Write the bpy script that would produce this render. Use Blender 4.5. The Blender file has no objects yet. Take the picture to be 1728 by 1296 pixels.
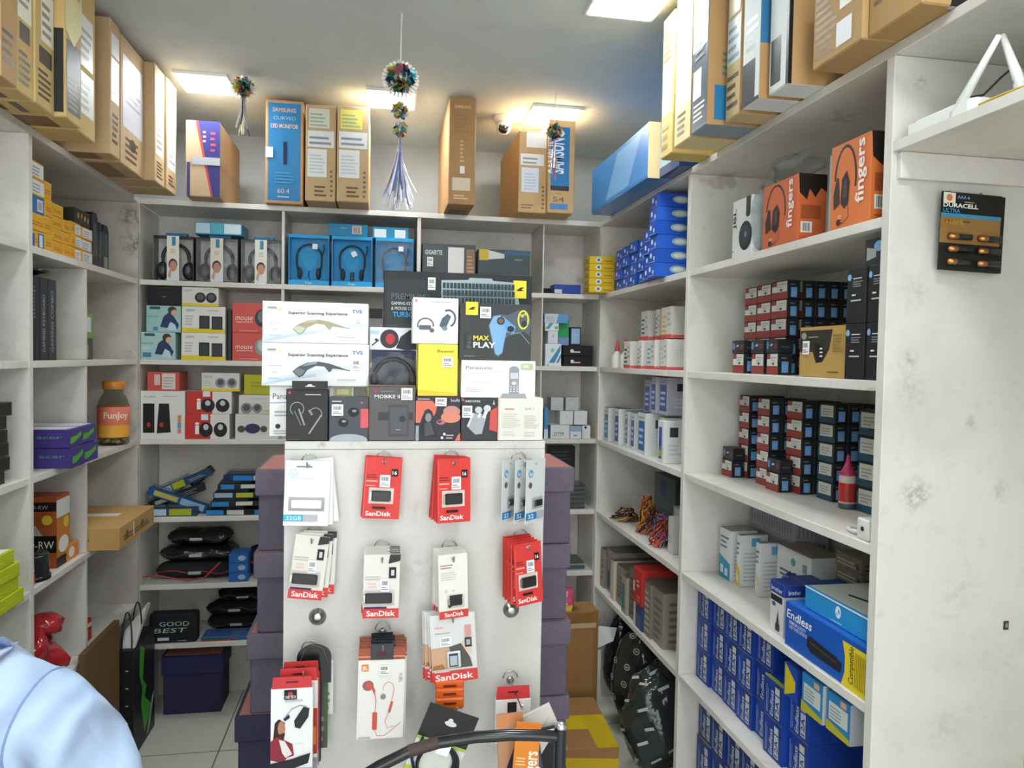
import bpy, bmesh, math, random
from mathutils import Vector, Matrix, Euler
random.seed(7)
scene = bpy.context.scene
COL = scene.collection
PI = math.pi

# ---------------------------------------------------------------- camera
FPX = 1256.6
CAM_R = Vector((0.98449, -0.174491, 0.018229))
CAM_U = Vector((-0.011889, 0.037308, 0.999233))
CAM_F = Vector((0.175037, 0.983952, -0.034655))
CAM_P = Vector((0, 0, 1.55))
cam_d = bpy.data.cameras.new('camera')
cam_d.sensor_width = 36
cam_d.lens = FPX / 1728 * 36
cam_d.clip_start = 0.05
cam = bpy.data.objects.new('camera', cam_d)
COL.objects.link(cam)
cam.matrix_world = Matrix((
    (CAM_R.x, CAM_U.x, -CAM_F.x, CAM_P.x),
    (CAM_R.y, CAM_U.y, -CAM_F.y, CAM_P.y),
    (CAM_R.z, CAM_U.z, -CAM_F.z, CAM_P.z),
    (0, 0, 0, 1)))
scene.camera = cam

# ---------------------------------------------------------------- light, exposure
vs = scene.view_settings
vs.view_transform = 'Standard'
vs.look = 'None'
vs.gamma = 1
vs.use_curve_mapping = False
vs.exposure = 0.78
scene.cycles.max_bounces = 8
scene.cycles.diffuse_bounces = 5
scene.cycles.transparent_max_bounces = 16
world = bpy.data.worlds.new('daylight')
scene.world = world
world.use_nodes = True
world.node_tree.nodes['Background'].inputs[0].default_value = (0.95, 0.97, 1.0, 1)
world.node_tree.nodes['Background'].inputs[1].default_value = 2.2
PANEL_STRENGTH = 36.0

# ---------------------------------------------------------------- materials
def lin(h):
    h = h.lstrip('#')
    c = [int(h[i:i + 2], 16) / 255 for i in (0, 2, 4)]
    return [x / 12.92 if x <= .04045 else ((x + .055) / 1.055) ** 2.4 for x in c] + [1]

_mats = {}
# kind: roughness, colour variation, noise scale, metallic
KINDS = {'print': (.42, .05, 9, 0), 'gloss': (.16, .04, 8, 0), 'kraft': (.75, .14, 14, 0), 'plastic': (.35, .05, 20, 0),
         'fabric': (.9, .2, 60, 0), 'metal': (.28, .1, 30, 1), 'cloth': (.85, .05, 25, 0), 'paper': (.7, .05, 12, 0), 'rubber': (.6, .1, 30, 0),
         'skin': (.5, .08, 20, 0), 'foil': (.25, .2, 25, .3), 'film': (.1, .12, 18, 0)}

def M(col, kind='print'):
    k = (col, kind)
    if k in _mats:
        return _mats[k]
    m = bpy.data.materials.new(kind + '_' + col.strip('#'))
    m.use_nodes = True
    nt = m.node_tree
    b = nt.nodes['Principled BSDF']
    c = lin(col)
    if kind == 'emit':
        c = [.92, .97, 1, 1]
        b.inputs['Base Color'].default_value = c
        b.inputs['Emission Color'].default_value = c
        b.inputs['Emission Strength'].default_value = PANEL_STRENGTH
        _mats[k] = m
        return m
    if kind in ('clear', 'wrap'):
        tr = nt.nodes.new('ShaderNodeBsdfTransparent')
        mx = nt.nodes.new('ShaderNodeMixShader')
        tr.inputs[0].default_value = c
        b.inputs['Base Color'].default_value = (.12, .12, .12, 1) if kind == 'clear' else (.4, .41, .41, 1)
        b.inputs['Roughness'].default_value = .12 if kind == 'clear' else .22
        n = nt.nodes.new('ShaderNodeTexNoise')
        n.inputs['Scale'].default_value = 30
        tc = nt.nodes.new('ShaderNodeTexCoord')
        nt.links.new(tc.outputs['Object'], n.inputs['Vector'])
        mr = nt.nodes.new('ShaderNodeMapRange')
        lo, hi = (.02, .07) if kind == 'clear' else (.05, .24)
        for i, v in enumerate((.35, .7, lo, hi)):
            mr.inputs[i + 1].default_value = v
        nt.links.new(n.outputs[0], mr.inputs[0])
        nt.links.new(mr.outputs[0], mx.inputs[0])
        nt.links.new(tr.outputs[0], mx.inputs[1])
        nt.links.new(b.outputs[0], mx.inputs[2])
        nt.links.new(mx.outputs[0], nt.nodes['Material Output'].inputs[0])
        if kind == 'wrap':
            bp = nt.nodes.new('ShaderNodeBump')
            bp.inputs['Strength'].default_value = .5
            bp.inputs['Distance'].default_value = .01
            nt.links.new(n.outputs[0], bp.inputs['Height'])
            nt.links.new(bp.outputs[0], b.inputs['Normal'])
        _mats[k] = m
        return m
    ro, var, sc, me = KINDS[kind]
    b.inputs['Metallic'].default_value = me
    b.inputs['Specular IOR Level'].default_value = .28 if kind in ('print', 'kraft', 'paper', 'fabric', 'cloth') else .5
    tc = nt.nodes.new('ShaderNodeTexCoord')
    n = nt.nodes.new('ShaderNodeTexNoise')
    n.inputs['Scale'].default_value = sc
    n.inputs['Detail'].default_value = 4
    nt.links.new(tc.outputs['Object'], n.inputs['Vector'])
    mx = nt.nodes.new('ShaderNodeMix')
    mx.data_type = 'RGBA'
    mx.inputs[6].default_value = [x * (1 - var) for x in c[:3]] + [1]
    mx.inputs[7].default_value = [min(1, x * (1 + var)) for x in c[:3]] + [1]
    nt.links.new(n.outputs[0], mx.inputs[0])
    nt.links.new(mx.outputs[2], b.inputs['Base Color'])
    mr = nt.nodes.new('ShaderNodeMapRange')
    mr.inputs[3].default_value = max(.03, ro - .08)
    mr.inputs[4].default_value = min(1, ro + .1)
    nt.links.new(n.outputs[0], mr.inputs[0])
    nt.links.new(mr.outputs[0], b.inputs['Roughness'])
    if kind in ('kraft', 'fabric', 'cloth', 'foil', 'film'):
        n2 = nt.nodes.new('ShaderNodeTexNoise')
        n2.inputs['Scale'].default_value = {'kraft': 90, 'fabric': 260, 'cloth': 240, 'foil': 40, 'film': 22}[kind]
        nt.links.new(tc.outputs['Object'], n2.inputs['Vector'])
        bp = nt.nodes.new('ShaderNodeBump')
        bp.inputs['Strength'].default_value = {'kraft': .12, 'fabric': .35, 'cloth': .15, 'foil': .5, 'film': .6}[kind]
        bp.inputs['Distance'].default_value = .004 if kind != 'film' else .012
        nt.links.new(n2.outputs[0], bp.inputs['Height'])
        nt.links.new(bp.outputs[0], b.inputs['Normal'])
    _mats[k] = m
    return m

def surf(name, base, dirt, amount, scale, rough=.45, bump=.0, tiles=None, spots=True, stains=()):
    """painted / laminated surface with grime patches, scuffs and specks"""
    m = bpy.data.materials.new(name)
    m.use_nodes = True
    nt = m.node_tree
    L = nt.links.new
    b = nt.nodes['Principled BSDF']
    tc = nt.nodes.new('ShaderNodeTexCoord')
    def noise(sc, det=6, ro=.6):
        n = nt.nodes.new('ShaderNodeTexNoise')
        n.inputs['Scale'].default_value = sc
        n.inputs['Detail'].default_value = det
        n.inputs['Roughness'].default_value = ro
        L(tc.outputs['Object'], n.inputs['Vector'])
        return n
    def ramp(src, a, c):
        r = nt.nodes.new('ShaderNodeMapRange')
        r.inputs[1].default_value = a
        r.inputs[2].default_value = c
        L(src, r.inputs[0])
        return r.outputs[0]
    def mix(fac, c1, c2):
        x = nt.nodes.new('ShaderNodeMix')
        x.data_type = 'RGBA'
        for s, v in ((0, fac), (6, c1), (7, c2)):
            if hasattr(v, 'is_output'):
                L(v, x.inputs[s])
            else:
                x.inputs[s].default_value = v
        return x.outputs[2]
    def mul(s, k):
        q = nt.nodes.new('ShaderNodeMath')
        q.operation = 'MULTIPLY'
        L(s, q.inputs[0])
        q.inputs[1].default_value = k
        return q.outputs[0]
    n1 = noise(scale)
    c = mix(mul(ramp(n1.outputs[0], .45, .8), amount), lin(base), lin(dirt))
    n2 = noise(scale * 9, 8, .7)
    c = mix(mul(ramp(n2.outputs[0], .55, .75), amount * .6), c, lin(dirt))
    if spots:
        n3 = noise(scale * 2.2, 3)
        c = mix(mul(ramp(n3.outputs[0], .69, .73), .35), c, lin('6d675c'))
    for sx, sy, sz, sr, st_, sc_ in stains:
        vm = nt.nodes.new('ShaderNodeVectorMath')
        vm.operation = 'DISTANCE'
        L(tc.outputs['Object'], vm.inputs[0])
        vm.inputs[1].default_value = (sx, sy, sz)
        q = nt.nodes.new('ShaderNodeMapRange')
        q.inputs[1].default_value = sr
        q.inputs[2].default_value = sr * .2
        L(vm.outputs['Value'], q.inputs[0])
        nz = noise(55, 6, .75)
        k = nt.nodes.new('ShaderNodeMath')
        k.operation = 'MULTIPLY'
        L(ramp(nz.outputs[0], .42, .62), k.inputs[0])
        L(q.outputs[0], k.inputs[1])
        c = mix(mul(k.outputs[0], st_), c, lin(sc_))
    if tiles:
        br = nt.nodes.new('ShaderNodeTexBrick')
        br.offset = 0
        br.inputs['Scale'].default_value = 1
        br.inputs['Brick Width'].default_value = tiles
        br.inputs['Row Height'].default_value = tiles
        br.inputs['Mortar Size'].default_value = .003
        L(tc.outputs['Object'], br.inputs['Vector'])
        c = mix(br.outputs['Fac'], c, lin('77776a'))
    L(c, b.inputs['Base Color'])
    b.inputs['Roughness'].default_value = rough
    if bump:
        bp = nt.nodes.new('ShaderNodeBump')
        bp.inputs['Strength'].default_value = bump
        bp.inputs['Distance'].default_value = .003
        L(n2.outputs[0], bp.inputs['Height'])
        L(bp.outputs[0], b.inputs['Normal'])
    return m

# ---------------------------------------------------------------- geometry helpers
def U(u, v, ax, val):
    """point where the ray through photo pixel (u,v) meets the plane ax = val"""
    d = CAM_F + (u - 864) / FPX * CAM_R - (v - 648) / FPX * CAM_U
    i = 'XYZ'.index(ax)
    return CAM_P + d * ((val - CAM_P[i]) / d[i])

_txt = {}
def text_geo(s, bold=0.0):
    k = (s, bold)
    if k not in _txt:
        cu = bpy.data.curves.new('t', 'FONT')
        cu.body = s
        cu.resolution_u = 2
        cu.offset = bold
        o = bpy.data.objects.new('t', cu)
        COL.objects.link(o)
        me = bpy.data.meshes.new_from_object(o.evaluated_get(bpy.context.evaluated_depsgraph_get()))
        vs_ = [(v.co.x, v.co.y) for v in me.vertices]
        fs = [tuple(p.vertices) for p in me.polygons]
        bpy.data.objects.remove(o)
        bpy.data.curves.remove(cu)
        bpy.data.meshes.remove(me)
        xs = [p[0] for p in vs_] or [0]
        _txt[k] = (vs_, fs, min(xs), max(xs))
    return _txt[k]

class MB:
    """collects shapes and links them as one mesh object"""
    def __init__(s):
        s.v, s.f, s.fm, s.fs, s.mats = [], [], [], [], []
        s.T = Matrix.Identity(4)
    def mi(s, m):
        if isinstance(m, str):
            m = M(m)
        elif isinstance(m, tuple):
            m = M(*m)
        if m not in s.mats:
            s.mats.append(m)
        return s.mats.index(m)
    def add(s, vs_, fs, m, smooth=False):
        k = len(s.v)
        i = s.mi(m)
        s.v += [s.T @ Vector(p) for p in vs_]
        for f in fs:
            s.f.append(tuple(k + a for a in f))
            s.fm.append(i)
            s.fs.append(smooth)
    def box(s, x0, y0, z0, x1, y1, z1, m, bev=0.0):
        if bev <= 0:
            v = [(x, y, z) for z in (z0, z1) for y in (y0, y1) for x in (x0, x1)]
            s.add(v, [(0, 2, 3, 1), (4, 5, 7, 6), (0, 1, 5, 4), (2, 6, 7, 3), (0, 4, 6, 2), (1, 3, 7, 5)], m)
            return
        bm = bmesh.new()
        bmesh.ops.create_cube(bm, size=1)
        for q in bm.verts:
            q.co = Vector((x0 + (q.co.x + .5) * (x1 - x0), y0 + (q.co.y + .5) * (y1 - y0), z0 + (q.co.z + .5) * (z1 - z0)))
        bev = min(bev, .45 * min(x1 - x0, y1 - y0, z1 - z0))
        bmesh.ops.bevel(bm, geom=bm.edges[:], offset=bev, segments=1 if bev < .004 else 3, affect='EDGES', profile=.5)
        bm.verts.index_update()
        s.add([q.co[:] for q in bm.verts], [tuple(q.index for q in f.verts) for f in bm.faces], m, bev >= .004)
        bm.free()
    def poly(s, pts, m):
        s.add(pts, [tuple(range(len(pts)))], m)
    def prism(s, pts, d, m, smooth=False):
        """pts: planar outline, d: extrusion vector"""
        n = len(pts)
        d = Vector(d)
        v = [Vector(p) for p in pts] + [Vector(p) + d for p in pts]
        s.add(v, [tuple(range(n - 1, -1, -1)), tuple(range(n, 2 * n))], m)
        s.add(v, [(i, (i + 1) % n, n + (i + 1) % n, n + i) for i in range(n)], m, smooth)
    def tube(s, pts, r, m, n=8, cap=True):
        pts = [Vector(p) for p in pts]
        rs = r if isinstance(r, (list, tuple)) else [r] * len(pts)
        v, f = [], []
        up = Vector((.31, .17, .93)).normalized()
        for i, p in enumerate(pts):
            t = (pts[min(i + 1, len(pts) - 1)] - pts[max(i - 1, 0)])
            t = t.normalized() if t.length > 1e-9 else Vector((0, 0, 1))
            a = t.cross(up)
            if a.length < 1e-3:
                a = t.cross(Vector((1, 0, 0)))
            a.normalize()
            b = t.cross(a).normalized()
            up = (a.cross(t)).normalized() if False else up
            for j in range(n):
                th = 2 * PI * j / n
                v.append(p + (a * math.cos(th) + b * math.sin(th)) * rs[i])
        for i in range(len(pts) - 1):
            for j in range(n):
                f.append((i * n + j, i * n + (j + 1) % n, (i + 1) * n + (j + 1) % n, (i + 1) * n + j))
        s.add(v, f, m, True)
        if cap:
            k = len(pts) - 1
            s.add(v[:n], [tuple(range(n - 1, -1, -1))], m)
            s.add(v[k * n:], [tuple(range(n))], m)
    def lathe(s, prof, m, n=20, c=(0, 0, 0)):
        """prof: (r, z) list"""
        v, f = [], []
        for r, z in prof:
            for j in range(n):
                v.append((c[0] + r * math.cos(2 * PI * j / n), c[1] + r * math.sin(2 * PI * j / n), c[2] + z))
        for i in range(len(prof) - 1):
            for j in range(n):
                f.append((i * n + j, i * n + (j + 1) % n, (i + 1) * n + (j + 1) % n, (i + 1) * n + j))
        s.add(v, f, m, True)
        for i, rev in ((0, True), (len(prof) - 1, False)):
            if prof[i][0] > 1e-4:
                q = v[i * n:(i + 1) * n]
                s.add(q, [tuple(range(n - 1, -1, -1)) if rev else tuple(range(n))], m)
    def ball(s, c, r, m, n=12, k=8):
        rx, ry, rz = r if isinstance(r, (list, tuple)) else (r, r, r)
        v, f = [], []
        for i in range(k + 1):
            ph = PI * i / k
            for j in range(n):
                th = 2 * PI * j / n
                v.append((c[0] + rx * math.sin(ph) * math.cos(th), c[1] + ry * math.sin(ph) * math.sin(th), c[2] - rz * math.cos(ph)))
        for i in range(k):
            for j in range(n):
                f.append((i * n + j, i * n + (j + 1) % n, (i + 1) * n + (j + 1) % n, (i + 1) * n + j))
        s.add(v, f, m, True)
    def ring(s, c, R, r, m, a0=0, a1=2 * PI, n=24, axes=((1, 0, 0), (0, 0, 1)), sy=1.0):
        A, B = Vector(axes[0]), Vector(axes[1])
        s.tube([Vector(c) + A * R * math.cos(a0 + (a1 - a0) * i / n) + B * R * sy * math.sin(a0 + (a1 - a0) * i / n) for i in range(n + 1)], r, m, 8)
    def text(s, st, org, xd, yd, h, m, wmax=None, bold=.0, al='l', shear=0):
        """cap height h; org is the bottom left of the words"""
        vs_, fs, a, b = text_geo(st, bold)
        k = h / .73
        w = (b - a) * k
        kx = k * wmax / w if wmax and w > 0 else k
        off = {'l': 0, 'c': -.5, 'r': -1}[al] * (b - a) * kx
        org, xd, yd = Vector(org), Vector(xd), Vector(yd)
        s.add([org + xd * ((x - a + shear * y) * kx + off) + yd * (y * k) for x, y in vs_], fs, m)
    def build(s, name, parent=None, world=None):
        me = bpy.data.meshes.new(name)
        me.from_pydata([tuple(p) for p in s.v], [], s.f)
        for m in s.mats:
            me.materials.append(m)
        me.polygons.foreach_set('material_index', s.fm)
        me.polygons.foreach_set('use_smooth', s.fs)
        me.update()
        o = bpy.data.objects.new(name, me)
        COL.objects.link(o)
        if parent:
            o.parent = parent
        if world:
            o.matrix_world = world
        return o

def tag(o, label=None, cat=None, group=None, kind=None):
    for k, v in (('label', label), ('category', cat), ('group', group), ('kind', kind)):
        if v:
            o[k] = v
    return o

def thing(name, label, cat, loc=(0, 0, 0), rz=0.0, group=None, rot=None):
    o = bpy.data.objects.new(name, None)
    o.empty_display_size = .05
    COL.objects.link(o)
    o.location = loc
    o.rotation_euler = rot if rot else (0, 0, rz)
    return tag(o, label, cat, group)

def dup(root, loc=None, rot=None, label=None):
    r = root.copy()
    COL.objects.link(r)
    for ch in root.children:
        c = ch.copy()
        COL.objects.link(c)
        c.parent = r
        for g in ch.children:
            d = g.copy()
            COL.objects.link(d)
            d.parent = c
    if loc is not None:
        r.location = loc
    if rot is not None:
        r.rotation_euler = rot
    if label:
        r['label'] = label
    return r

# printed artwork: a list of shapes in face coordinates (0..1 across, 0..1 up)
EPS = .0003
def art(mb, face, dims, items):
    w, d, h = dims
    o, xd, yd, nw, nh, nrm = {
        'F': ((0, 0, 0), (1, 0, 0), (0, 0, 1), w, h, (0, -1, 0)),
        'B': ((w, d, 0), (-1, 0, 0), (0, 0, 1), w, h, (0, 1, 0)),
        'R': ((w, 0, 0), (0, 1, 0), (0, 0, 1), d, h, (1, 0, 0)),
        'L': ((0, d, 0), (0, -1, 0), (0, 0, 1), d, h, (-1, 0, 0)),
        'T': ((0, 0, h), (1, 0, 0), (0, 1, 0), w, d, (0, 0, 1)),
        'D': ((0, d, 0), (1, 0, 0), (0, -1, 0), w, d, (0, 0, -1)),
    }[face]
    o, xd, yd, nrm = map(Vector, (o, xd, yd, nrm))
    def at(x, y, k):
        return o + xd * (x * nw) + yd * (y * nh) + nrm * (EPS * (k + 1))
    for k, it in enumerate(items):
        t = it[0]
        if t == 'r':
            _, x0, y0, x1, y1, c = it
            mb.poly([at(x0, y0, k), at(x1, y0, k), at(x1, y1, k), at(x0, y1, k)], c)
        elif t == 'p':
            mb.poly([at(x, y, k) for x, y in it[1]], it[2])
        elif t == 'e':
            _, cx, cy, rx, ry, c = it[:6]
            ry = rx * nw / nh if ry is None else ry
            mb.poly([at(cx + rx * math.cos(2 * PI * j / 18), cy + ry * math.sin(2 * PI * j / 18), k) for j in range(18)], c)
        elif t == 't':
            _, x, y, sz, st, c = it[:6]
            op = it[6] if len(it) > 6 else {}
            a = math.radians(op.get('rot', 0))
            X = xd * math.cos(a) + yd * math.sin(a)
            Y = yd * math.cos(a) - xd * math.sin(a)
            mb.text(st, at(x, y, k), X, Y, sz * nh, c, op['w'] * nw if 'w' in op else None, op.get('b', 0.0), op.get('al', 'l'), op.get('sh', 0))
        elif t == 'l':
            _, pts, wd, c = it
            q = [o + xd * (x * nw) + yd * (y * nh) + nrm * (EPS * (k + 1)) for x, y in pts]
            hw = wd * nh / 2
            L_, R_ = [], []
            for i, p in enumerate(q):
                tdir = (q[min(i + 1, len(q) - 1)] - q[max(i - 1, 0)]).normalized()
                sd = nrm.cross(tdir) * hw
                L_.append(p + sd)
                R_.append(p - sd)
            n = len(q)
            mb.add(L_ + R_, [(n + i, n + i + 1, i + 1, i) for i in range(n - 1)], c)
        elif t == 'n':                       # lines of print too fine to read
            _, x0, y0, x1, y1, n, c = it
            sh = (y1 - y0) / n
            rr = random.Random(int(n * 77 + x0 * 1000 + y0 * 333))
            for i in range(n):
                xe = x0 + (x1 - x0) * (1 - rr.random() * .35)
                a, b = y0 + sh * i, y0 + sh * (i + .45)
                mb.poly([at(x0, a, k), at(xe, a, k), at(xe, b, k), at(x0, b, k)], c)
        elif t == 'bar':                     # barcode strokes
            _, x0, y0, x1, y1, n, c = it
            rr = random.Random(n)
            for i in range(n):
                a = x0 + (x1 - x0) * i / n
                b = a + (x1 - x0) / n * (.3 + .4 * rr.random())
                mb.poly([at(a, y0, k), at(b, y0, k), at(b, y1, k), at(a, y1, k)], c)
        elif t == 'arc':
            _, cx, cy, rx, ry, a0, a1, wd, c = it
            n = 14
            ry = rx * nw / nh if ry is None else ry
            pts = [(cx + rx * math.cos(math.radians(a0 + (a1 - a0) * i / n)), cy + ry * math.sin(math.radians(a0 + (a1 - a0) * i / n))) for i in range(n + 1)]
            q = [at(x, y, k) for x, y in pts]
            hw = wd * nh / 2
            L_, R_ = [], []
            for i, p in enumerate(q):
                tdir = (q[min(i + 1, n)] - q[max(i - 1, 0)]).normalized()
                sd = nrm.cross(tdir) * hw
                L_.append(p + sd)
                R_.append(p - sd)
            mb.add(L_ + R_, [(n + 1 + i, n + 2 + i, i + 1, i) for i in range(n)], c)

FACE_ROT = {'S': 0.0, 'W': -PI / 2, 'E': PI / 2}     # which way the front looks: to the camera, to the aisle from the right unit, from the left unit

def carton(name, label, cat, loc, dims, body, arts=None, rz=0.0, group=None, kids=(), bev=.0012, rot=None, kind='print'):
    """one packed box as one mesh; kids are its stickers and tapes: (part name, face, x0, y0, x1, y1, colour, [art])"""
    w, d, h = dims
    mb = MB()
    mb.box(0, 0, 0, w, d, h, (body, kind), bev)
    for fc, items in (arts or {}).items():
        art(mb, fc, dims, items)
    o = mb.build(name)
    o.location = loc
    o.rotation_euler = rot if rot else (0, 0, rz)
    tag(o, label, cat, group)
    for kd in kids:
        pn, fc, x0, y0, x1, y1, c = kd[:7]
        kb = MB()
        nw = {'F': w, 'B': w, 'R': d, 'L': d, 'T': w, 'D': w}[fc]
        nh = {'F': h, 'B': h, 'R': h, 'L': h, 'T': d, 'D': d}[fc]
        sw, sh = (x1 - x0) * nw, (y1 - y0) * nh
        kb.box(0, 0, 0, sw, .0007, sh, c)
        if len(kd) > 7:
            art(kb, 'F', (sw, .0007, sh), kd[7])
        q = kb.build(pn, o)
        off = .0036
        base = {'F': ((x0 * w, -off, y0 * h), (0, 0, 0)), 'R': ((w + off, x0 * d, y0 * h), (0, 0, PI / 2)),
                'L': ((-off, d - x0 * d, y0 * h), (0, 0, -PI / 2)), 'T': ((x0 * w, y0 * d, h + off), (-PI / 2, 0, 0)),
                'B': ((w - x0 * w, d + off, y0 * h), (0, 0, PI)), 'D': ((x0 * w, d - y0 * d, -off), (PI / 2, 0, 0))}[fc]
        q.location, q.rotation_euler = base
    return o

ORD = ['first', 'second', 'third', 'fourth', 'fifth', 'sixth', 'seventh', 'eighth', 'ninth', 'tenth', 'eleventh', 'twelfth']
PRICE = [('n', .1, .15, .9, .45, 2, '8a8a92'), ('bar', .15, .52, .85, .85, 9, '4a4a55')]
# ---------------------------------------------------------------- room shell
XL, XR, YB, YP = -0.969, 0.975, 3.27, 3.54        # front planes of the three shelving units, back panel of the rear unit
WX, WY, HC = 1.345, 3.88, 2.62
Z = [2.172, 1.844, 1.518, 1.188, .8635, .524]     # shelf tops
TH = .021
LAM = surf('white_laminate', 'dedbd3', 'a09c90', .55, 2.3, .38)
LAMIN = surf('laminate_inside', 'dbd6cd', '928b80', .6, 3.1, .45)
PAINT = surf('wall_paint', 'c6cbcb', 'a0a49f', .5, 1.2, .7, .1)
CEIL = surf('ceiling_paint', 'd3dad7', 'adb3b1', .6, 1.0, .8, .1)
FLOOR = surf('floor_tile', 'd2d2c4', 'b2b2a4', .5, 1.6, .3, 0, .6)

def struct(name, x0, y0, z0, x1, y1, z1, m):
    mb = MB()
    mb.box(x0, y0, z0, x1, y1, z1, m)
    return tag(mb.build(name), kind='structure')
struct('floor', -WX - .1, -2.2, -.1, WX + .1, WY + .1, 0, FLOOR)
struct('ceiling', -WX - .1, -2.2, HC, WX + .1, WY + .1, HC + .1, CEIL)
struct('wall_back', -WX - .1, WY, 0, WX + .1, WY + .1, HC, PAINT)
struct('wall_left', -WX - .1, -2.2, 0, -WX, WY, HC, PAINT)
struct('wall_right', WX, -2.2, 0, WX + .1, WY, HC, PAINT)

# ---------------------------------------------------------------- shelving units
def slab(parent, name, x0, y0, z0, x1, y1, z1, m=None):
    mb = MB()
    mb.box(x0, y0, z0, x1, y1, z1, m or LAM, .0012)
    return mb.build(name, parent)
G = .0006
def stain_at(lst, y):
    out = []
    for u, v, r, s, c in lst:
        p = U(u, v, 'Y', y)
        out.append((p.x, p.y, p.z, r, s, c))
    return out
P2 = 1.312
ENDP = surf('end_panel', 'd9d7cf', 'b0aca2', .6, 2.6, .4, stains=stain_at([(1533, 610, .03, .55, '8d887c'), (1540, 660, .05, .4, '97928a'), (1546, 835, .045, .8, '8a857a'), (1690, 828, .03, .5, '8d887c'), (1620, 1000, .07, .3, 'a09b92'), (1545, 490, .05, .35, '9a958b'), (1590, 1230, .06, .25, 'a09b92'), (1640, 715, .02, .6, '6f6a60'), (1552, 137, .02, .7, '7d776c'), (1700, 1100, .08, .2, 'a39e95')], P2))
CORN = surf('corner_panel', 'd0cbc2', '928b80', .6, 3.1, .45, stains=stain_at([(222, 365, .06, 1, '57503e'), (226, 410, .07, .9, '6a624c'), (228, 470, .05, .6, '7d745c'), (222, 600, .05, .5, '8a7f66'), (226, 640, .04, .6, '7d745c')], 3.246))
# rear unit
ru = thing('shelving_unit', 'white laminate shelving unit along the back wall with headset boxes', 'shelving unit', (0, YB, 0))
b0, b1 = 0, YP - YB
slab(ru, 'top_board', XL + G, b0, Z[0] - TH, XR - G, WY - YB - G, Z[0])
slab(ru, 'back_panel', XL + G, b1, 0, XR - G, b1 + .012, Z[0] - TH - G, LAMIN)
DIVS = [(-.407, .012), (.1615, .016), (.7148, .006)]
ZB = [Z[1], Z[2], Z[3], Z[4], .58, .33]
for z in ZB:
    slab(ru, 'shelf', XL + G, b0 + .002, z - TH, XR - G, b1 - G, z)
slab(ru, 'upright', XL - .02, b0 + G, 0, XL, b1 - G, Z[0] - TH - G)
slab(ru, 'upright', XR, b0 + G, 0, XR + .02, b1 - G, Z[0] - TH - G)
for k, (x, t) in enumerate(DIVS):
    zs = [Z[0] - TH] + ZB
    for i in range(len(zs) - 1):
        if k < 2 and i > 1:
            continue
        slab(ru, 'divider', x - t / 2, b0 + .004, zs[i + 1] + G, x + t / 2, b1 - G, zs[i] - (TH if i else 0) - G)

def side_unit(root, s, xf, y0, y1, ups, shelves, xb):
    """s=+1 right hand unit; ups: y of upright near faces; shelves: (z, y0, y1)"""
    a, b = sorted((xf, xb))
    slab(root, 'top_board', a, y0, Z[0] - TH, b, y1, Z[0])
    if s > 0:
        slab(root, 'back_panel', xb - .012, y0, 0, xb, y1, Z[0] - TH - G, LAMIN)
        b = xb - .012 - G
    else:
        slab(root, 'back_panel', xb, y0, 0, xb + .012, y1, Z[0] - TH - G, LAMIN)
        a = xb + .012 + G
    for y, zt, zb in ups:
        slab(root, 'upright', a, y, zb, b, y + .024, zt, ENDP if s > 0 and abs(y - P2) < .01 else CORN if s < 0 and y > 3 else None)
    for z, p, q in shelves:
        f = .002
        slab(root, 'shelf', a + (f if s > 0 else 0), p, z - TH, b - (f if s < 0 else 0), q, z)

lu = thing('shelving_unit', 'white laminate shelving unit with pigeonholes behind the seated man', 'shelving unit', (0, 0, 0))
zt = Z[0] - TH - G
A, Bv, E_ = 2.296, 2.712, 3.246
sh = [(z, p + .0246, q - G) for z in (Z[1], Z[2], Z[3], Z[4]) for p, q in ((1.30, A), (A, E_))]
sh += [(.515, 1.3246, A - G), (.515, A + .0246, E_ - G)]
side_unit(lu, -1, XL, 0.3, 3.27, [(.3, zt, 0), (1.30, zt, 0), (A, zt, 0), (E_, zt, 0)], sh, -WX + G)
zz = [Z[1], Z[2], Z[3], Z[4], .515, 0]
for i in range(5):
    slab(lu, 'divider', -WX + .0135, Bv, zz[i + 1] + G, XL - .004, Bv + .016, zz[i] - TH - G)

rt = thing('shelving_unit', 'white laminate shelving unit full of ink and toner boxes', 'shelving unit', (0, 0, 0))
P1, P0 = 2.270, 3.246
sh = [(z, p + .0246, q - G) for z in Z[1:] for p, q in ((P1, P0), (P2, P1))]
sh += [(.2, P2 + .0246, P1 - G), (1.985, .42, P2 - G)]
side_unit(rt, 1, XR, 0.3, 3.27, [(.3, zt, 0), (P2, zt, 0), (P1, zt, 0), (P0, zt, 0)], sh, WX - G)
slab(rt, 'batten', XR + .012, P2 - .012, 1.985 - TH - .052, WX - .014, P2 - G, 1.985 - TH - G)

# ---------------------------------------------------------------- ceiling lights
def ceiling_light(cx, cy, w, d, label):
    t = thing('ceiling_light', label, 'ceiling light', (cx, cy, HC), group='square ceiling lights')
    f = MB()
    k = .012
    for a in ((-w / 2, -d / 2, w / 2, -d / 2 + k), (-w / 2, d / 2 - k, w / 2, d / 2), (-w / 2, -d / 2 + k, -w / 2 + k, d / 2 - k), (w / 2 - k, -d / 2 + k, w / 2, d / 2 - k)):
        f.box(a[0], a[1], -.012, a[2], a[3], -.0005, ('e8e8e4', 'plastic'))
    f.build('frame', t)
    q = MB()
    q.box(-w / 2 + k, -d / 2 + k, -.0135, w / 2 - k, d / 2 - k, -.001, ('fbfdff', 'emit'))
    q.build('diffuser', t)
ceiling_light(-.69, 3.155, .2, .22, 'square white ceiling light near the purple and brown box')
ceiling_light(.035, 3.17, .2, .22, 'square white ceiling light behind the long hanging garland')
ceiling_light(.73, 3.22, .22, .24, 'square white ceiling light beside the round security camera')
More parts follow.
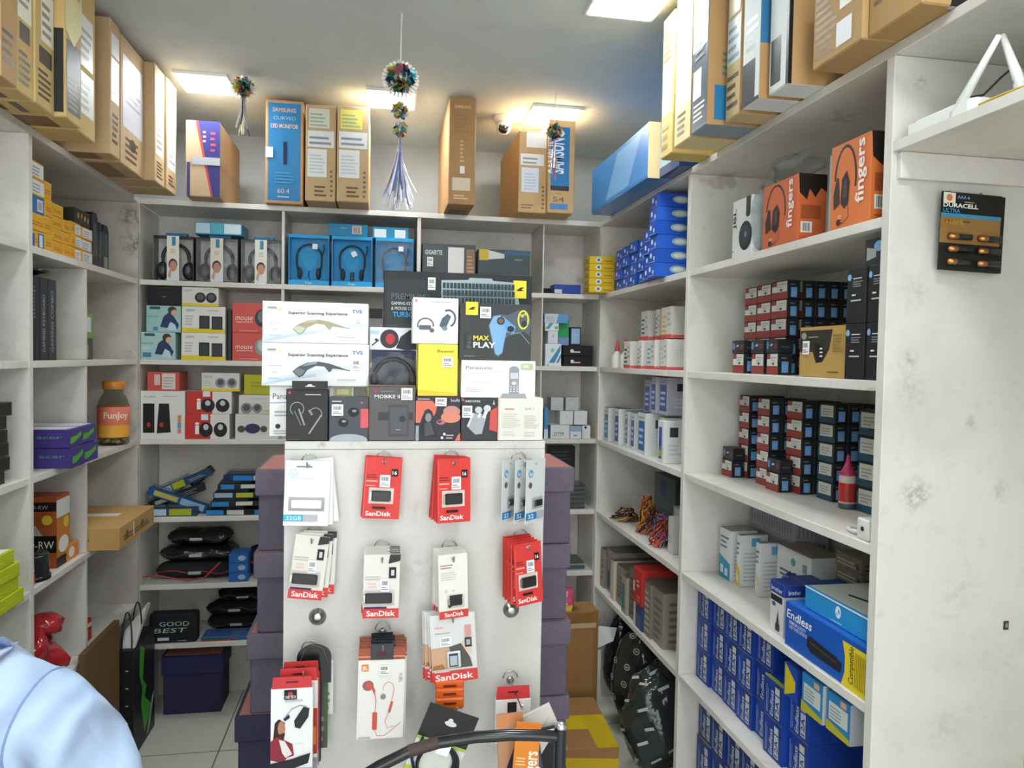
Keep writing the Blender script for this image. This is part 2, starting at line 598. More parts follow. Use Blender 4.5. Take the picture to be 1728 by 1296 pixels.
ceiling_light(.715, 2.14, .22, .24, 'square white ceiling light at the top picture edge')
for q in ((-.6, 1.2), (.6, .6), (-.6, -.4), (.6, -.8)):  # unseen lamps behind the camera, added to brighten the room
    ceiling_light(q[0], q[1], .22, .24, 'added unseen ceiling light brightening the front of the shop')

# ---------------------------------------------------------------- display stand in the middle
SX0, SX1, SY0, SY1, SZ = -.205, .384, 1.70, 1.93, 1.357
st = thing('display_stand', 'free-standing white display panel with rows of hanging blister cards', 'display stand', ((SX0 + SX1) / 2, SY0, 0))
hw = (SX1 - SX0) / 2
STAND = surf('stand_panel', 'd3d2cc', 'b4b1a8', .5, 2.6, .4, stains=[(q[0] - (SX0 + SX1) / 2, q[1] - SY0, q[2], q[3], q[4], q[5]) for q in stain_at([(700, 860, .05, .3, 'a09a8e'), (700, 960, .06, .4, '9a948a'), (715, 1080, .05, .35, 'a09a8e'), (600, 752, .05, .3, 'a09a8e'), (870, 755, .05, .35, '9a948a'), (543, 752, .012, .9, 'a8694a'), (700, 1180, .05, .25, 'a09a8e')], SY0)])
slab(st, 'front_panel', -hw, 0, 0, hw, .018, SZ - .0186, STAND)
slab(st, 'top_board', -hw, 0, SZ - .018, hw, SY1 - SY0, SZ, STAND)
slab(st, 'side_panel', -hw, .0186, 0, -hw + .018, SY1 - SY0, SZ - .0186, STAND)
slab(st, 'side_panel', hw - .018, .0186, 0, hw, SY1 - SY0, SZ - .0186, STAND)
for u, v in ((536, 1040), (862, 1028)):
    p = U(u, v, 'Y', SY0)
    k = MB()
    k.lathe([(.019, 0), (.019, .003), (.013, .005), (.012, .011), (.006, .013), (0.0005, .013)], ('b9bab8', 'metal'), 24)
    o = k.build('lock_cap', st)
    o.location = (p.x - (SX0 + SX1) / 2, -.0006, p.z)
    o.rotation_euler = (PI / 2, 0, 0)
# ---------------------------------------------------------------- placing helpers: front face spans photo columns u0..u1, top at row vt, standing on z
def fb(name, label, cat, u0, u1, vt, Y, z, d, body, arts=None, **k):
    a, b = U(u0, vt, 'Y', Y), U(u1, vt, 'Y', Y)
    h = (a.z + b.z) / 2 - z
    o = carton(name, label, cat, (a.x, Y, z + .0004), (b.x - a.x, d, h), body, arts, 0, **k)
    o['h'] = 0
    del o['h']
    return o, z + h + .0008
def wb(name, label, cat, u0, u1, vt, X, z, d, body, arts=None, **k):
    """right hand unit, front looks to the aisle; u0 far end, u1 near end, vt at the near end"""
    b = U(u1, vt, 'X', X)
    h = b.z - z
    a = U(u0, vt, 'X', X)
    for _ in range(6):      # row of the far top corner follows from the height
        q = Vector((X, a.y, z + h)) - CAM_P
        v0 = 648 - FPX * q.dot(CAM_U) / q.dot(CAM_F)
        a = U(u0, v0, 'X', X)
    o = carton(name, label, cat, (X, a.y, z + .0004), (a.y - b.y, d, h), body, arts, -PI / 2, **k)
    return o, z + h + .0008
def eb(name, label, cat, u0, u1, vt, X, z, d, body, arts=None, **k):
    """left hand unit; u0 near end, u1 far end, vt at the near end"""
    a = U(u0, vt, 'X', X)
    h = a.z - z
    b = U(u1, vt, 'X', X)
    for _ in range(6):
        q = Vector((X, b.y, z + h)) - CAM_P
        v0 = 648 - FPX * q.dot(CAM_U) / q.dot(CAM_F)
        b = U(u1, v0, 'X', X)
    o = carton(name, label, cat, (X, a.y, z + .0004), (b.y - a.y, d, h), body, arts, PI / 2, **k)
    return o, z + h + .0008

WHT, OFF, BLK, INK, GRY = 'eeeeea', 'dddbd4', '1d1d20', '2b2d33', '8d8f93'
STK = lambda f, x0, y0, x1, y1: ('price_sticker', f, x0, y0, x1, y1, 'f4f4f2', PRICE)
z = SZ + .0005
# --- bottom row on the stand top
fb('earbuds_box', 'black earbuds box with hanging tab at the front corner of the stand top', 'box', 483, 554, 657, 1.706, z, .05, '2c2b2b',
   {'F': [('e', .08, .93, .035, None, 'c43a55'), ('n', .45, .885, .92, .93, 1, 'b9b9b9'),
          ('arc', .26, .62, .16, None, -60, 235, .018, '8d8f8f'), ('l', [(.3, .62), (.44, .3)], .03, '9a9b9b'), ('l', [(.2, .58), (.36, .3)], .02, '77787a'),
          ('arc', .7, .52, .15, None, -30, 160, .018, '8d8f8f'), ('l', [(.55, .6), (.62, .5)], .05, '858688'), ('l', [(.84, .5), (.55, .14)], .03, '9a9b9b'),
          ('n', .05, .03, .4, .05, 1, '5c6a64')]}, kids=[('hang_tab', 'F', .14, 1.005, .99, 1.16, '2a2929', [('p', [(.4, .35), (.6, .35), (.54, .6), (.46, .6)], 'd9d9d6'), ('r', .37, .28, .65, .38, 'd9d9d6')])])
fb('earbuds_box', 'dark grey earbuds box with two black buds and a pink side block', 'box', 555.5, 622, 671, 1.706, z, .06, '4a4d55',
   {'F': [('e', .62, .66, .14, .11, '1b1c20'), ('e', .36, .42, .13, .1, '1b1c20'), ('e', .64, .69, .06, .03, '8c9096'), ('e', .38, .45, .06, .03, '8c9096'),
          ('r', .8, .3, 1, .74, 'd65a63'), ('e', .5, .02, .48, .14, 'a7adb5'), ('r', 0, -.0, 1, .0, '4a4d55'), ('n', .08, .9, .4, .94, 1, 'e6e6e6'), ('e', .83, .88, .03, None, 'd65a63')]},
   kids=[STK('F', .07, .58, .36, .84)])
_, zm = fb('phone_holder_box', 'grey phone holder box reading MOBIKE II', 'box', 623, 701.5, 652, 1.706, z, .07, '5c5a5a',
   {'F': [('t', .12, .78, .065, 'MOBIKE II', 'e8e6e4', {'b': .01, 'w': .54}), ('e', .14, .92, .05, None, 'a0405a'), ('n', .26, .9, .55, .93, 1, '8d7f80'),
          ('r', .42, .08, .86, .66, '494a4f'), ('r', .46, .12, .82, .62, '55565c'), ('r', .2, .38, .42, .52, '3c3c40'), ('e', .72, .4, .07, None, '303036'), ('r', .86, .38, .95, .52, '3c3c40'),
          ('n', .58, .2, .7, .22, 1, 'c9c9cc')], 'T': [('r', 0, 0, 1, 1, 'b78b7c')]}, kids=[STK('F', .69, .75, .93, .97)])
_, zb = fb('earbuds_box', 'dark earbuds box with an orange arch and a man picture', 'box', 702, 777.5, 669, 1.706, z, .1, '33343c',
   {'F': [('p', [(0, .4), (0, .9), (.36, .9), (.47, .78), (.44, .62), (.4, .55), (.36, .66), (.28, .72), (.2, .68), (.13, .5), (.1, .4)], 'd9735a'),
          ('p', [(.08, .1), (.12, .46), (.2, .6), (.32, .6), (.42, .3), (.5, .08)], '26272c'), ('e', .28, .52, .07, .1, '8f8a88'), ('p', [(.2, .4), (.34, .42), (.42, .14), (.2, .1)], '4c4d54'),
          ('e', .8, .66, .19, .13, 'c98a80'), ('e', .78, .53, .22, .13, 'd98a72'), ('e', .56, .42, .1, .06, 'b5746c'), ('e', .53, .43, .05, .03, '52403f'),
          ('p', [(.88, 0), (1, 0), (1, .18), (.95, .14)], 'd9735a'), ('r', 0, 0, .07, .34, '9aa0aa'), ('t', .78, .88, .075, 'boAt', 'd8d6da', {'b': .0}),
          ('n', .04, .93, .32, .96, 1, 'e6e6e6'), ('e', .64, .15, .03, None, 'e8e8e8'), ('e', .59, .07, .03, None, 'e8e8e8'), ('n', .68, .05, .88, .17, 2, 'b9bbc0')]},
   kids=[STK('F', .43, .78, .68, .97)])
_, za = fb('earbuds_box', 'dark earbuds box with white charging case and a red corner', 'box', 778.5, 839.5, 672, 1.706, z, .1, '37373b',
   {'F': [('p', [(.16, .34), (.32, .66), (.7, .56), (.58, .16), (.4, .14)], 'a9adb2'), ('e', .48, .72, .1, .08, 'c9ccd0'), ('p', [(.5, .66), (.58, .62), (.5, .52), (.44, .56)], 'd8dadd'),
          ('e', .72, .76, .1, .08, 'd0d3d6'), ('p', [(.64, .7), (.74, .68), (.66, .52), (.58, .54)], 'd8dadd'), ('p', [(.16, .34), (.32, .66), (.36, .63), (.22, .33)], 'd4d7da'),
          ('p', [(.78, .26), (.8, .7), (1, .8), (1, .2)], 'd0524a'), ('t', .1, .9, .05, 'AIRDOPES', 'e9e9e9', {'w': .42, 'b': .01}), ('p', [(.86, .85), (.93, .85), (.9, .96)], 'b9c0ae'), ('p', [(0, .93), (.1, .93), (.04, 1), (0, 1)], 'b5524c')]},
   kids=[STK('F', .03, .54, .3, .82)])
fb('carton_box', 'plain off-white carton with fine printed text at the stand corner', 'box', 840.5, 917, 672, 1.706, z, .1, 'e3e0d6',
   {'F': [('n', .15, .72, .45, .8, 1, 'd08f86'), ('t', .6, .72, .06, 'BAR 2', '9d958b', {'w': .2}), ('n', .1, .3, .52, .66, 7, 'cfcabd'), ('n', .58, .3, .92, .62, 6, 'cfcabd'), ('n', .12, .12, .45, .26, 2, 'd6d1c4'), ('n', .58, .1, .9, .24, 2, 'd2cdc0'), ('r', 0, 0, .02, 1, 'd7a59b')]})
# --- behind and above
PANA = [('t', .06, .76, .1, 'Panasonic', '54595f', {'w': .36}), ('l', [(0, .62), (.3, .66), (.55, .72)], .012, 'b3c8c6'), ('t', .06, .4, .045, '2.4 GHz DIGITAL', 'b9bcbb', {'w': .34}), ('n', .06, .16, .3, .3, 3, 'd0d0ce'),
        ('r', .64, .1, .775, .76, '9b9da3'), ('e', .7075, .76, .0675, .1, '9b9da3'), ('r', .655, .52, .76, .68, 'c9d2d8'), ('e', .7075, .4, .035, .05, 'd6d8db'), ('p', [(.52, 0), (.55, .12), (.86, .12), (.88, 0)], 'a4a6ab')]
PANA += [('e', .665 + .042 * (i % 3), .3 - .06 * (i // 3), .012, .018, 'dfe0e2') for i in range(9)]
PANA += [('r', .8, .78, .96, .93, 'b7c492'), ('r', .82, .81, .9, .9, 'd8e0c6')]
_, zpa = fb('cordless_phone_box', 'white cordless phone box under the stacked scanner boxes', 'box', 455, 597, 652, 1.80, z, .12, 'f0f0ee',
   {'F': [('t', .04, .74, .12, 'Panasonic', '3d434b', {'w': .36}), ('l', [(0, .66), (.3, .68)], .02, '9fb0c8'), ('n', .06, .4, .3, .54, 2, 'a9abb0'), ('e', .1, .2, .03, None, '26262a'), ('n', .05, .05, .25, .14, 2, 'b0b0b0'), ('r', .76, .8, .98, .98, 'c8c48a'), ('r', .8, .84, .94, .95, 'e0dfae')]})
_, zpb = fb('cordless_phone_box', 'white cordless phone box reading Panasonic above the earbuds boxes'.replace('Panasonic', 'its maker name'), 'box', 779, 904, 609, 1.708, za, .1, 'f3f3f2', {'F': PANA})
def scanner_art(dark):
    c = '565d60' if dark else 'a9a58a'
    return [('p', [(0, .1), (.2, .24), (.45, .36), (.75, .5), (.95, .56), (.95, .42), (.7, .36), (.4, .22), (0, 0)], 'dbe6f0'), ('p', [(0, .05), (.25, .2), (.5, .3), (.5, .24), (.25, .13), (0, 0)], 'c3d6ea'),
            ('p', [(.28, .34), (.34, .2), (.38, .24), (.42, .38), (.5, .48), (.58, .46), (.62, .34), (.635, .34), (.655, .42), (.74, .4), (.8, .38), (.72, .46), (.62, .54), (.52, .58), (.42, .55), (.34, .46)], c),
            ('p', [(.29, .35), (.34, .23), (.37, .26), (.4, .36), (.34, .42)], 'c9cdb9' if not dark else '7d858b'), ('p', [(.36, .46), (.44, .55), (.52, .57), (.5, .52), (.42, .48)], 'c7b795' if not dark else '87a3bd'),
            ('l', [(.74, .42), (.82, .37)], .02, c), ('t', .24, .7, .07, 'Superior Scanning Experience', '3f3f42', {'w': .56, 'b': .02}), ('t', .84, .76, .085, 'TVS', '3f72a8', {'w': .1, 'b': .02}),
            ('n', .05, .82, .14, .92, 1, '8fa3a0'), ('r', .14, .78, .18, .84, 'dfe4a8'), ('n', .06, .46, .22, .5, 1, 'c5c8c8'), ('n', .7, .14, .9, .22, 1, 'c9cccf'), ('arc', .12, .28, .02, None, 0, 180, .02, 'b9cbe0'), ('n', .06, .16, .18, .22, 1, 'b9cbe0')]
_, zs1 = fb('scanner_box', 'lower white box picturing a black curved barcode scanner', 'box', 442, 623, 580, 1.785, zpa, .1, 'f1f2f1', {'F': scanner_art(True)}, kids=[STK('F', .84, .4, .92, .64)])
fb('scanner_box', 'upper white box picturing a beige curved barcode scanner', 'box', 443, 622, 510.5, 1.785, zs1, .1, 'f3f3f2', {'F': scanner_art(False) + [('n', .88, .5, .93, .66, 3, 'e3c0c6')]})
_, zy = fb('phone_box', 'plain yellow box with a white price sticker stacked on the stand', 'box', 706, 773, 581, 1.708, zb, .08, 'f0df4e', {'F': [('t', .48, .84, .055, 'Beetel', '7d7434', {'w': .4, 'b': .01}), ('p', [(0, 0), (1, 0), (1, .05), (0, .12)], 'e0c430')]}, kids=[STK('F', .6, .56, .88, .76)])
fb('earphone_box', 'white box picturing two black sport ear hooks', 'box', 697, 774, 503, 1.709, zy, .07, 'eef0ee',
   {'F': [('arc', .28, .4, .17, .15, -10, 200, .035, '6d7075'), ('r', .14, .3, .4, .4, '63666b'), ('e', .42, .29, .05, .05, '63666b'), ('arc', .78, .56, .15, .18, -70, 120, .04, '4f5c68'), ('p', [(.58, .4), (.64, .56), (.76, .66), (.84, .6), (.74, .38), (.66, .32)], '55636e'), ('e', .7, .34, .06, .05, '7d8d96'),
          ('n', .4, .9, .92, .94, 1, 'b9bcbd'), ('e', .07, .93, .03, None, 'd6889c'), ('n', .42, .03, .9, .06, 1, 'b6c0cc')]})
CTRL = [('p', [(.4, .6), (.46, .78), (.56, .82), (.66, .8), (.82, .9), (.96, .84), (1, .72), (.98, .45), (.9, .52), (.7, .46), (.62, .36), (.6, .12), (.54, .06), (.49, .1)], '54626c'),
        ('p', [(.41, .62), (.47, .78), (.56, .8), (.62, .7), (.66, .56), (.62, .3), (.6, .14), (.54, .08), (.5, .12), (.45, .4)], '7fb0d8'),
        ('p', [(.6, .78), (.78, .6), (.76, .48), (.66, .5), (.6, .62)], '6aa4d6'), ('e', .57, .7, .055, .07, '31343a'), ('e', .57, .7, .035, .045, '7b5f4a'), ('e', .71, .56, .05, .055, '2c2f36'),
        ('arc', .885, .73, .07, .16, 0, 360, .03, 'e3dc4a'), ('e', .87, .8, .025, .03, 'c9c24a'), ('e', .91, .83, .02, .025, 'c9c24a'), ('e', .9, .66, .04, .055, '33363a'), ('l', [(.7, .46), (.84, .5), (.98, .3)], .012, '8ea0ac')]
fb('game_controller_box', 'black box picturing a blue game controller with MAX PLAY lettering', 'box', 776, 897, 513, 1.709, zpb, .07, '3d3f40',
   {'F': CTRL + [('t', .19, .35, .085, 'MAX', 'f0d93a', {'b': .03, 'w': .22}), ('t', .19, .22, .1, 'PLAY', 'f2f2f0', {'b': .03, 'w': .31}), ('r', .1, .2, .17, .44, '565859'), ('t', .168, .22, .12, 'ZEB', '3d3f40', {'rot': 90, 'b': .02, 'w': .2}), ('n', .06, .06, .25, .1, 1, '74787a')]},
   kids=[('brand_tag', 'F', .08, .79, .25, 1.02, 'f0e13c', [('p', [(.2, .42), (.55, .62), (.85, .62), (.6, .5), (.85, .44), (.5, .4)], '2b2b28')]), STK('F', .28, .74, .43, .94)])
# keyboard box behind, with the headphone box that carries it
nb, zn = fb('carton_box', 'navy carton behind the bagged headset on the stand', 'box', 628, 702, 592, 1.795, z, .09, '2a3050', {'F': [('r', .55, .82, .9, .96, '39405f')]})
_, zh = fb('headphone_box', 'white box picturing black headphones with a red ear pad', 'box', 624, 703, 553, 1.80, zn, .085, 'e4e6e8',
   {'F': [('e', .42, .5, .2, .42, '33343c'), ('e', .44, .5, .1, .24, 'c0333c'), ('p', [(.56, .1), (.66, .6), (.85, .9), (1, .95), (1, .05), (.8, 0)], '282b38'), ('r', 0, .7, .2, .85, 'b9cfe6'), ('e', .14, .45, .03, .06, '333338'), ('l', [(.05, .2), (.2, .45)], .05, '333338')]})
KB = [('r', .02, .06, .3, .85, '2f3436'), ('t', .05, .5, .11, 'PREMIUM', '5d6466', {'w': .22, 'b': .01}), ('t', .05, .4, .06, 'GAMING KEYBOARD', 'c9cfd2', {'w': .22, 'b': .01}), ('t', .05, .31, .06, '& MOUSE COMBO', 'c9cfd2', {'w': .2, 'b': .01}), ('t', .06, .19, .09, 'TURBO', '3f9bd6', {'w': .14, 'b': .02}),
      ('r', .02, -.0, .4, .06, '3a4042'), ('p', [(.38, .1), (.38, .86), (.56, .88), (.57, .92), (.72, .92), (.73, .88), (.88, .86), (.93, .3), (.95, .1)], '9fb4b8')]
for rr in range(5):
    KB += [('r', .39 + .0245 * c, .72 - .13 * rr, .39 + .0245 * c + .019, .72 - .13 * rr + .1, ('27384a', '2c4a40', '2c3450', '33403a', '263c42')[(c + rr) % 5]) for c in range(20 if rr < 3 else 14)]
fb('keyboard_box', 'wide black box picturing a gaming keyboard behind the controller box', 'box', 648, 898, 461, 1.812, zh, .05, '26292a', {'F': KB},
   kids=[('brand_tag', 'F', .87, .58, .96, .9, 'f0e13c', [('p', [(.2, .42), (.55, .62), (.85, .62), (.6, .5), (.85, .44), (.5, .4)], '2b2b28')]), STK('F', .29, .68, .34, .9)])
# headset in a crumpled clear bag
def crumple(mb, c, r, m, seed, n=18, k=12, amp=.18, flat=None):
    rr = random.Random(seed)
    ph = [(rr.uniform(2, 5), rr.uniform(0, 6), rr.uniform(2, 6), rr.uniform(0, 6), rr.uniform(.4, 1)) for _ in range(6)]
    v, f = [], []
    for i in range(k + 1):
        p = PI * i / k
        for j in range(n):
            t = 2 * PI * j / n
            s = 1 + amp * sum(w * math.sin(a * t + b) * math.sin(e * p + g) for a, b, e, g, w in [(round(a_), b_, c_, d_, w_) for a_, b_, c_, d_, w_ in ph]) / 2
            q = [c[0] + r[0] * s * math.sin(p) * math.cos(t), c[1] + r[1] * s * math.sin(p) * math.sin(t), c[2] - r[2] * s * math.cos(p)]
            if flat is not None:
                q[2] = max(q[2], flat)
            v.append(tuple(q))
    for i in range(k):
        for j in range(n):
            f.append((i * n + j, i * n + (j + 1) % n, (i + 1) * n + (j + 1) % n, (i + 1) * n + j))
    mb.add(v, f, m, True)
p = U(664, 640, 'Y', 1.786)
hs = thing('bagged_headset', 'headset in a crumpled clear plastic bag behind the phone holder box', 'headset', (p.x, 1.7875, zm - .02))
mb = MB()
mb.ring((0, 0, .035), .045, .006, ('2a2c33', 'plastic'), 0, PI, 16)
mb.ball((-.045, 0, .03), (.012, .007, .02), ('2a2c33', 'plastic'))
mb.ball((.045, 0, .03), (.012, .007, .02), ('2a2c33', 'plastic'))
mb.build('headset', hs)
mb = MB()
mb.box(-.06, -.006, -.06, .06, .006, .012, 'd8c94a')
mb.build('card', hs)
mb = MB()
crumple(mb, (0, 0, .03), (.068, .0065, .062), ('f4f6f6', 'wrap'), 5, 26, 16, .12)
mb.build('plastic_bag', hs)

# ---------------------------------------------------------------- hanging blister cards
def card_mesh(w, h, t, body, items, hole=.012, name='card', parent=None):
    mb = MB()
    mb.T = Matrix.Translation((-w / 2, 0, hole - h))
    mb.box(0, 0, 0, w, t, h, body)
    art(mb, 'F', (w, t, h), items)
    return mb.build(name, parent)
def pack(kind, label, w, h, group=None):
    """one hanging pack; origin at its hang hole"""
    o = thing({'red': 'usb_stick_card', 'white': 'usb_stick_card', 'hp': 'usb_stick_card', 'sd': 'memory_card_pack', 'otg': 'usb_stick_card', 'hp2': 'usb_stick_card'}[kind], label, 'blister card', group=group)
    X = lambda x: (x - .5) * w
    Zc = lambda y: .012 - h + y * h
    hole = ('e', .5, .93, .05, .02, 'b9b6b0')
    if kind == 'red':
        card_mesh(w, h, .0015, 'd9403c', [hole, ('n', .06, .66, .38, .74, 2, '8c2a2a'), ('n', .06, .6, .36, .65, 1, 'f3a79a'), ('n', .06, .53, .36, .56, 1, 'f3a79a'), ('t', .08, .05, .075, 'SanDisk', 'fbf3ee', {'b': .02, 'w': .7}), ('r', .26, .16, .62, .2, '2b1a1c'),
                                          ('r', .72, .7, .9, .82, '1a1718'), ('t', .75, .73, .06, '16', 'f2f2f2', {'w': .12, 'b': .02}), ('l', [(.03, .01), (.03, .97)], .006, 'f0857a')], parent=o)
        s = (X(.22), Zc(.29), X(.74), Zc(.46))
        usb = ('1b1a1e', 'e9d9cf')
    elif kind == 'white':
        card_mesh(w, h, .0015, 'e2dfd6', [hole, ('n', .04, .6, .5, .68, 2, 'bdb8ae'), ('n', .12, .48, .4, .58, 2, 'e6c2c0'), ('r', 0, 0, 1, .15, 'd8423f'), ('t', .1, .035, .085, 'SanDisk', 'fbf3ee', {'b': .02, 'w': .8}), ('r', .03, .15, .66, .18, '3a2f5a'),
                                          ('r', .7, .63, .9, .8, '1a1a1c'), ('r', .76, .67, .85, .76, 'c9ccd4'), ('p', [(.68, .86), (1, .9), (1, 1), (.72, 1)], '2f2f30')], parent=o)
        s = (X(.06), Zc(.24), X(.8), Zc(.4))
        usb = ('16161a', 'cfccc4')
    elif kind == 'otg':
        card_mesh(w, h, .0015, 'e9e6dc', [hole, ('n', .06, .78, .5, .86, 2, 'a98f8a'), ('n', .08, .6, .8, .74, 4, 'd0ccc2'), ('e', .25, .43, .04, .025, 'b9cdb0'), ('e', .5, .43, .03, .02, 'c5c0b6'), ('r', 0, 0, 1, .12, 'd8423f'), ('t', .18, .03, .065, 'SanDisk', 'fbf3ee', {'b': .02, 'w': .66}),
                                          ('p', [(.3, .2), (.36, .16), (.62, .26), (.8, .32), (.8, .36), (.36, .36), (.36, .26)], '3a3c40')], parent=o)
        s = (X(.36), Zc(.2), X(.78), Zc(.32))
        usb = ('17171b', 'd6d3ca')
    elif kind == 'hp':
        card_mesh(w, h, .0015, 'f1f3f3', [hole, ('arc', .18, .8, .09, None, 0, 360, .012, '9adad8'), ('t', .13, .78, .05, 'hp', '9adad8', {'w': .1, 'sh': .2}), ('n', .3, .72, .62, .76, 1, 'd5d7da'), ('r', .0, .07, .44, .17, '3cb4d8'), ('t', .06, .09, .06, '32GB', 'e8f7fb', {'w': .34, 'b': .01}), ('r', .44, .07, .76, .17, 'b9b9be'), ('n', .25, .9, .65, .95, 1, '8b8d8a')], parent=o)
        s = (X(.16), Zc(.27), X(.84), Zc(.4))
        usb = ('f6f6f6', 'b5b5b5')
    elif kind == 'hp2':
        card_mesh(w, h, .0015, 'd9dede', [hole, ('e', .22, .78, .13, None, '5d9fd0'), ('t', .13, .75, .07, 'hp', 'eef4f8', {'w': .18, 'sh': .2, 'b': .01}), ('e', .2, .6, .09, .05, '6a5a58'), ('r', 0, .06, .55, .17, '2f86c4'), ('t', .1, .08, .07, '32', 'dceefa', {'w': .3, 'b': .02}), ('r', .55, .06, .95, .17, 'b4b4ba')], parent=o)
        s = (X(.4), Zc(.26), X(.8), Zc(.36))
        usb = ('2b2c30', 'b8bcc0')
    else:
        card_mesh(w, h, .0015, 'dcdcda', [('n', .1, .8, .36, .86, 1, 'd9aeb0'), ('n', .1, .72, .46, .76, 1, 'b0b0b4'), ('p', [(0, .2), (0, .52), (.4, .52), (.52, .2)], 'cfa588'), ('p', [(.4, .52), (.66, .56), (.85, .34), (.9, .2), (.5, .2)], '5a554f'), ('p', [(.68, .56), (.86, .7), (.9, .4), (.78, .44)], 'e0c8ae'), ('p', [(0, .2), (.3, .2), (.24, .28), (.04, .26)], 'a9743f'),
                                          ('r', .0, 0, 1, .17, 'd8423f'), ('t', .06, .04, .09, 'SanDisk', 'fbf3ee', {'b': .02, 'w': .84}), ('n', .05, .16, .4, .19, 1, 'e9c9c0'), ('r', .76, .66, .9, .82, 'd79a96'), ('r', .75, .5, .9, .64, '333138'), ('r', .78, .53, .87, .61, 'a9b0b8')], parent=o)
        s = (X(.34), Zc(.22), X(.64), Zc(.46))
        usb = ('dfe2e4', 'f1f1f1')
    mb = MB()
    x0, z0, x1, z1 = s
    mb.box(x0, -.0065, z0, x1, -.0015, z1, (usb[0], 'plastic'), .0018)
    if kind == 'sd':
        mb.box(x0 + .004, -.0072, z0 + .003, x1 - .006, -.0066, z1 - .004, '3a4858')
        mb.box(x0 + .006, -.0076, z0 + .006, x1 - .008, -.0073, z1 - .009, 'b9c4cc')
    elif kind != 'hp':
        mb.box(x0 - .004, -.0058, z0 + .003, x0 - .0002, -.0022, z1 - .003, ('b9b6ae', 'metal'))
    mb.build('memory_card' if kind == 'sd' else 'usb_stick', o)
    mb = MB()
    e = .005
    mb.box(x0 - e, -.0085, z0 - e, x1 + e, -.0006, z1 + e, ('ffffff', 'clear'), .003)
    mb.box(x0 - e - .001, -.0005, z0 - e - .001, x1 + e + .001, -.00035, z1 + e + .001, usb[1])
    mb.build('blister', o)
    if kind in ('red', 'white', 'sd'):
        mb = MB()
        a = (.42, .52, .7, .72) if kind == 'red' else (.48, .42, .72, .62) if kind == 'white' else (.2, .54, .46, .68)
        mb.T = Matrix.Translation((X(a[0]), -.0036, Zc(a[1])))
        dd = ((a[2] - a[0]) * w, .0006, (a[3] - a[1]) * h)
        mb.box(0, 0, 0, *dd, 'f2f4f4')
        art(mb, 'F', dd, PRICE)
        mb.build('price_sticker', o)
    return o
HOOKW = {}
HOOKS = iter(['carrying the white cards with the blue stripe', 'carrying the first red cards of the top row', 'carrying the thick red stack of the top row', 'carrying the cards turned sideways', 'carrying the tilted white cards', 'carrying the tallest white stack', 'carrying the dual stick cards', 'carrying the red cards over the second lock cap', 'carrying the memory card packs', 'carrying the white earphone boxes', 'carrying the box with the bearded man', 'carrying the orange tabbed packs', 'carrying the red and white box by the chair'])
def hook(px, yend):
    o = thing('display_hook', 'thin wire hook ' + next(HOOKS), 'hook', (px.x, SY0, px.z), group='wire hooks on the white panel')
    mb = MB()
    mb.tube([(0, -.0045, 0), (0, yend - SY0, 0), (0, yend - SY0 - .005, .012)], .0017, ('c9cac6', 'metal'), 6)
    mb.build('wire', o)
    mb = MB()
    mb.ring((0, -.004, .006), .017, .0013, ('c9cac6', 'metal'), 0, PI, 12)
    mb.build('loop', o)
    mb = MB()
    mb.T = Matrix.Rotation(PI / 2, 4, 'X')
    mb.lathe([(.009, .0006), (.009, .003), (.003, .0042), (.0004, .0042)], ('b9bab8', 'metal'), 12)
    mb.build('back_plate', o)
def hang(proto, u, v, n, yfront, tilt=0, spin=0, step=.0095, drift=(0, 0), labels=None, seed=1, fan=0):
    """n packs on one hook, the front one's hole at photo pixel (u,v)"""
    rr = random.Random(seed)
    p = U(u, v, 'Y', yfront)
    hook(p, yfront - .02)
    for i in range(n):
        o = proto if i == 0 else dup(proto)
        o.location = (p.x + drift[0] * i + (rr.uniform(-.002, .002) if i else 0), yfront + step * i, p.z + drift[1] * i)
        o.rotation_euler = (0, math.radians(tilt + (rr.uniform(-1.5, 1.5) + fan * i if i else 0)), math.radians(spin))
        o['label'] = labels[0] if i == 0 else labels[1]
        if n > 2 and i:
            o['group'] = labels[2]
px = 1.62 / FPX
hang(pack('hp', '', .095, .142), 520, 787, 3, 1.662, 2, 0, .009, (.003, 0), ['white memory stick card with a blue 32GB stripe, front of its hook', 'white memory stick card hanging behind the one with the blue stripe', 'white stick cards on the first hook'], 2, -3.5)
RW, RH = .081, .137
hang(pack('red', '', RW, RH), 648, 781, 3, 1.668, 3, 0, .009, (0, 0), ['red memory stick card alone in the top row beside the white card', 'red memory stick card hidden behind the first red card of the top row', 'red cards on the second hook'], 3, .5)
hang(pack('red', '', .076, .142), 766, 783, 6, 1.632, -1, 10, .0112, (-.001, 0), ['front red memory stick card of the thick stack in the top row', 'red memory stick card in the thick stack on the third hook', 'red cards on the third hook'], 4, 1.2)
def hp_trio():
    base = pack('hp2', '', .07, .142)
    p0 = U(880, 783, 'Y', 1.66)
    hook(p0, 1.62)
    for i, (u, y, sp, lb) in enumerate(((905, 1.625, 42, 'grey white stick card turned sideways at the panel edge'), (884, 1.650, 48, 'middle blue striped stick card of three turned sideways'), (862, 1.668, 50, 'blue striped stick card turned sideways, closest to the red cards'))):
        q = U(u, 784, 'Y', y)
        o = base if i == 0 else dup(base)
        o.location = (q.x, y, q.z)
        o.rotation_euler = (0, math.radians(1), math.radians(sp))
        o['label'] = lb
hp_trio()
hang(pack('white', '', .072, .14), 527, 913, 3, 1.655, 7, 0, .009, (.007, .003), ['tilted white stick card with red foot above the round lock cap', 'tilted white stick card fanned out behind another above the lock cap', 'white cards on the fourth hook'], 5, -3)
hang(pack('white', '', .076, .138), 645, 945, 8, 1.61, 1, 0, .0105, (0, 0), ['front white stick card of the tallest white stack above the earphone boxes', 'white stick card in the thick stack above the earphone boxes', 'white cards on the fifth hook'], 6, .1)
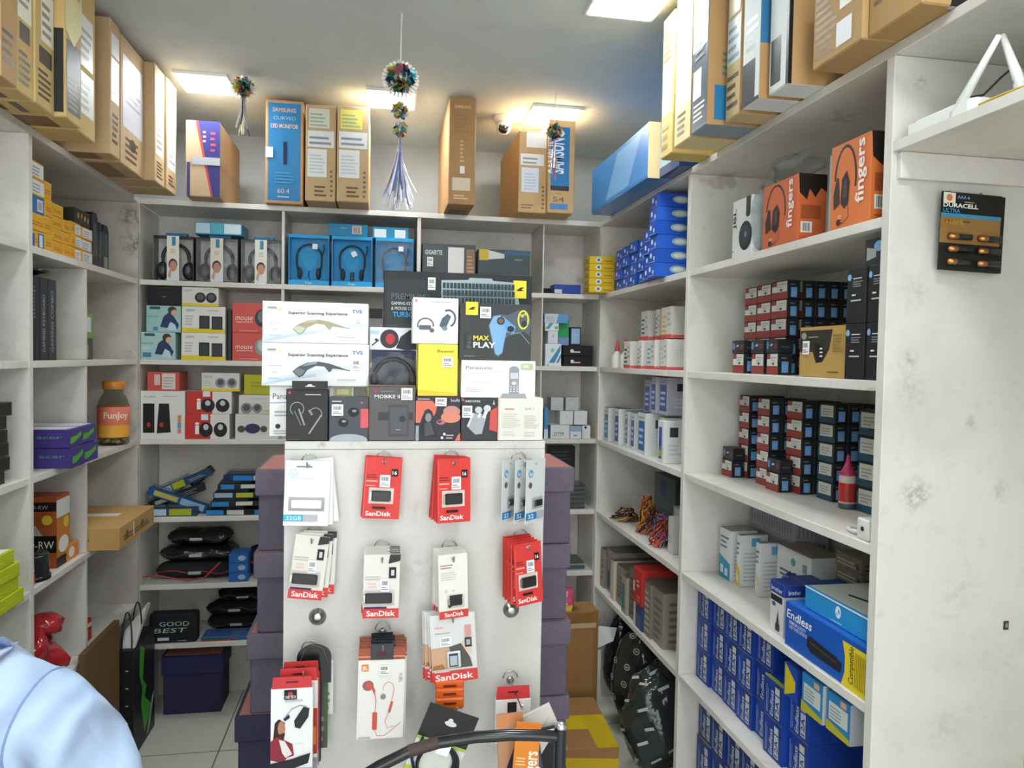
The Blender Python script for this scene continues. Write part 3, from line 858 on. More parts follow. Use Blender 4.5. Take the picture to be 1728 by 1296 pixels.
hang(pack('otg', '', .066, .142), 764, 944, 6, 1.615, -2, 10, .0118, (-.001, 0), ['white dual stick card picturing a folded black stick', 'white dual stick card in the stack above the memory card packs', 'white cards on the sixth hook'], 7, .5)
hang(pack('red', '', .070, .14), 890, 925, 5, 1.615, -4, 18, .0145, (-.004, .001), ['front red stick card hanging over the second lock cap', 'red stick card behind the front one over the second lock cap', 'red cards on the eighth hook'], 8, 1)
hang(pack('sd', '', .1, .152), 763, 1045, 4, 1.62, -4, 0, .010, (-.004, 0), ['memory card pack with a photo print and a red foot', 'memory card pack tucked behind the front memory card pack', 'memory card packs'], 9, .8)
# earphone boxes with black clip tabs
def jbl(label):
    o = thing('earphone_box', label, 'earphone box', group='white earphone boxes')
    w, h, d = .099, .172, .013
    card_mesh(w, h, d, 'e9e7e1', [('r', .07, .86, .22, .95, 'e0833f'), ('t', .085, .88, .05, 'JBL', 'f7efe6', {'w': .12, 'b': .02}), ('e', .22, .68, .12, .065, '8a6a6a'), ('e', .24, .68, .08, .045, 'd0584a'), ('p', [(.3, .7), (.38, .62), (.36, .56), (.3, .64)], 'd0584a'),
              ('l', [(.37, .58), (.4, .48), (.38, .34)], .008, 'd0584a'), ('r', .33, .12, .43, .34, 'd0584a'), ('l', [(.38, .12), (.44, .04), (.6, .04), (.78, .12), (.94, .2)], .007, 'd98a80'), ('arc', .66, .62, .12, .1, 0, 180, .007, 'd98a80'), ('l', [(.78, .62), (.74, .5)], .008, 'd98a80'), ('e', .55, .54, .06, .035, '8f8d8c'),
              ('p', [(.66, .34), (.72, .48), (.77, .47), (.71, .33)], 'd0584a'), ('l', [(.68, .34), (.6, .22), (.66, .14), (.8, .16)], .007, 'd98a80'), ('n', .04, .02, .3, .045, 1, '9a9aa0'), ('t', .95, .72, .045, 'TUNE 110', '6f6d70', {'rot': 90, 'w': .2})], hole=-.028, name='carton', parent=o)
    mb = MB()
    mb.box(-w / 2, .001, -.0278, w / 2, .0125, -.004, 'a5573f')
    mb.box(-w / 2, .0005, -.022, w / 2, .0009, -.0195, 'dba08c')
    mb.build('top_flap', o)
    mb = MB()
    mb.box(-.024, -.002, -.026, .024, -.0005, .008, ('2e3138', 'plastic'), .0008)
    mb.add([(-.014, -.0024, -.018), (.014, -.0024, -.018), (.006, -.0024, -.010), (0, -.0024, -.006), (-.006, -.0024, -.010)], [(0, 1, 2, 3, 4)], '5d2730')
    mb.build('hang_tab', o)
    mb = MB()
    mb.T = Matrix.Translation((-.005, -.0036, -.06))
    mb.box(0, 0, 0, .022, .0006, .022, 'f0f0ee')
    art(mb, 'F', (.022, .0006, .022), PRICE)
    mb.build('price_sticker', o)
    return o
j = jbl('white earphone box with red earphone picture, front of its stack')
p = U(646, 1092, 'Y', 1.607)
hook(p, 1.588)
for i in range(5):
    o = j if i == 0 else dup(j, label='white earphone box with brown flap behind the front one')
    o.location = (p.x + (.003 if i % 2 else -.001), 1.607 + .0165 * i, p.z)
    o.rotation_euler = (0, math.radians(1 - .4 * i), 0)

# phone clip packs with a picture of a bearded man in a red jacket
def hang_box(name, label, cat, u0, v0, u1, v1, Y, d, body, items, tab=None, tabc='cf3d40', tilt=0, spin=0, group=None, extra=None, kind='print'):
    """box hanging by a tab; front face between photo pixels"""
    a, b = U(u0, v0, 'Y', Y), U(u1, v1, 'Y', Y)
    w, h = b.x - a.x, a.z - b.z
    o = thing(name, label, cat, ((a.x + b.x) / 2, Y, a.z), 0, group, (0, math.radians(tilt), math.radians(spin)))
    mb = MB()
    mb.T = Matrix.Translation((-w / 2, 0, -h))
    mb.box(0, 0, 0, w, d, h, (body, kind), .001)
    art(mb, 'F', (w, d, h), items)
    mb.build('carton', o)
    if tab:
        mb = MB()
        t = tab
        mb.prism([(-w / 2 * .96, .001, .0002), (-w / 2 * .9, .001, t), (w / 2 * .9, .001, t), (w / 2 * .96, .001, .0002)], (0, .0015, 0), tabc)
        mb.box(-.012, .0003, t * .5, .012, .0008, t * .62, '4d1c20')
        mb.build('hang_tab', o)
    return o, w, h
MAN = [('e', .2, .54, .1, .1, '6f4a38'), ('p', [(.06, .4), (.1, .6), (.2, .64), (.34, .6), (.34, .44)], '33221c'), ('e', .26, .53, .09, .09, 'b98468'), ('p', [(.18, .46), (.34, .48), (.32, .4), (.22, .38)], '3a2820'), ('p', [(0, .38), (.16, .44), (.3, .4), (.52, .34), (.56, .2), (.4, .18), (.3, .12), (0, .16)], '8f2f3d'),
       ('p', [(.2, .4), (.34, .38), (.52, .22), (.36, .18), (.28, .24)], 'e6e4e0'), ('p', [(0, .12), (.5, .16), (.95, .22), (.9, .1), (.5, .04), (0, .06)], '26262c'), ('r', 0, 0, 1, .05, 'b9bcc4'), ('p', [(.56, .62), (.78, .78), (.92, .76), (.9, .66), (.7, .52), (.58, .54)], '2a2c33'), ('l', [(.36, .68), (.5, .76), (.7, .8), (.85, .78)], .01, '9a9ca4'), ('p', [(.3, .65), (.44, .7), (.46, .66), (.34, .62)], '24344a'), ('r', .6, .22, .78, .34, 'f4f4f4'), ('n', .34, .85, .8, .89, 1, 'c4c6cb')]
p = U(497, 1148, 'Y', 1.585)
hook(U(522, 1100, 'Y', 1.69), 1.56)
hang_box('phone_accessory_box', 'white hanging box with a red top and bearded man picture', 'hanging box', 457, 1164, 527, 1300, 1.565, .016, 'f0f0ee', MAN + [('r', .32, .88, .62, .995, '26201f'), ('e', .47, .945, .06, None, 'c0434a'), ('t', .35, .895, .035, 'UNIK TECH', 'f0ece8', {'w': .24, 'b': .02})], .024)
for i, (u0, u1, v0, Y, c, tc, lb) in enumerate(((470, 535, 1152, 1.589, 'e0dcd6', 'cf3d40', 'second red topped hanging box behind the bearded man picture'), (476, 538, 1140, 1.610, 'c23a34', 'c23a34', 'red hanging box third in the stack behind the bearded man'),)):
    hang_box('phone_accessory_box', lb, 'hanging box', u0, v0, u1, v0 + 150, Y, .016, c, [('r', .75, .2, 1, .7, 'b23a30'), ('r', .8, .3, .96, .5, 'd8803a'), ('r', .7, .0, 1, .16, '8d8f93')], .028, tc)
for i, (u0, u1, v0, v1, Y, c, lb) in enumerate(((482, 541, 1150, 1285, 1.632, '2a2f5a', 'navy hanging pack between the red and green packs'), (490, 552, 1140, 1262, 1.651, '56624a', 'olive hanging pack behind the navy pack'), (500, 562, 1120, 1205, 1.672, 'e3e1dc', 'white hanging pack, last on its hook against the panel'))):
    hang_box('accessory_pack', lb, 'hanging box', u0, v0, u1, v1, Y, .013, c, [('n', .7, .1, .95, .5, 3, GRY)])
o = thing('cable_pouch', 'glossy black rounded pouch hanging under the first lock cap', 'pouch', (U(530, 1100, 'Y', 1.625).x, 1.6285, U(530, 1100, 'Y', 1.625).z))
mb = MB()
w = .036
out = [(-w, 0, -.07), (-w, 0, -.02)] + [(w * math.cos(PI - PI * i / 12), 0, -.012 + w * .75 * math.sin(PI * i / 12)) for i in range(13)] + [(w, 0, -.07)]
mb.prism(out, (0, .0025, 0), ('1c1d22', 'gloss'))
mb.build('pouch_body', o)
mb = MB()
mb.tube([(-w * .8, -.001, -.02), (-w * .5, -.001, .006), (0, -.001, .014), (w * .5, -.001, .006), (w * .8, -.001, -.02)], .0012, ('55585c', 'plastic'), 6)
mb.build('seam', o)

# bottom of the panel: orange tabs, black cable pack, orange cable packs
hook(U(762, 1160, 'Y', 1.69), 1.57)
for i, (v, Y) in enumerate(((1190, 1.585), (1174, 1.60), (1160, 1.615))):
    a, b = U(735, v, 'Y', Y), U(783, v, 'Y', Y)
    o = thing('cable_pack', ['lowest orange tabbed cable pack under the memory card packs', 'middle orange tabbed cable pack under the memory card packs', 'topmost orange tabbed cable pack under the memory card packs'][i], 'cable pack', ((a.x + b.x) / 2, Y, a.z))
    mb = MB()
    w = (b.x - a.x) / 2
    mb.box(-w, 0, -.012, w, .011, .012, ('e0672c', 'gloss'), .003)
    mb.box(-w * .45, -.0006, -.001, w * .45, -.0001, .004, '6d2f18')
    mb.build('hang_tab', o)
    mb = MB()
    mb.box(-w * .95, .001, -.11, w * .95, .010, -.0125, 'd8d4cc')
    mb.build('card', o)
o = thing('cable_pack', 'black and green cable pack tilted with a coiled black cable', 'cable pack', (U(760, 1218, 'Y', 1.53).x, 1.53, U(760, 1218, 'Y', 1.53).z), 0, None, (0, math.radians(22), 0))
mb = MB()
mb.T = Matrix.Translation((-.055, 0, -.135))
mb.box(0, 0, 0, .11, .003, .16, '2a2c2c')
art(mb, 'F', (.11, .003, .16), [('r', 0, .52, 1, .56, 'a9c24a'), ('r', 0, 0, 1, .52, 'd9dcd4'), ('r', 0, 0, 1, .16, 'b9cc3a'), ('e', .52, .82, .12, .035, 'd8d8d4'), ('e', .5, .86, .05, .03, 'd8d8d4')])
mb.build('card', o)
mb = MB()
for k in range(4):
    mb.ring((.002 * k, -.012 - .002 * k, -.085), .038 + .0015 * k, .0026, ('202226', 'plastic'), 0, 2 * PI, 26)
mb.tube([(-.03, -.012, -.06), (-.045, -.014, -.04), (-.05, -.012, -.09), (-.03, -.012, -.12)], .0035, ('2f3a55', 'plastic'), 6)
mb.build('cable', o)
mb = MB()
mb.box(-.012, -.024, -.06, .016, -.0233, -.036, 'f0f2f4')
mb.build('price_sticker', o)
hook(U(862, 1150, 'Y', 1.69), 1.55)
mb = MB()
q = U(862, 1152, 'Y', 1.69)
hang_box('phone_accessory_box', 'red and white hanging box under the second lock cap', 'hanging box', 836, 1182, 894, 1270, 1.63, .02, 'ebe8e4', [('r', .34, .55, .6, .95, '2f2724'), ('e', .46, .72, .08, None, 'c0434a'), ('r', 0, 0, 1, .2, 'cfc6bd')], .03, 'cf3d40')
o, w, h = hang_box('cable_pack', 'orange cable pack with fingers lettering in front of the clear pack', 'cable pack', 872, 1222, 911, 1330, 1.50, .006, 'e28a33', [('t', .95, .1, .2, 'fingers', 'f6ecdc', {'rot': 90, 'w': 1.3, 'b': .02}), ('n', .12, .36, .5, .5, 3, 'f0cfa0'), ('r', 0, .86, 1, 1, 'd9761f')], None, spin=-8, tilt=4)
hang_box('cable_pack', 'clear and tan cable pack behind the orange lettered pack', 'cable pack', 838, 1206, 880, 1330, 1.535, .006, 'b98a6a', [('p', [(0, .8), (1, .92), (1, 1), (0, 1)], 'cf8a5a'), ('p', [(.2, .2), (.5, .1), (.9, .5), (.8, .7)], '2a2d40'), ('r', .0, .7, 1, .8, 'c9d2cc')], None, tilt=-3)
hang_box('adapter_pack', 'dark hanging pack with a slanted grey top near the chair corner', 'hanging box', 908, 1232, 944, 1330, 1.545, .014, '201f24', [('p', [(0, .62), (.4, .8), (1, .7), (1, 1), (0, 1)], 'c9c4c4'), ('e', .5, .42, .04, .02, 'd0402f'), ('e', .6, .46, .04, .02, 'd0402f')], None, tilt=-9)
hang_box('adapter_pack', 'pale crumpled pack leaning between the orange pack and the dark pack', 'hanging box', 880, 1200, 928, 1262, 1.575, .008, 'd6d2cc', [('p', [(.2, .1), (.9, .2), (.8, .4)], 'b4827c'), ('l', [(.1, .3), (.8, .7)], .02, 'b9b4ae')], None, tilt=-24)

# ---------------------------------------------------------------- purple storage boxes behind the stand
def storage(label, x0, y0, z0, w, d, h, dark, group=None, pink=True):
    bc, lc = dark
    o = thing('storage_box', label, 'storage box', (x0 + w / 2, y0 + d / 2, z0), 0, group)
    mb = MB()
    mb.box(-w / 2 + .008, -d / 2 + .008, .0004, w / 2 - .008, d / 2 - .008, h * .74, (bc, 'fabric'), .003)
    mb.build('body', o)
    mb = MB()
    mb.box(-w / 2, -d / 2, h * .68, w / 2, d / 2, h - .0009, (lc, 'fabric'), .004)
    # hollow underside so that the lid sits over the body
    mb.box(-w / 2 + .01, -d / 2 + .01, h - .0008, w / 2 - .01, d / 2 - .01, h - .0001, ('a87168' if pink else lc, 'fabric'))
    mb.build('lid', o)
    return o
SH = .2096
words = ['floor', 'second from the floor', 'third from the floor', 'fourth from the floor', 'fifth from the floor', 'topmost']
for side, edges in (('black bags', (-.362, -.352, -.352, -.324, -.308, -.306)), ('kraft carton', None)):
    for i in range(6):
        zz_ = .0005 + SH * i
        n = ['lowest', 'second lowest', 'third lowest', 'fourth lowest', 'second highest', 'topmost'][i]
        if edges:
            x0 = edges[i]
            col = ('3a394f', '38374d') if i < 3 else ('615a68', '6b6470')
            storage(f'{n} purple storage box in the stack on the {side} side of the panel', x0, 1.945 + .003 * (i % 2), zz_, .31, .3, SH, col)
        else:
            x1 = (.52, .522, .524, .522, .518, .523)[i]
            storage(f'{n} purple storage box in the stack on the {side} side of the panel', x1 - .31, 1.945 + .004 * ((i + 1) % 2), zz_, .31, .3, SH, ('685f70', '706677'))
# ---------------------------------------------------------------- cartons on top of the shelving
ZT = Z[0] + .0004
KR, KR2 = 'b5946a', 'c4a880'
LAST = {}
def topbox(side, label, p_a, p_b, h, arts, body=KR, depth=None, name='carton_box', kids=(), dz=0, X=None, kind='kraft', tilt=0):
    """p_a, p_b: photo pixels of the two lower front corners (as read from left to right)"""
    a, b = U(*p_a, 'Z', ZT + dz), U(*p_b, 'Z', ZT + dz)
    if side == 'S':
        y = X or (a.y + b.y) / 2
        a, b = U(*p_a, 'Y', y), U(*p_b, 'Y', y)
        a.x = max(a.x, LAST.get('S', -9) + .001)
        LAST['S'] = b.x
        return carton(name, label, 'box', (a.x, y, ZT + dz), (b.x - a.x, depth or .45, h), body, arts, 0, kids=kids, kind=kind, bev=.003)
    x = X or (a.x + b.x) / 2
    if side == 'E':
        y0, y1 = max(a.y, LAST.get('E', -9) + .001), b.y
        LAST['E'] = y1
        d = depth or (x - (-WX + .02))
        return carton(name, label, 'box', (x, y0, ZT + dz), (y1 - y0, d, h), body, arts, PI / 2, kids=kids, kind=kind, bev=.003)
    y0, y1 = min(a.y, LAST.get('W', 9) - .001), b.y
    if 'upper' not in label and 'flat black' not in label and 'clear wrap' not in label and 'shrink' not in label:
        LAST['W'] = y1
    d = depth or (WX - .02 - x)
    return carton(name, label, 'box', (x, y0, ZT + dz), (y0 - y1, d, h), body, arts, -PI / 2, kids=kids, kind=kind, bev=.003)
LBL = lambda f, x0, y0, x1, y1, c='eef0ee': ('paper_label', f, x0, y0, x1, y1, c, [('n', .08, .1, .92, .5, 4, 'a8acb0'), ('bar', .1, .58, .8, .7, 14, '70747a'), ('n', .08, .78, .7, .92, 2, '8d9196')])
TAPE = lambda f, x0, y0, x1, y1: ('tape', f, x0, y0, x1, y1, 'd9c08a')
DK = '4a4032'
# left unit, from the camera end
topbox('E', 'tan carton on the left shelf top, cut by the picture corner', (12, 129), (40, 150), .42, {'F': [('n', .1, .1, .9, .3, 4, DK)], 'L': [('r', .1, .15, .8, .75, '3d3a30')]}, X=-.86)
E_ = [((41.5, 151), (70, 172), -.865), ((71, 173), (105, 197), -.862), ((128, 198), (153, 219), -.835), ((154, 221), (178, 243), -.85), ((190, 259), (206, 271), -.845), ((211, 274), (243, 303), -.85), ((270, 305), (288.5, 318), -.815), ((289.5, 319), (309, 332), -.81)]
EA = [{'F': [('r', .1, .42, .92, .78, 'e9e6d6'), ('r', .2, .3, .8, .4, DK), ('n', .15, .06, .85, .26, 5, DK), ('n', .15, .5, .9, .74, 5, '9a9684'), ('r', .2, .8, .9, 1, 'cfc45e')], 'L': [('r', .1, .2, .9, .8, '2f2c26')], 'D': [('r', .1, .15, .9, .6, '3d3222'), ('n', .1, .65, .9, .95, 3, '5a482e')]},
      {'F': [('r', .3, .4, .95, .7, 'ece9da'), ('r', .2, .26, .85, .36, DK), ('n', .15, .06, .85, .24, 5, DK), ('n', .35, .44, .9, .66, 4, '9a9684'), ('r', .3, .8, .9, 1, 'd4c95e')], 'L': [], 'D': [('r', .1, .15, .9, .6, '3d3222'), ('n', .1, .65, .9, .95, 3, '5a482e')]},
      {'F': [('r', .08, .05, .92, .5, '3b4148'), ('n', .15, .08, .8, .3, 7, '8f8a5c'), ('p', [(.0, .55), (.5, .48), (1, .62), (1, 1), (0, 1)], 'e2dba8'), ('r', .2, .8, .9, 1, 'd4c95e')], 'L': [('r', .86, .03, .99, .55, '2f3230'), ('r', .6, .03, .84, .55, '2f3230')], 'D': [('r', .06, .1, .94, .9, '7d6240'), ('n', .1, .2, .9, .8, 4, '4a3c2a')]},
      {'F': [('r', .08, .14, .9, .42, 'dfe4e0'), ('r', .1, .46, .85, .8, 'e6e9e6'), ('n', .15, .18, .8, .38, 4, 'a3abab'), ('n', .18, .52, .8, .74, 4, 'a3abab')], 'D': [('n', .1, .2, .9, .8, 4, '6a563a')]},
      {'F': [('r', .1, .4, .92, .72, 'dfe6e6'), ('r', .1, .74, .92, .9, 'd9dfe2'), ('n', .2, .1, .85, .34, 5, '5a4e3c'), ('n', .2, .46, .8, .68, 5, 'a3abab')], 'D': [('r', .1, .1, .95, .9, '8a6c44'), ('n', .2, .2, .9, .8, 4, '5a4428')]},
      {'F': [('r', .1, .3, .92, .86, 'd9dce4'), ('n', .2, .06, .9, .26, 4, '6a523c'), ('n', .2, .5, .86, .8, 6, '9da2ac'), ('e', .5, .2, .12, .05, '4c4434')], 'D': [('r', .1, .1, .95, .9, '8a6c44'), ('n', .2, .2, .9, .8, 4, '5a4428')]},
      {'F': [('r', .1, .24, .9, .72, 'dad6d2'), ('n', .2, .05, .85, .2, 5, '5c4a38'), ('n', .2, .3, .85, .66, 7, 'a9a8a4'), ('n', .2, .76, .8, .9, 2, '8b6d4a')], 'L': []},
      {'F': [('r', .1, .2, .9, .7, 'd9dcdc'), ('n', .2, .26, .85, .64, 7, 'a3a9ab'), ('n', .2, .06, .8, .16, 3, '6a523c'), ('e', .3, .86, .14, .05, '6a523c')]}]
EL = ['tan carton with dark print, second from the picture corner on the pigeonhole unit', 'tan carton with a dark block of print beside the torn carton on the pigeonhole unit', 'torn tan carton showing a black printed panel on the pigeonhole unit', 'tan carton carrying two pale sheets, beyond the torn carton', 'slim plain tan carton pushed forward between the labelled cartons', 'tan carton with a lavender paper sheet on its aisle side', 'tan carton with a wide plain end beside the ceiling light', 'last tan carton of the pigeonhole row, next to the purple box']
for (pa, pb, x), ar, lb in zip(E_, EA, EL):
    topbox('E', lb, pa, pb, .425, ar, 'c9ad74' if 'dark' in lb or 'torn' in lb else KR2, X=x)
# rear unit
topbox('S', 'tall brown and purple carton standing in the corner above the headphone boxes', (313, 331), (371, 333), .30, {'F': [('p', [(.28, 1), (.36, 1), (.8, 0), (.74, 0)], 'b5483f'), ('p', [(.36, 1), (1, 1), (1, 0), (.8, 0)], '3a3a78'), ('r', .04, 0, .13, .45, '35356a'), ('n', .5, .72, .62, .9, 3, 'c9a9b0'), ('n', .72, .6, .88, .9, 4, 'a8506a')], 'R': [('r', 0, .38, 1, .46, 'a48d6c')]}, 'b7a183', .42, kids=[('tape', 'F', .2, .42, 1.0, .52, 'a9adb4')])
topbox('S', 'tall blue monitor carton standing at the edge of the rear shelf top', (447.5, 343), (511, 345), .425, {'F': [('r', .07, .03, .93, .97, '2f78ae'), ('t', .18, .885, .04, 'SAMSUNG', 'c9a69a', {'w': .62, 'b': .02}), ('t', .2, .81, .035, 'CURVED', '9fc0d8', {'w': .6}), ('t', .14, .73, .04, 'LED MONITOR', 'dcc0b0', {'w': .72, 'b': .02}), ('r', .47, .38, .57, .6, '1d2f4a'), ('n', .25, .2, .75, .32, 4, '4a8ec0'), ('t', .32, .1, .05, '60.4', 'c7b8ae', {'w': .32}), ('n', .32, .06, .66, .09, 1, 'a3b4c0')]}, 'b38f68', .5, kids=[('torn_label', 'F', .0, .44, .2, .54, 'dfe8ea')])
TS = lambda top: {'F': [('r', .1, .76, .78, .96, 'd3dccd' if not top else 'e6dc6a'), ('n', .14, .78, .7, .93, 4, 'a8b09a'), ('r', .06, .56, .94, .73, 'e3e6e4'), ('n', .12, .59, .85, .7, 2, '8d96a4'), ('r', .06, .25, .7, .54, 'e6e8e8'), ('n', .12, .29, .64, .5, 6, 'c6ccd2'), ('n', .3, .05, .7, .18, 3, '6a5238'), ('n', .82, .05, .92, .35, 6, '7a6044')]}
topbox('S', 'tan monitor carton with three white labels beside the blue carton', (515, 340), (566, 341), .385, TS(0), KR2, .5, X=3.135)
topbox('S', 'tan monitor carton with a yellow sticker and white labels', (568, 341), (622, 342), .385, TS(1), KR2, .5, X=3.12)
topbox('S', 'plain tan carton standing by itself before the security camera', (756, 344), (801, 346), .43, {'F': [('t', .2, .9, .03, 'SAMSUNG', 'dcc3a0', {'w': .6, 'b': .02}), ('n', .2, .68, .8, .86, 5, '9f7a50'), ('n', .42, .4, .56, .62, 6, 'cdb28a'), ('r', .14, .13, .82, .25, 'd0c3a8'), ('n', .2, .05, .75, .1, 2, 'd6c09a'), ('r', .42, .29, .6, .36, 'e3e3dd')], 'D': [('r', .15, .1, .85, .8, '5f4630')]}, 'a9845a', .55)
topbox('S', 'pale tan carton with white labels beside the carton marked 54', (874, 358), (921, 360), .345, {'F': [('r', .26, .8, .98, .98, 'e6e8e6'), ('r', .06, .58, .9, .72, 'e6e8e6'), ('n', .14, .6, .84, .7, 2, '9aa0a6'), ('r', .1, .25, .72, .55, 'd6dde6'), ('n', .2, .28, .66, .5, 6, 'bcc6d2'), ('n', .1, .05, .6, .12, 2, '8d7048'), ('n', .84, .05, .94, .36, 6, '7a6044')]}, 'c9a878', .5)
topbox('S', 'tan carton with a blue band and the number 54', (922.5, 361), (968, 363), .395, {'F': [('r', .1, .28, .8, .92, '2c7ab5'), ('t', .58, .42, .18, 'SAMSUNG', 'e9eef2', {'rot': 90, 'w': 1.55, 'b': .02}), ('r', .1, .24, .8, .29, '3a3434'), ('t', .2, .12, .055, '54', '6a5a48', {'w': .42}), ('n', .3, .2, .6, .22, 1, 'a08a68'), ('r', .1, .04, .76, .1, '4f86bd')]}, 'c9a878', .5, X=3.12)
# right unit
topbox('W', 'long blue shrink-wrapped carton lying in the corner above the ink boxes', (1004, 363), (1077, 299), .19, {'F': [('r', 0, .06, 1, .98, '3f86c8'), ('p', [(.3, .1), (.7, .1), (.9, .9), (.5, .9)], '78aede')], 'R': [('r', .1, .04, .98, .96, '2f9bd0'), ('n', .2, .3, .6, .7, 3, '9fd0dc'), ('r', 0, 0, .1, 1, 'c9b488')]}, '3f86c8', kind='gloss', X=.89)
carton('carton_box', 'navy carton in a clear wrap under the first tan carton on the ink unit', 'box', (.93, 2.434, ZT), (.17, .39, .10), '274a7c', {'F': [('r', 0, .3, .6, 1, 'a9c4cc')], 'R': [('r', 0, .5, .5, 1, '9fbac4')]}, -PI / 2, kind='gloss')
RB = [((1109, 270), (1127.5, 257), .85, .425, 'c9b06c', {'F': [('r', .1, .3, .9, .55, 'e6e0c8'), ('n', .1, .68, .9, .92, 5, '6a5e38'), ('n', .1, .06, .8, .26, 3, '8f7c48')]}, 'narrow straw coloured carton at the far end of the row over the ink unit'),
      ((1130, 250), (1151, 230), .84, .43, 'd6c696', {'F': [('r', .05, .25, .95, .98, 'f0eee0'), ('n', .2, .06, .85, .22, 4, '5c5234')], 'R': [('r', 0, 0, 1, 1, 'bf9c72')]}, 'white fronted carton with a tan side next to the narrow straw coloured one'),
      ((1166, 228), (1191, 209), .835, .43, '8f9ba3', {'F': [('r', .04, .02, .96, .5, '4c565e'), ('r', .1, .2, .6, .38, 'eceeea'), ('n', .15, .06, .9, .18, 4, 'd9d9cc'), ('r', .04, .5, .96, 1, 'd6dcdc'), ('n', .2, .44, .9, .64, 5, '7d878c')], 'R': [('r', 0, 0, 1, 1, 'c29a6a'), ('p', [(0, .78), (.25, .86), (.25, 1), (0, 1)], '2f7fae'), ('r', .04, .03, .2, .24, '3583b8'), ('n', .08, .3, .2, .46, 4, '6f8f7a')]}, 'carton with a grey printed front, white label and blue marked tan side'),
      ((1224, 206), (1248, 190), .875, .43, 'c9b58a', {'F': [('r', .04, .32, .96, .58, 'd3e0e4'), ('n', .1, .34, .9, .56, 4, '8aa4b4'), ('n', .1, .06, .9, .28, 4, '5c5a44'), ('r', .1, .6, .9, 1, 'ded6b4')], 'R': [('r', 0, 0, 1, 1, 'bd9464')]}, 'pale carton with a blue grey label in the row over the ink unit'),
      ((1261, 186), (1290, 166), .87, .43, 'dfe6e4', {'F': [('r', .04, .02, .75, .24, '2f3438'), ('n', .2, .3, .9, .5, 4, '9fb0b0'), ('r', .0, 0, 1, .02, '1d1f22')], 'R': [('r', 0, 0, 1, 1, 'bd9464'), ('r', 0, .3, .3, 1, '3a7aa8')]}, 'white fronted carton with a dark square near the blue striped carton'),
      ((1296, 162), (1326, 140), .885, .43, 'e3e9e8', {'F': [('r', .1, .04, .62, .28, '3a4044'), ('r', .9, 0, 1, 1, '1d1f22')], 'R': [('r', 0, 0, 1, 1, 'c49c6c'), ('r', .02, .62, .46, 1, '2f79a8'), ('r', .3, .1, .38, .2, '7fa8c0'), ('r', 0, 0, .02, 1, '1d1f22')]}, 'white fronted carton whose tan side carries a blue panel')]
for pa, pb, x, h, c, ar, lb in RB:
    topbox('W', lb, pa, pb, h, ar, c, X=x)
topbox('W', 'big tan carton with white labels lying over the toner boxes', (1363, 120), (1436, 63), .16, {'F': [('n', .05, .1, .5, .95, 9, '7d6240'), ('r', .55, .55, .95, .95, 'e3e3da'), ('r', .5, .1, .8, .4, 'd9dade')], 'D': [('n', .2, .2, .7, .6, 4, '6f5534')]}, 'b59464', X=.9)
upper_ = topbox('W', 'upper tan carton stacked on the big labelled carton', (1363, 120), (1436, 63), .16, {'F': [('n', .05, .1, .6, .9, 7, '7d6240'), ('r', .6, .1, .95, .6, 'e3e3da')]}, 'b59464', X=.9, dz=.0)
upper_.location.z += .1615
topbox('W', 'tan carton at the camera end of the row over the toner boxes', (1438, 62), (1532, 2), .17, {'F': [('n', .1, .3, .3, .8, 4, '7d6240')], 'D': []}, 'b08d5c', X=.91)
topbox('W', 'flat black and white printed box poking out under the last carton', (1556, 36), (1590, 14), .028, {'F': [('r', .0, .2, .2, .9, 'd9d9d9'), ('p', [(.2, .1), (.5, .9), (.3, .9)], 'd0d2d6')], 'D': [('r', 0, .4, 1, 1, 'b9b6c6')]}, '1d1d20', .18, X=.965, kind='print')
def drop_y(o, dy):
    o.location.y += dy

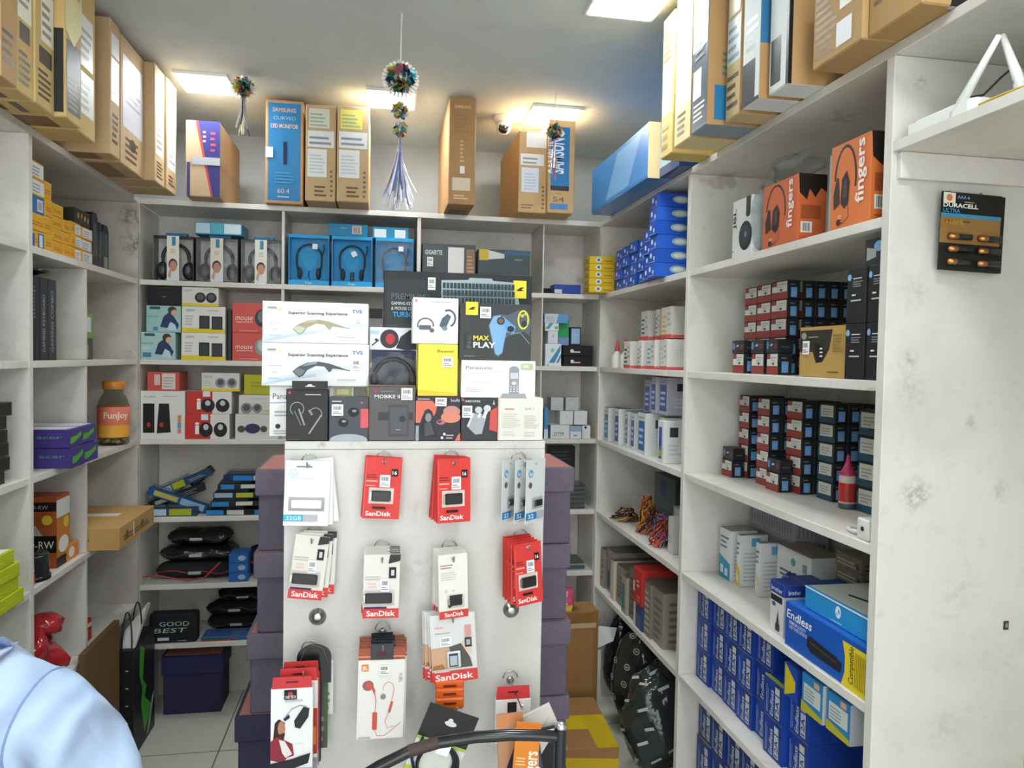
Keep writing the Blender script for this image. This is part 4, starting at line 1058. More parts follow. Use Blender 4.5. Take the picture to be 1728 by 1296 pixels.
# ---------------------------------------------------------------- hanging garlands
FOIL = ['d8d23a', 'c9d6dc', '2f8f9a', 'd86a7a', '2d2f55', 'e0a83a', 'e8ece8', '1f6a55', '6ab4c8']
def pompom(mb, c, r, seed, n=110):
    rr = random.Random(seed)
    for i in range(n):
        d = Vector((rr.gauss(0, 1), rr.gauss(0, 1), rr.gauss(0, 1))).normalized()
        s = d.cross(Vector((rr.random(), rr.random(), rr.random()))).normalized()
        c0 = Vector(c)
        w = r * .26
        L_ = r * rr.uniform(.8, 1.05)
        n2 = d.cross(s) * r * .1
        mb.add([c0 + d * r * .15, c0 + d * L_ * .7 + s * w, c0 + d * L_ + n2, c0 + d * L_ * .7 - s * w], [(0, 1, 2), (0, 2, 3)], (FOIL[(i * 7 + seed) % len(FOIL)], 'foil'))
def garland(label, u, v_top, balls, v_end, Y, wtas, nrib, cols, y_c=None):
    p = U(u, balls[0][0], 'Y', Y)
    o = thing('garland', label, 'garland', (p.x, Y, HC))
    mb = MB()
    mb.tube([(0, 0, -.001), (.001, 0, (p.z - HC) * .5), (0, 0, p.z - HC + .01)], .0012, ('e6e6e0', 'paper'), 5)
    mb.tube([(.004, 0, -.001), (-.002, .002, (p.z - HC) * .5), (0, 0, p.z - HC + .01)], .0012, ('e6e6e0', 'paper'), 5)
    mb.build('string', o)
    for k, (v, r) in enumerate(balls):
        q = U(u, v, 'Y', Y)
        mb = MB()
        mb.ball((0, 0, 0), r * .3, ('d8d8c8', 'foil'), 8, 6)
        pompom(mb, (0, 0, 0), r, k + int(u), 150 if k == 0 else 100)
        if k == 0 and r > .04:
            for j in range(26):
                a = 2 * PI * j / 26
                mb.poly([(r * .55 * math.cos(a), .012, r * .55 * math.sin(a)), (r * 1.08 * math.cos(a - .1), .016, r * 1.08 * math.sin(a - .1)), (r * 1.14 * math.cos(a), .014, r * 1.14 * math.sin(a)), (r * 1.08 * math.cos(a + .1), .016, r * 1.08 * math.sin(a + .1))], ('eceade', 'paper'))
        b = mb.build('pompom', o)
        b.location = (0, 0, q.z - HC)
    q0, q1 = U(u, balls[-1][0], 'Y', Y), U(u, v_end, 'Y', Y)
    rr = random.Random(int(u))
    mb = MB()
    for i in range(nrib):
        a, rad = rr.uniform(0, 2 * PI), rr.random() ** .5 * wtas
        L_ = (q1.z - q0.z) * rr.uniform(.7, 1)
        dx, dy = rad * math.cos(a), rad * .6 * math.sin(a)
        w = .0028
        th = rr.uniform(0, PI)
        wx, wy = w * math.cos(th), w * math.sin(th)
        seg = 6
        L0, R0 = [], []
        for t in range(seg + 1):
            s = t / seg
            x = dx * s * s + .004 * math.sin(5 * s + i) * s
            y = dy * s * s
            L0.append((x - wx, y - wy, L_ * s))
            R0.append((x + wx, y + wy, L_ * s))
        mb.add(L0 + R0, [(t, t + 1, seg + 2 + t, seg + 1 + t) for t in range(seg)], (cols[i % len(cols)], 'foil'))
    b = mb.build('tassel', o)
    b.location = (0, 0, q0.z - HC)
garland('long festive garland of three foil pompoms and a white tassel', 676, 20, [(131, .052), (186, .031), (219, .028)], 355, 2.385, .055, 70, ['efeff2', 'b4aed0', 'e3e0ea', '4f6fb0', 'f6f6f4', 'ececf0'])
garland('short garland with a dark pompom beside the ceiling light near the purple carton', 411, 128, [(147, .045)], 236, 3.03, .03, 14, ['d8d6b0', 'c4ccc8', '4a4a78', 'e0e0d8'])
garland('short garland with a green and red pompom before the carton marked 54', 936, 205, [(222, .036)], 304, 2.96, .022, 14, ['d9a9b0', '8d94b8', 'd8dce0', 'c05060'])

# ---------------------------------------------------------------- security camera
p = U(850, 197, 'Z', HC)
c = thing('security_camera', 'white dome security camera with a black lens on the ceiling', 'security camera', (p.x, p.y, HC))
mb = MB()
mb.lathe([(.048, -.0008), (.048, -.012), (.043, -.024), (.036, -.030), (.0005, -.030)], ('e4e4de', 'plastic'), 28)
mb.build('base', c)
mb = MB()
mb.ball((0, -.004, -.044), (.034, .034, .036), ('e6e6e0', 'plastic'), 24, 16)
mb.build('eyeball', c)
mb = MB()
mb.T = Matrix.Translation((-.004, -.033, -.058)) @ Matrix.Rotation(math.radians(62), 4, 'X')
mb.lathe([(.022, -.012), (.022, .004), (.019, .006), (.0005, .004)], ('17181b', 'gloss'), 24)
mb.lathe([(.009, .005), (.009, .0085), (.0005, .010)], ('2b2e36', 'gloss'), 16)
mb.build('lens', c)
# ---------------------------------------------------------------- pigeonholes of the unit behind the seated man
def ebox(name, label, cat, X, yn, yf, z, h, d, body, arts=None, **k):
    return carton(name, label, cat, (X, yn, z + .0004), (yf - yn, d, h), body, arts, PI / 2, **k)
def sbox(name, label, cat, x0, x1, Y, z, h, d, body, arts=None, rz=0, **k):
    return carton(name, label, cat, (x0, Y, z + .0004), (x1 - x0, d, h), body, arts, rz, **k)
def wbox(name, label, cat, X, yf, yn, z, h, d, body, arts=None, **k):
    return carton(name, label, cat, (X, yf, z + .0004), (yf - yn, d, h), body, arts, -PI / 2, **k)
NUM = ['bottom one', 'second up', 'third up', 'fourth up', 'fifth up', 'sixth up', 'seventh up']
def pos(i, n):
    return 'top one' if i == n - 1 and n > 1 else NUM[i]
YEL = 'd9a32c'
ya_w = [('r', .06, .1, .94, .9, 'd9dde0'), ('n', .12, .2, .86, .8, 3, '9aa4b4')]
ya_y = [('n', .1, .3, .9, .6, 2, 'b3701f'), ('r', 0, .9, 1, .96, 'e3b84a')]
ya_m = [('r', .45, .1, .98, .86, 'd9dde0'), ('n', .5, .2, .92, .76, 3, '9aa4b4'), ('n', .06, .3, .4, .6, 2, 'b3701f')]
cols = [(2.335, 2.425, 5, 'nearest the upright'), (2.427, 2.475, 4, 'second'), (2.478, 2.555, 4, 'third'), (2.558, 2.61, 3, 'fourth'), (2.613, 2.70, 3, 'fifth'), (2.703, 2.795, 3, 'last before the black packs')]
for ci, (a, b, n, wd) in enumerate(cols):
    hh = (.0495, .0515, .038, .0385, .0405, .0395)[ci]
    for i in range(n):
        f = ya_w if (ci == 0 and i >= 3) or ci == 5 else ya_m if ci == 4 else ya_y
        if ci == 0 and i == 0:
            f = ya_y + [('r', .02, .0, .3, .8, '2d6aa8'), ('r', .55, 0, .95, .9, '2d78b8'), ('r', .62, .1, .85, .8, 'cfd9e4')]
        c = '2f6fb0' if ci == 0 and i == 2 else YEL
        if c != YEL:
            f = [('r', .5, .15, .9, .85, 'e3e6ea'), ('bar', .55, .25, .86, .75, 7, '5a6478')]
        lb = f'{"blue" if c != YEL else "yellow"} small carton, {pos(i, n)} in the {wd} yellow column of the top pigeonhole' if 'near' not in wd and 'last' not in wd else f'{"blue" if c != YEL else "yellow"} small carton, {pos(i, n)} in the yellow column {wd}'
        ebox('small_carton', lb, 'box', -.982 + .002 * ((i + ci) % 2), a, b, Z[1] + hh * i, hh - .0008, .12, c, {'F': f}, group='yellow cartons in the top pigeonhole')
ebox('cable_pack', 'black flat pack with orange marks lying on the yellow cartons', 'pack', -.985, 2.66, 2.79, Z[1] + .0405 * 3 + .0006, .05, .13, '33352f', {'F': [('e', .2, .55, .06, .2, 'c08a3a'), ('e', .42, .6, .05, .2, 'b9803a'), ('e', .62, .5, .05, .2, 'c59a4a'), ('e', .82, .45, .05, .2, 'c08a3a')]})
for i, (a, b, h, t) in enumerate(((2.80, 2.86, .185, 0), (2.865, 2.90, .16, 1), (2.905, 2.965, .16, 2))):
    o = thing('mouse_pack', ['black pack, tallest of three beside the yellow cartons', 'thin black pack in the middle of three beside the yellow cartons', 'black pack with a pale foot beside the yellow cartons'][i], 'pack', (-.985, (a + b) / 2, Z[1] + .0004))
    mb = MB()
    w = (b - a) / 2
    out = [(0, -w, 0), (0, w, 0), (0, w, h - .02), (0, w * .6, h), (0, -w * .6, h), (0, -w, h - .02)]
    mb.prism(out, (-.13, 0, 0), ('23262a', 'gloss'))
    mb.build('shell', o)
    mb = MB()
    mb.box(.0006, -w * .5, h * .3, .0012, w * .5, h * .8, '4e555a')
    if t == 2:
        mb.box(.0006, -w * .6, .004, .0012, w * .6, h * .28, '8f9a88')
    mb.build('printed_insert', o)
# second row: tall black keyboards, small green boxes
for i, (a, b, c) in enumerate(((2.345, 2.40, '262a33'), (2.405, 2.455, '30333b'), (2.46, 2.515, '33393c'))):
    ebox('keyboard_box', ['tall black keyboard box against the upright', 'middle tall black keyboard box with lettering down its spine', 'tall black keyboard box nearest the pigeonhole divider'][i], 'box', -.985, a, b, Z[2], .245, .3, c,
         {'F': [('n', .3, .5, .5, .9, 9, '7d8690') if i == 0 else ('t', .62, .1, .07, ('GAMING KEYBOARD', 'GAMING COMBO')[i - 1], 'a9b0b4', {'rot': 90, 'w': 3.4}), ('r', .0, .0, 1, .02, '15171a')]})
o = thing('plastic_bag', 'crumpled black plastic bag lying on the tall keyboard boxes', 'bag', (-1.1, 2.44, Z[2] + .248))
mb = MB()
crumple(mb, (0, 0, .018), (.115, .10, .016), ('1f2224', 'film'), 21, 20, 10, .16, .0015)
mb.build('bag_body', o)
ebox('small_carton', 'green and white carton on top of the pair in the far second row pigeonhole', 'box', -1.0, 2.75, 2.86, Z[2] + .075, .085, .1, '7d9a5c', {'F': [('r', .2, .25, .8, .85, 'd8dce6')], 'L': [('r', .15, .2, .7, .75, 'dfe2ea')]})
ebox('small_carton', 'dark green carton under the green and white one', 'box', -1.0, 2.75, 2.855, Z[2], .0742, .1, '46523f', {'F': [('r', .1, .1, .6, .7, '93a05a')], 'L': [('r', .1, .1, .6, .7, '93a05a')]})
# third row: purple boxes and jars
PUR = '42347a'
AC = [('p', [(.08, .2), (.4, .25), (.86, .55), (.86, .8), (.5, .6), (.1, .55)], '55a83a')]
AL = [('p', [(0, .35), (.55, .4), (.55, .75), (.1, .62), (0, .6)], '4fae38'), ('t', .62, .5, .2, 'acer', '4a8a7a', {'w': .3, 'b': .01})]
for i, (yn, yf, X, z, h) in enumerate(((2.467, 2.570, -.925, 0, .062), (2.573, 2.70, -.93, 0, .06), (2.462, 2.572, -.93, .0628, .056), (2.575, 2.695, -.935, .0628, .056))):
    ebox('battery_box', ['purple and green box, lower of the pair facing the camera', 'purple and green box at the bottom behind the front pair', 'purple and green box, upper of the pair facing the camera', 'purple and green box on top, next to the sweets jars'][i], 'box', X, yn, yf, Z[3] + z, h, .24 if i % 2 == 0 else .2, PUR if i % 2 == 0 else '3c3c86', {'F': AC, 'L': AL, 'T': [('r', .05, .05, .95, .95, 'cfd0d6')] if i > 1 else []}, group='purple boxes in the pigeonhole')
def jar(label, c, r, h, lid, wrap, body='dfe3da'):
    o = thing('sweets_jar', label, 'jar', c)
    mb = MB()
    mb.lathe([(r * .9, .0006), (r, .006), (r, h * .62), (r * .82, h * .74), (r * .6, h * .82), (r * .6, h * .88)], (body, 'clear'), 24)
    mb.build('jar_body', o)
    mb = MB()
    mb.lathe([(r * .93, h * .12), (r * 1.012, h * .13), (r * 1.012, h * .6), (r * .99, h * .605)], (wrap[0], 'print'), 24)
    mb.lathe([(r * 1.016, h * .13), (r * 1.016, h * .32)], (wrap[1], 'print'), 24)
    if len(wrap) > 2:
        for st, zz_, sz in (('FunJoy', .43, .10),):
            vs_, fs, a, b = text_geo(st, .02)
            k = sz * h / .73
            mb.add([(r * 1.022 * math.sin((x - (a + b) / 2) * k / r + .5), -r * 1.022 * math.cos((x - (a + b) / 2) * k / r + .5), zz_ * h + y * k) for x, y in vs_], fs, 'f2ead8')
    mb.build('wrapper', o)
    mb = MB()
    rr = random.Random(3)
    for i in range(26):
        a, q = rr.uniform(0, 6.28), r * .75 * rr.random() ** .5
        mb.ball((q * math.cos(a), q * math.sin(a), .012 + rr.random() * h * .08), (.011, .009, .008), (['c9c4a8', 'b9a870', '9db07a'][i % 3], 'gloss'), 7, 5)
    b = mb.build('sweets', o)
    b['kind'] = 'stuff'
    mb = MB()
    mb.lathe([(r * .68, h * .875), (r * .7, h * .88), (r * .7, h * .985), (r * .66, h), (.0005, h)], (lid, 'plastic'), 28)
    mb.build('lid', o)
    return o
jar('clear sweets jar with an orange lid and a pink and orange wrapper', (-1.012, 3.10, Z[3]), .056, .245, 'd98a2c', ('e07a62', 'e8a840', 1))
jar('dark sweets jar with a pink lid beside the orange lidded jar', (-1.12, 2.985, Z[3]), .055, .19, 'c9788a', ('7d5a58', '6a4a48'), 'c9b0a8')
jar('small jar with a teal lid among the sweets jars', (-1.045, 2.925, Z[3]), .026, .10, '3f9aa4', ('d9d6cc', 'c9b9a8'))
ebox('small_carton', 'brown carton standing behind the sweets jars', 'box', -1.2, 2.87, 3.0, Z[3], .27, .1, '7d6350', {'L': [('n', .2, .4, .8, .6, 3, '5a463a')]}, kind='kraft')
# fourth row: recordable discs, spindle, cardboard tray
carton('disc_box', 'brown and black disc box reading CD-RW with a disc picture', 'box', (-1.112, 2.53, Z[4] + .0004), (.12, .1, .225), 'a5522e',
       {'F': [('p', [(.1, .62), (.5, .6), (.78, .36), (.8, .28), (.1, .28)], 'b9b4ac'), ('p', [(.3, .5), (.5, .46), (.6, .34), (.3, .34)], 'd9a9a0'), ('r', 0, .8, 1, .93, '1e1a1a'), ('t', .3, .83, .06, 'CD-RW', 'a9a4a0', {'w': .5}), ('r', 0, .22, 1, .46, '17150f'), ('t', .16, .28, .11, 'CD-RW', 'e9e6e0', {'w': .78}), ('e', .78, .68, .13, .07, 'd9c03a')],
        'R': [('r', 0, .7, 1, .95, 'd9d9d4'), ('r', 0, .02, 1, .7, 'c0782e'), ('e', .5, .3, .38, .12, 'e9e6e0'), ('r', 0, 0, 1, .14, '1e1a1a'), ('e', .7, .6, .2, .08, 'd9c03a')]}, 0)
o = thing('disc_spindle', 'black recordable disc spindle with a domed cover', 'disc spindle', (-1.03, 2.42, Z[4]))
mb = MB()
mb.lathe([(.062, .0005), (.062, .012), (.058, .014), (.0006, .014)], ('1c1d20', 'gloss'), 32)
mb.build('base', o)
mb = MB()
mb.lathe([(.0575, .0145), (.0575, .072), (.054, .077), (.02, .077), (.018, .082), (.0006, .082)], ('23252a', 'gloss'), 32)
mb.build('cover', o)
ebox('small_carton', 'small orange carton with a white label at the shelf edge', 'box', -.99, 2.60, 2.70, Z[4], .05, .06, 'd08236', {'F': [('e', .4, .5, .24, .35, 'e6ddd0')], 'L': [('e', .6, .5, .22, .3, 'e6ddd0')]})
ebox('small_carton', 'small black and red carton against the upright below the disc box', 'box', -.985, 2.325, 2.365, Z[4], .075, .05, '33363c', {'L': [('r', 0, 0, 1, .45, 'b9343a')], 'F': [('r', 0, 0, 1, .4, 'b9343a'), ('n', .1, .5, .9, .7, 1, 'c9c9cc')]})
o = thing('flat_carton', 'long flat tan carton lying half out of the pigeonhole', 'box', (-.875, 2.735, Z[4]))
mb = MB()
dd = (.40, .42, .078)
mb.T = Matrix.Rotation(PI / 2, 4, 'Z')
mb.box(0, 0, .0005, *dd, ('c09a62', 'kraft'), .002)
art(mb, 'F', dd, [('n', .1, .3, .9, .6, 2, '6f5532'), ('r', .36, .2, .4, .9, 'd9d2c4'), ('e', .2, .5, .04, .22, '7d6340'), ('e', .62, .5, .05, .22, '7d6340')])
art(mb, 'L', dd, [('n', .5, .45, .8, .6, 1, '54483a')])
mb.build('carton_body', o)
for x0, y0 in ((.06, .12), (.2, .05)):
    mb = MB()
    mb.box(-.15 - y0, x0, .0786, -.02 - y0, x0 + .05, .0792, 'e6e3da')
    mb.build('label', o)
ebox('small_carton', 'pale green carton at the back of the far fourth row pigeonhole', 'box', -1.2, 2.74, 2.84, Z[4] + .17, .08, .08, 'b4b8a4', {'L': [('e', .5, .6, .12, .2, '7d9a6a')]})
ebox('small_carton', 'narrow tan carton standing under the pale green carton', 'box', -1.2, 2.74, 2.84, Z[4] + .0795, .0896, .08, 'a88552', {}, kind='kraft')
# fifth row: red bag, leaning tan carton, red packet
def lump(name, label, cat, c, r, col, kind='film', seed=1, amp=.16, rot=None, flat=True, extra=None):
    o = thing(name, label, cat, c, 0, None, rot)
    mb = MB()
    crumple(mb, (0, 0, r[2]), r, (col, kind), seed, 26, 16, amp, .0008 if flat else None)
    mb.build(extra or 'bag_body', o)
    return o
o = lump('plastic_bag', 'crumpled shiny red plastic bag in the pigeonhole above the shirt', 'bag', (-1.085, 2.475, .5155), (.115, .105, .095), 'a8242c', 'film', 31, .24)
mb = MB()
crumple(mb, (.06, .045, .175), (.052, .06, .034), ('b02a30', 'film'), 37, 16, 10, .2)
mb.build('knot', o)
carton('carton_box', 'brown carton leaning on its corner in the far pigeonhole', 'box', (-1.283, 2.79, .5165), (.26, .09, .2), '85603a', {'F': [('n', .1, .2, .8, .8, 6, '5f4428')], 'R': [('n', .1, .2, .9, .8, 5, '5f4428'), ('r', .3, .7, .8, .85, 'd6d6d0')], 'T': [('n', .1, .2, .9, .8, 5, '6a4d2e')]}, 0, rot=(0, 0, math.radians(20)), kind='kraft')
ebox('snack_box', 'small red and white packet at the front of the lower far pigeonhole', 'box', -1.0, 2.74, 2.84, .5155, .085, .07, 'c93a30', {'F': [('p', [(0, 0), (1, 0), (1, .12), (0, .12)], 'e9e6e0'), ('p', [(0, .8), (1, .66), (1, .82), (0, .95)], 'e9e6e0'), ('e', .5, .5, .2, .25, 'e0752a')], 'L': [('p', [(0, .7), (1, .8), (1, .95), (0, .85)], 'e9e6e0'), ('p', [(0, 0), (1, 0), (1, .14), (0, .1)], 'e9e6e0'), ('r', .25, .25, .4, .6, 'f0d9d0')]})
# floor level
lump('plastic_bag', 'dark red bag on the floor under the shirt-side pigeonhole', 'bag', (-1.12, 2.52, 0), (.14, .13, .13), '5f2f28', 'film', 8, .14)
ebox('small_carton', 'white and blue carton on top of a brown one at floor level', 'box', -1.0, 2.76, 2.88, .2505, .09, .15, 'c9cdd8', {'F': [('e', .4, .6, .15, .1, '6a74c0')], 'L': [('e', .5, .5, .14, .12, '6a74c0'), ('e', .3, .8, .1, .08, '6a74c0')]})
ebox('carton_box', 'brown carton with a round mark at floor level', 'box', -1.0, 2.745, 2.95, 0, .25, .2, '8a6038', {'L': [('arc', .5, .6, .2, None, 0, 360, .02, '6a4a2a')]}, kind='kraft')
# camera end bay: goods cut by the picture edge
o = None
for i, (h, c, ar, lb) in enumerate(((.062, '3a3b3c', [('r', 0, .2, .45, .9, 'c9c8c0')], 'grey and black carton at the bottom by the picture corner'), (.034, '2f74a8', [('r', 0, .1, .8, .9, '3a7ab8')], 'flat blue carton by the picture corner'), (.04, 'e2ddd8', [('r', .62, 0, 1, 1, 'd8675a')], 'white and red carton by the picture corner'), (.05, '2f302e', [('r', .1, .1, .72, .9, 'd2d3cd')], 'black carton with a white label, on top by the picture corner'))):
    zz_ = Z[2] + (0, .0628, .0976, .1384)[i]
    ebox('small_carton', lb, 'box', -.985, 1.9, 2.06 + .03 * (i % 2) + .03, zz_, h, .14, c, {'F': ar, 'L': ar})
for i in range(6):
    ebox('battery_pack', f'black pack with a lime edge, {pos(i, 6)} in the lime edged pile', 'pack', -.99 + .008 * (i % 2), 2.04, 2.20 + .012 * (i % 3), Z[3] + .0365 * i, .0358, .14, '24261f', {'F': [('r', 0, .1, .26, .9, '8fae2c'), ('r', .26, .0, 1, .06, '4d5a1e')]}, group='black and lime packs')
o = thing('paper_ream', 'white stack of paper sheets beside the black and lime packs', 'paper', (-.98, 1.95, Z[3]))
for i in range(3):
    mb = MB()
    mb.box(-.18, -.07 + .004 * i, .0006 + .031 * i, .004 * (i % 2), .075 - .006 * i, .0306 + .031 * i, ('ecebe4', 'paper'), .0012)
    mb.build('sheet_bundle', o)
for i in range(4):
    ebox('small_carton', f'lime green carton, {pos(i, 4)} of the lime pile by the shirt', 'box', -.952 - .004 * (i % 2), 1.98, 2.218 - .01 * (i % 2) - .012 * i, Z[4] + .0385 * i, .0377, .18, 'b5c51e', {'F': [('n', .1, .4, .9, .5, 1, 'd6e05a'), ('r', 0, 0, 1, .06, '93a216')], 'T': [('r', .04, .04, .96, .96, 'e9ecec'), ('r', .2, .3, .5, .6, '4f9fb8')] if i == 3 else []}, group='lime cartons')
# ---------------------------------------------------------------- goods in the rear unit
YF = YB + .012
def window_headphone(label, u0, u1, vt, seed, gleam):
    a, b = U(u0, vt, 'Y', YF), U(u1, vt, 'Y', YF)
    w, h, d = b.x - a.x, (a.z + b.z) / 2 - Z[1], .075
    o = thing('headphone_box', label, 'headphone box', ((a.x + b.x) / 2, YF, Z[1] + .0004))
    mb = MB()
    mb.box(-w / 2, d - .004, 0, w / 2, d, h, 'd6d9d3', .001)
    mb.box(-w / 2, .001, 0, w / 2, d - .0042, .004, '33363a')
    mb.box(-w / 2, .001, h - .004, w / 2, d - .0042, h, '33363a')
    mb.box(-w / 2, .001, .0042, -w / 2 + .003, d - .0042, h - .0042, '6c706e')
    mb.box(w / 2 - .003, .001, .0042, w / 2, d - .0042, h - .0042, '33363a')
    mb.build('tray', o)
    mb = MB()
    R = w * .325
    cz = h * .55
    mb.ring((0, d * .55, cz), R, .0075, ('26282c', 'plastic'), math.radians(-5), math.radians(185), 20, sy=1.0)
    for s in (-1, 1):
        mb.ball((s * R, d * .5, h * .24), (.026, .017, .037), ('1f2125', 'plastic'), 14, 10)
        mb.ball((s * R * .98, d * .5 - .014, h * .24), (.013, .006, .02), ('54585c', 'plastic'), 12, 8)
        mb.tube([(s * R, d * .55, cz), (s * R, d * .52, h * .3)], .0055, ('26282c', 'plastic'), 8)
    mb.build('headphones', o)
    mb = MB()
    dd = (w * .3, .0012, h - .001)
    mb.T = Matrix.Translation((-w * .16, -.0006, .0005))
    mb.box(0, 0, 0, *dd, 'e3e0d4')
    art(mb, 'F', dd, [('r', .42, .78, .72, .98, '3f86a8'), ('n', .3, .62, .7, .72, 3, ('c9b06a', 'd9a9a0', '9fc0c8')[seed % 3]), ('e', .5, .36, .36, .13, '4a3a33'), ('e', .52, .32, .3, .12, 'c08f78'), ('p', [(.1, 0), (.2, .14), (.5, .2), (.85, .16), (1, 0)], 'd3d9e0'), ('p', [(.1, .1), (.3, .3), (.4, .22), (.3, .04)], 'c79a84')])
    mb.build('paper_band', o)
    mb = MB()
    mb.box(-w / 2 + .003, .0015, .004, w / 2 - .003, .0022, h - .004, ('ffffff', 'wrap' if gleam else 'clear'))
    mb.build('window', o)
    mb = MB()
    mb.box(-w * .22, .02, h, w * .3, .05, h + .014, '2f7299')
    mb.build('hang_tab', o)
    return o
window_headphone('clear fronted box with large headphones at the end beside the pigeonholes', 258, 327, 398, 0, 0)
window_headphone('clear fronted box with large headphones, middle of three, under the blue box', 331, 402, 402, 1, 1)
window_headphone('clear fronted box with large headphones beside the blue headset boxes', 407, 475, 405, 2, 1)
sbox('headset_box', 'light blue box lying on top of the middle clear headphone box', 'box', -.76, -.575, YF + .003, U(360, 402, 'Y', YF).z + .0155, .05, .16, '4f9fc6', {'F': [('r', .02, .1, .32, .9, 'b9d9e8'), ('r', .34, .1, .6, .9, '5ab6cc'), ('r', .62, .1, .98, .9, 'cfe4e8')]})
def blue_headset(label, u0, u1, vt, k):
    a, b = U(u0, vt, 'Y', YF), U(u1, vt, 'Y', YF)
    w, h, d = b.x - a.x, (a.z + b.z) / 2 - Z[1], .08
    o = thing('headset_box', label, 'headset box', ((a.x + b.x) / 2, YF, Z[1] + .0004))
    B_ = '2aa2dc'
    mb = MB()
    mb.box(-w / 2, d * .45, 0, w / 2, d, h, '36aee4', .001)
    mb.box(-w / 2, .0, 0, w / 2, d * .45 - .0002, h * .1, B_, .001)
    mb.box(-w / 2, .0, h * .93, w / 2, d * .45 - .0002, h, B_, .001)
    mb.box(-w / 2, .0, h * .1, -w / 2 + .006, d * .45 - .0002, h * .93, '1d7cb4')
    mb.box(w / 2 - .006, .0, h * .1, w / 2, d * .45 - .0002, h * .93, '1d7cb4')
    mb.text('hp', (0, -.0004, h * .03), (1, 0, 0), (0, 0, 1), h * .045, 'bfe0ee', w * .16, .01, 'c')
    mb.T = Matrix.Translation((0, d * .45 - .0012, 0))
    mb.text('hp', (0, 0, h * .72), (1, 0, 0), (0, 0, 1), h * .05, 'bfe0ee', w * .14, .01, 'c')
    mb.poly([(w * .25 * math.cos(t) * (1 if math.sin(t) > 0 else .7), .0004, h * .55 + h * .24 * math.sin(t)) for t in [2 * PI * i / 24 for i in range(24)]], '45c0f0')
    mb.build('carton', o)
    mb = MB()
    R = w * .31
    mb.ring((0, d * .22, h * .56), R, .0042, ('1b1d22', 'plastic'), 0, PI, 20, sy=1.05)
    for s in (-1, 1):
        mb.tube([(s * R, d * .22, h * .56), (s * R * .98, d * .22, h * .4), (s * R * .78, d * .2, h * .24)], .0042, ('1b1d22', 'plastic'), 8)
        mb.ball((s * R * .74, d * .2, h * .24), (.011, .012, .026), ('241f22', 'plastic'), 12, 8)
    mb.tube([(R, d * .2, h * .6), (R * 1.18, d * .14, h * .72), (R * 1.16, d * .12, h * .82)], .0028, ('1b1d22', 'plastic'), 6)
    if k:
        mb.box(-.008, d * .3, h * .11, .008, d * .42, h * .3, ('23252c', 'plastic'), .003)
    else:
        mb.tube([(0, d * .3, h * .3), (-.004, d * .3, h * .2), (.004, d * .3, h * .11)], .002, ('23252c', 'plastic'), 6)
    mb.build('headset', o)
    mb = MB()
    mb.box(-w / 2 + .006, .0006, h * .1, w / 2 - .006, .0014, h * .93, ('eaf6fb', 'wrap' if k == 2 else 'clear'))
    mb.build('window', o)
    mb = MB()
    c = [(.08, .72), (.02, .58), (.1, .74)][k]
    mb.T = Matrix.Translation((w * c[0], -.0002, h * c[1])) @ Matrix.Rotation(math.radians(-28 if k == 1 else 2), 4, 'Y')
    mb.box(0, -.0008, 0, w * .13, -.0002, w * .13, 'eef0ee')
    mb.build('price_sticker', o)
blue_headset('blue headset box beside the clear headphone boxes', 487, 556, 396, 0)
blue_headset('blue headset box with a tilted price sticker, middle of three', 560, 629, 399, 1)
blue_headset('glossy blue headset box partly covered by the keyboard box', 634, 698, 402, 2)
zt_ = U(590, 399, 'Y', YF).z + .0012
sbox('headset_box', 'flat blue box lying on the middle blue headset box', 'box', -.222, -.058, YF + .004, zt_, .052, .18, '1f86b4', {'F': [('r', .6, .2, .84, .86, 'd9d3cc'), ('bar', .63, .26, .81, .8, 8, '55504c'), ('n', .3, .62, .5, .74, 1, '8fd0d8')], 'T': [('r', 0, 0, 1, 1, '1a4f70')]})
sbox('headset_box', 'flat blue box with two white labels over the glossy headset box', 'box', -.038, .115, YF + .004, zt_ - .0035, .05, .17, '2590bb', {'F': [('r', .05, .1, .38, .8, 'e6eef0'), ('r', .62, .1, .92, .8, 'e6eef0')], 'T': [('r', 0, 0, 1, 1, '1a4f70')]})
fb('motherboard_box', 'grey motherboard box reading GIGABYTE with a white label'.replace('GIGABYTE', 'a maker name'), 'box', 713, 803, 412, YF, Z[1], .09, '4f5658', {'F': [('t', .05, .76, .1, 'GIGABYTE', 'd0d3d3', {'w': .32, 'b': .02}), ('r', .46, .0, .98, .3, '3f5262'), ('t', .52, .2, .15, 'P4528', 'd6d8d6', {'w': .4, 'b': .02}), ('r', .82, .3, .98, .9, '93785e'), ('n', .84, .4, .96, .8, 5, 'c9a070')]}, kids=[('paper_label', 'F', .48, .3, .78, .93, 'dfdfdb'), STK('F', .09, .5, .2, .7)])
fb('motherboard_box', 'grey motherboard box with a yellow corner beside the empty compartment', 'box', 807, 895, 422, YF, Z[1], .09, '4a5558', {'F': [('r', .02, .74, .2, 1, 'd9b832'), ('p', [(.2, .76), (.5, .8), (.5, .9), (.2, .98)], 'd9dcda'), ('r', .5, .88, 1, .98, '3d6688'), ('n', .7, .76, .92, .82, 1, '93a0a4')]})
sbox('small_carton', 'small blue carton lying in the narrow top compartment', 'box', .775, .90, YF + .03, Z[1], .045, .08, '2f4a9c', {'F': [('r', .02, .1, .3, .5, 'd9d9dc')]})
o = thing('cable_coil', 'small dark coil of cable beside the small blue carton', 'cable', (.745, YF + .05, Z[1]))
mb = MB()
for k in range(3):
    mb.ring((.0, 0, .006 + .008 * k), .022 - .003 * k, .0045, ('25262a', 'rubber'), 0, 2 * PI, 16, ((1, 0, 0), (0, 1, 0)))
mb.build('cable', o)

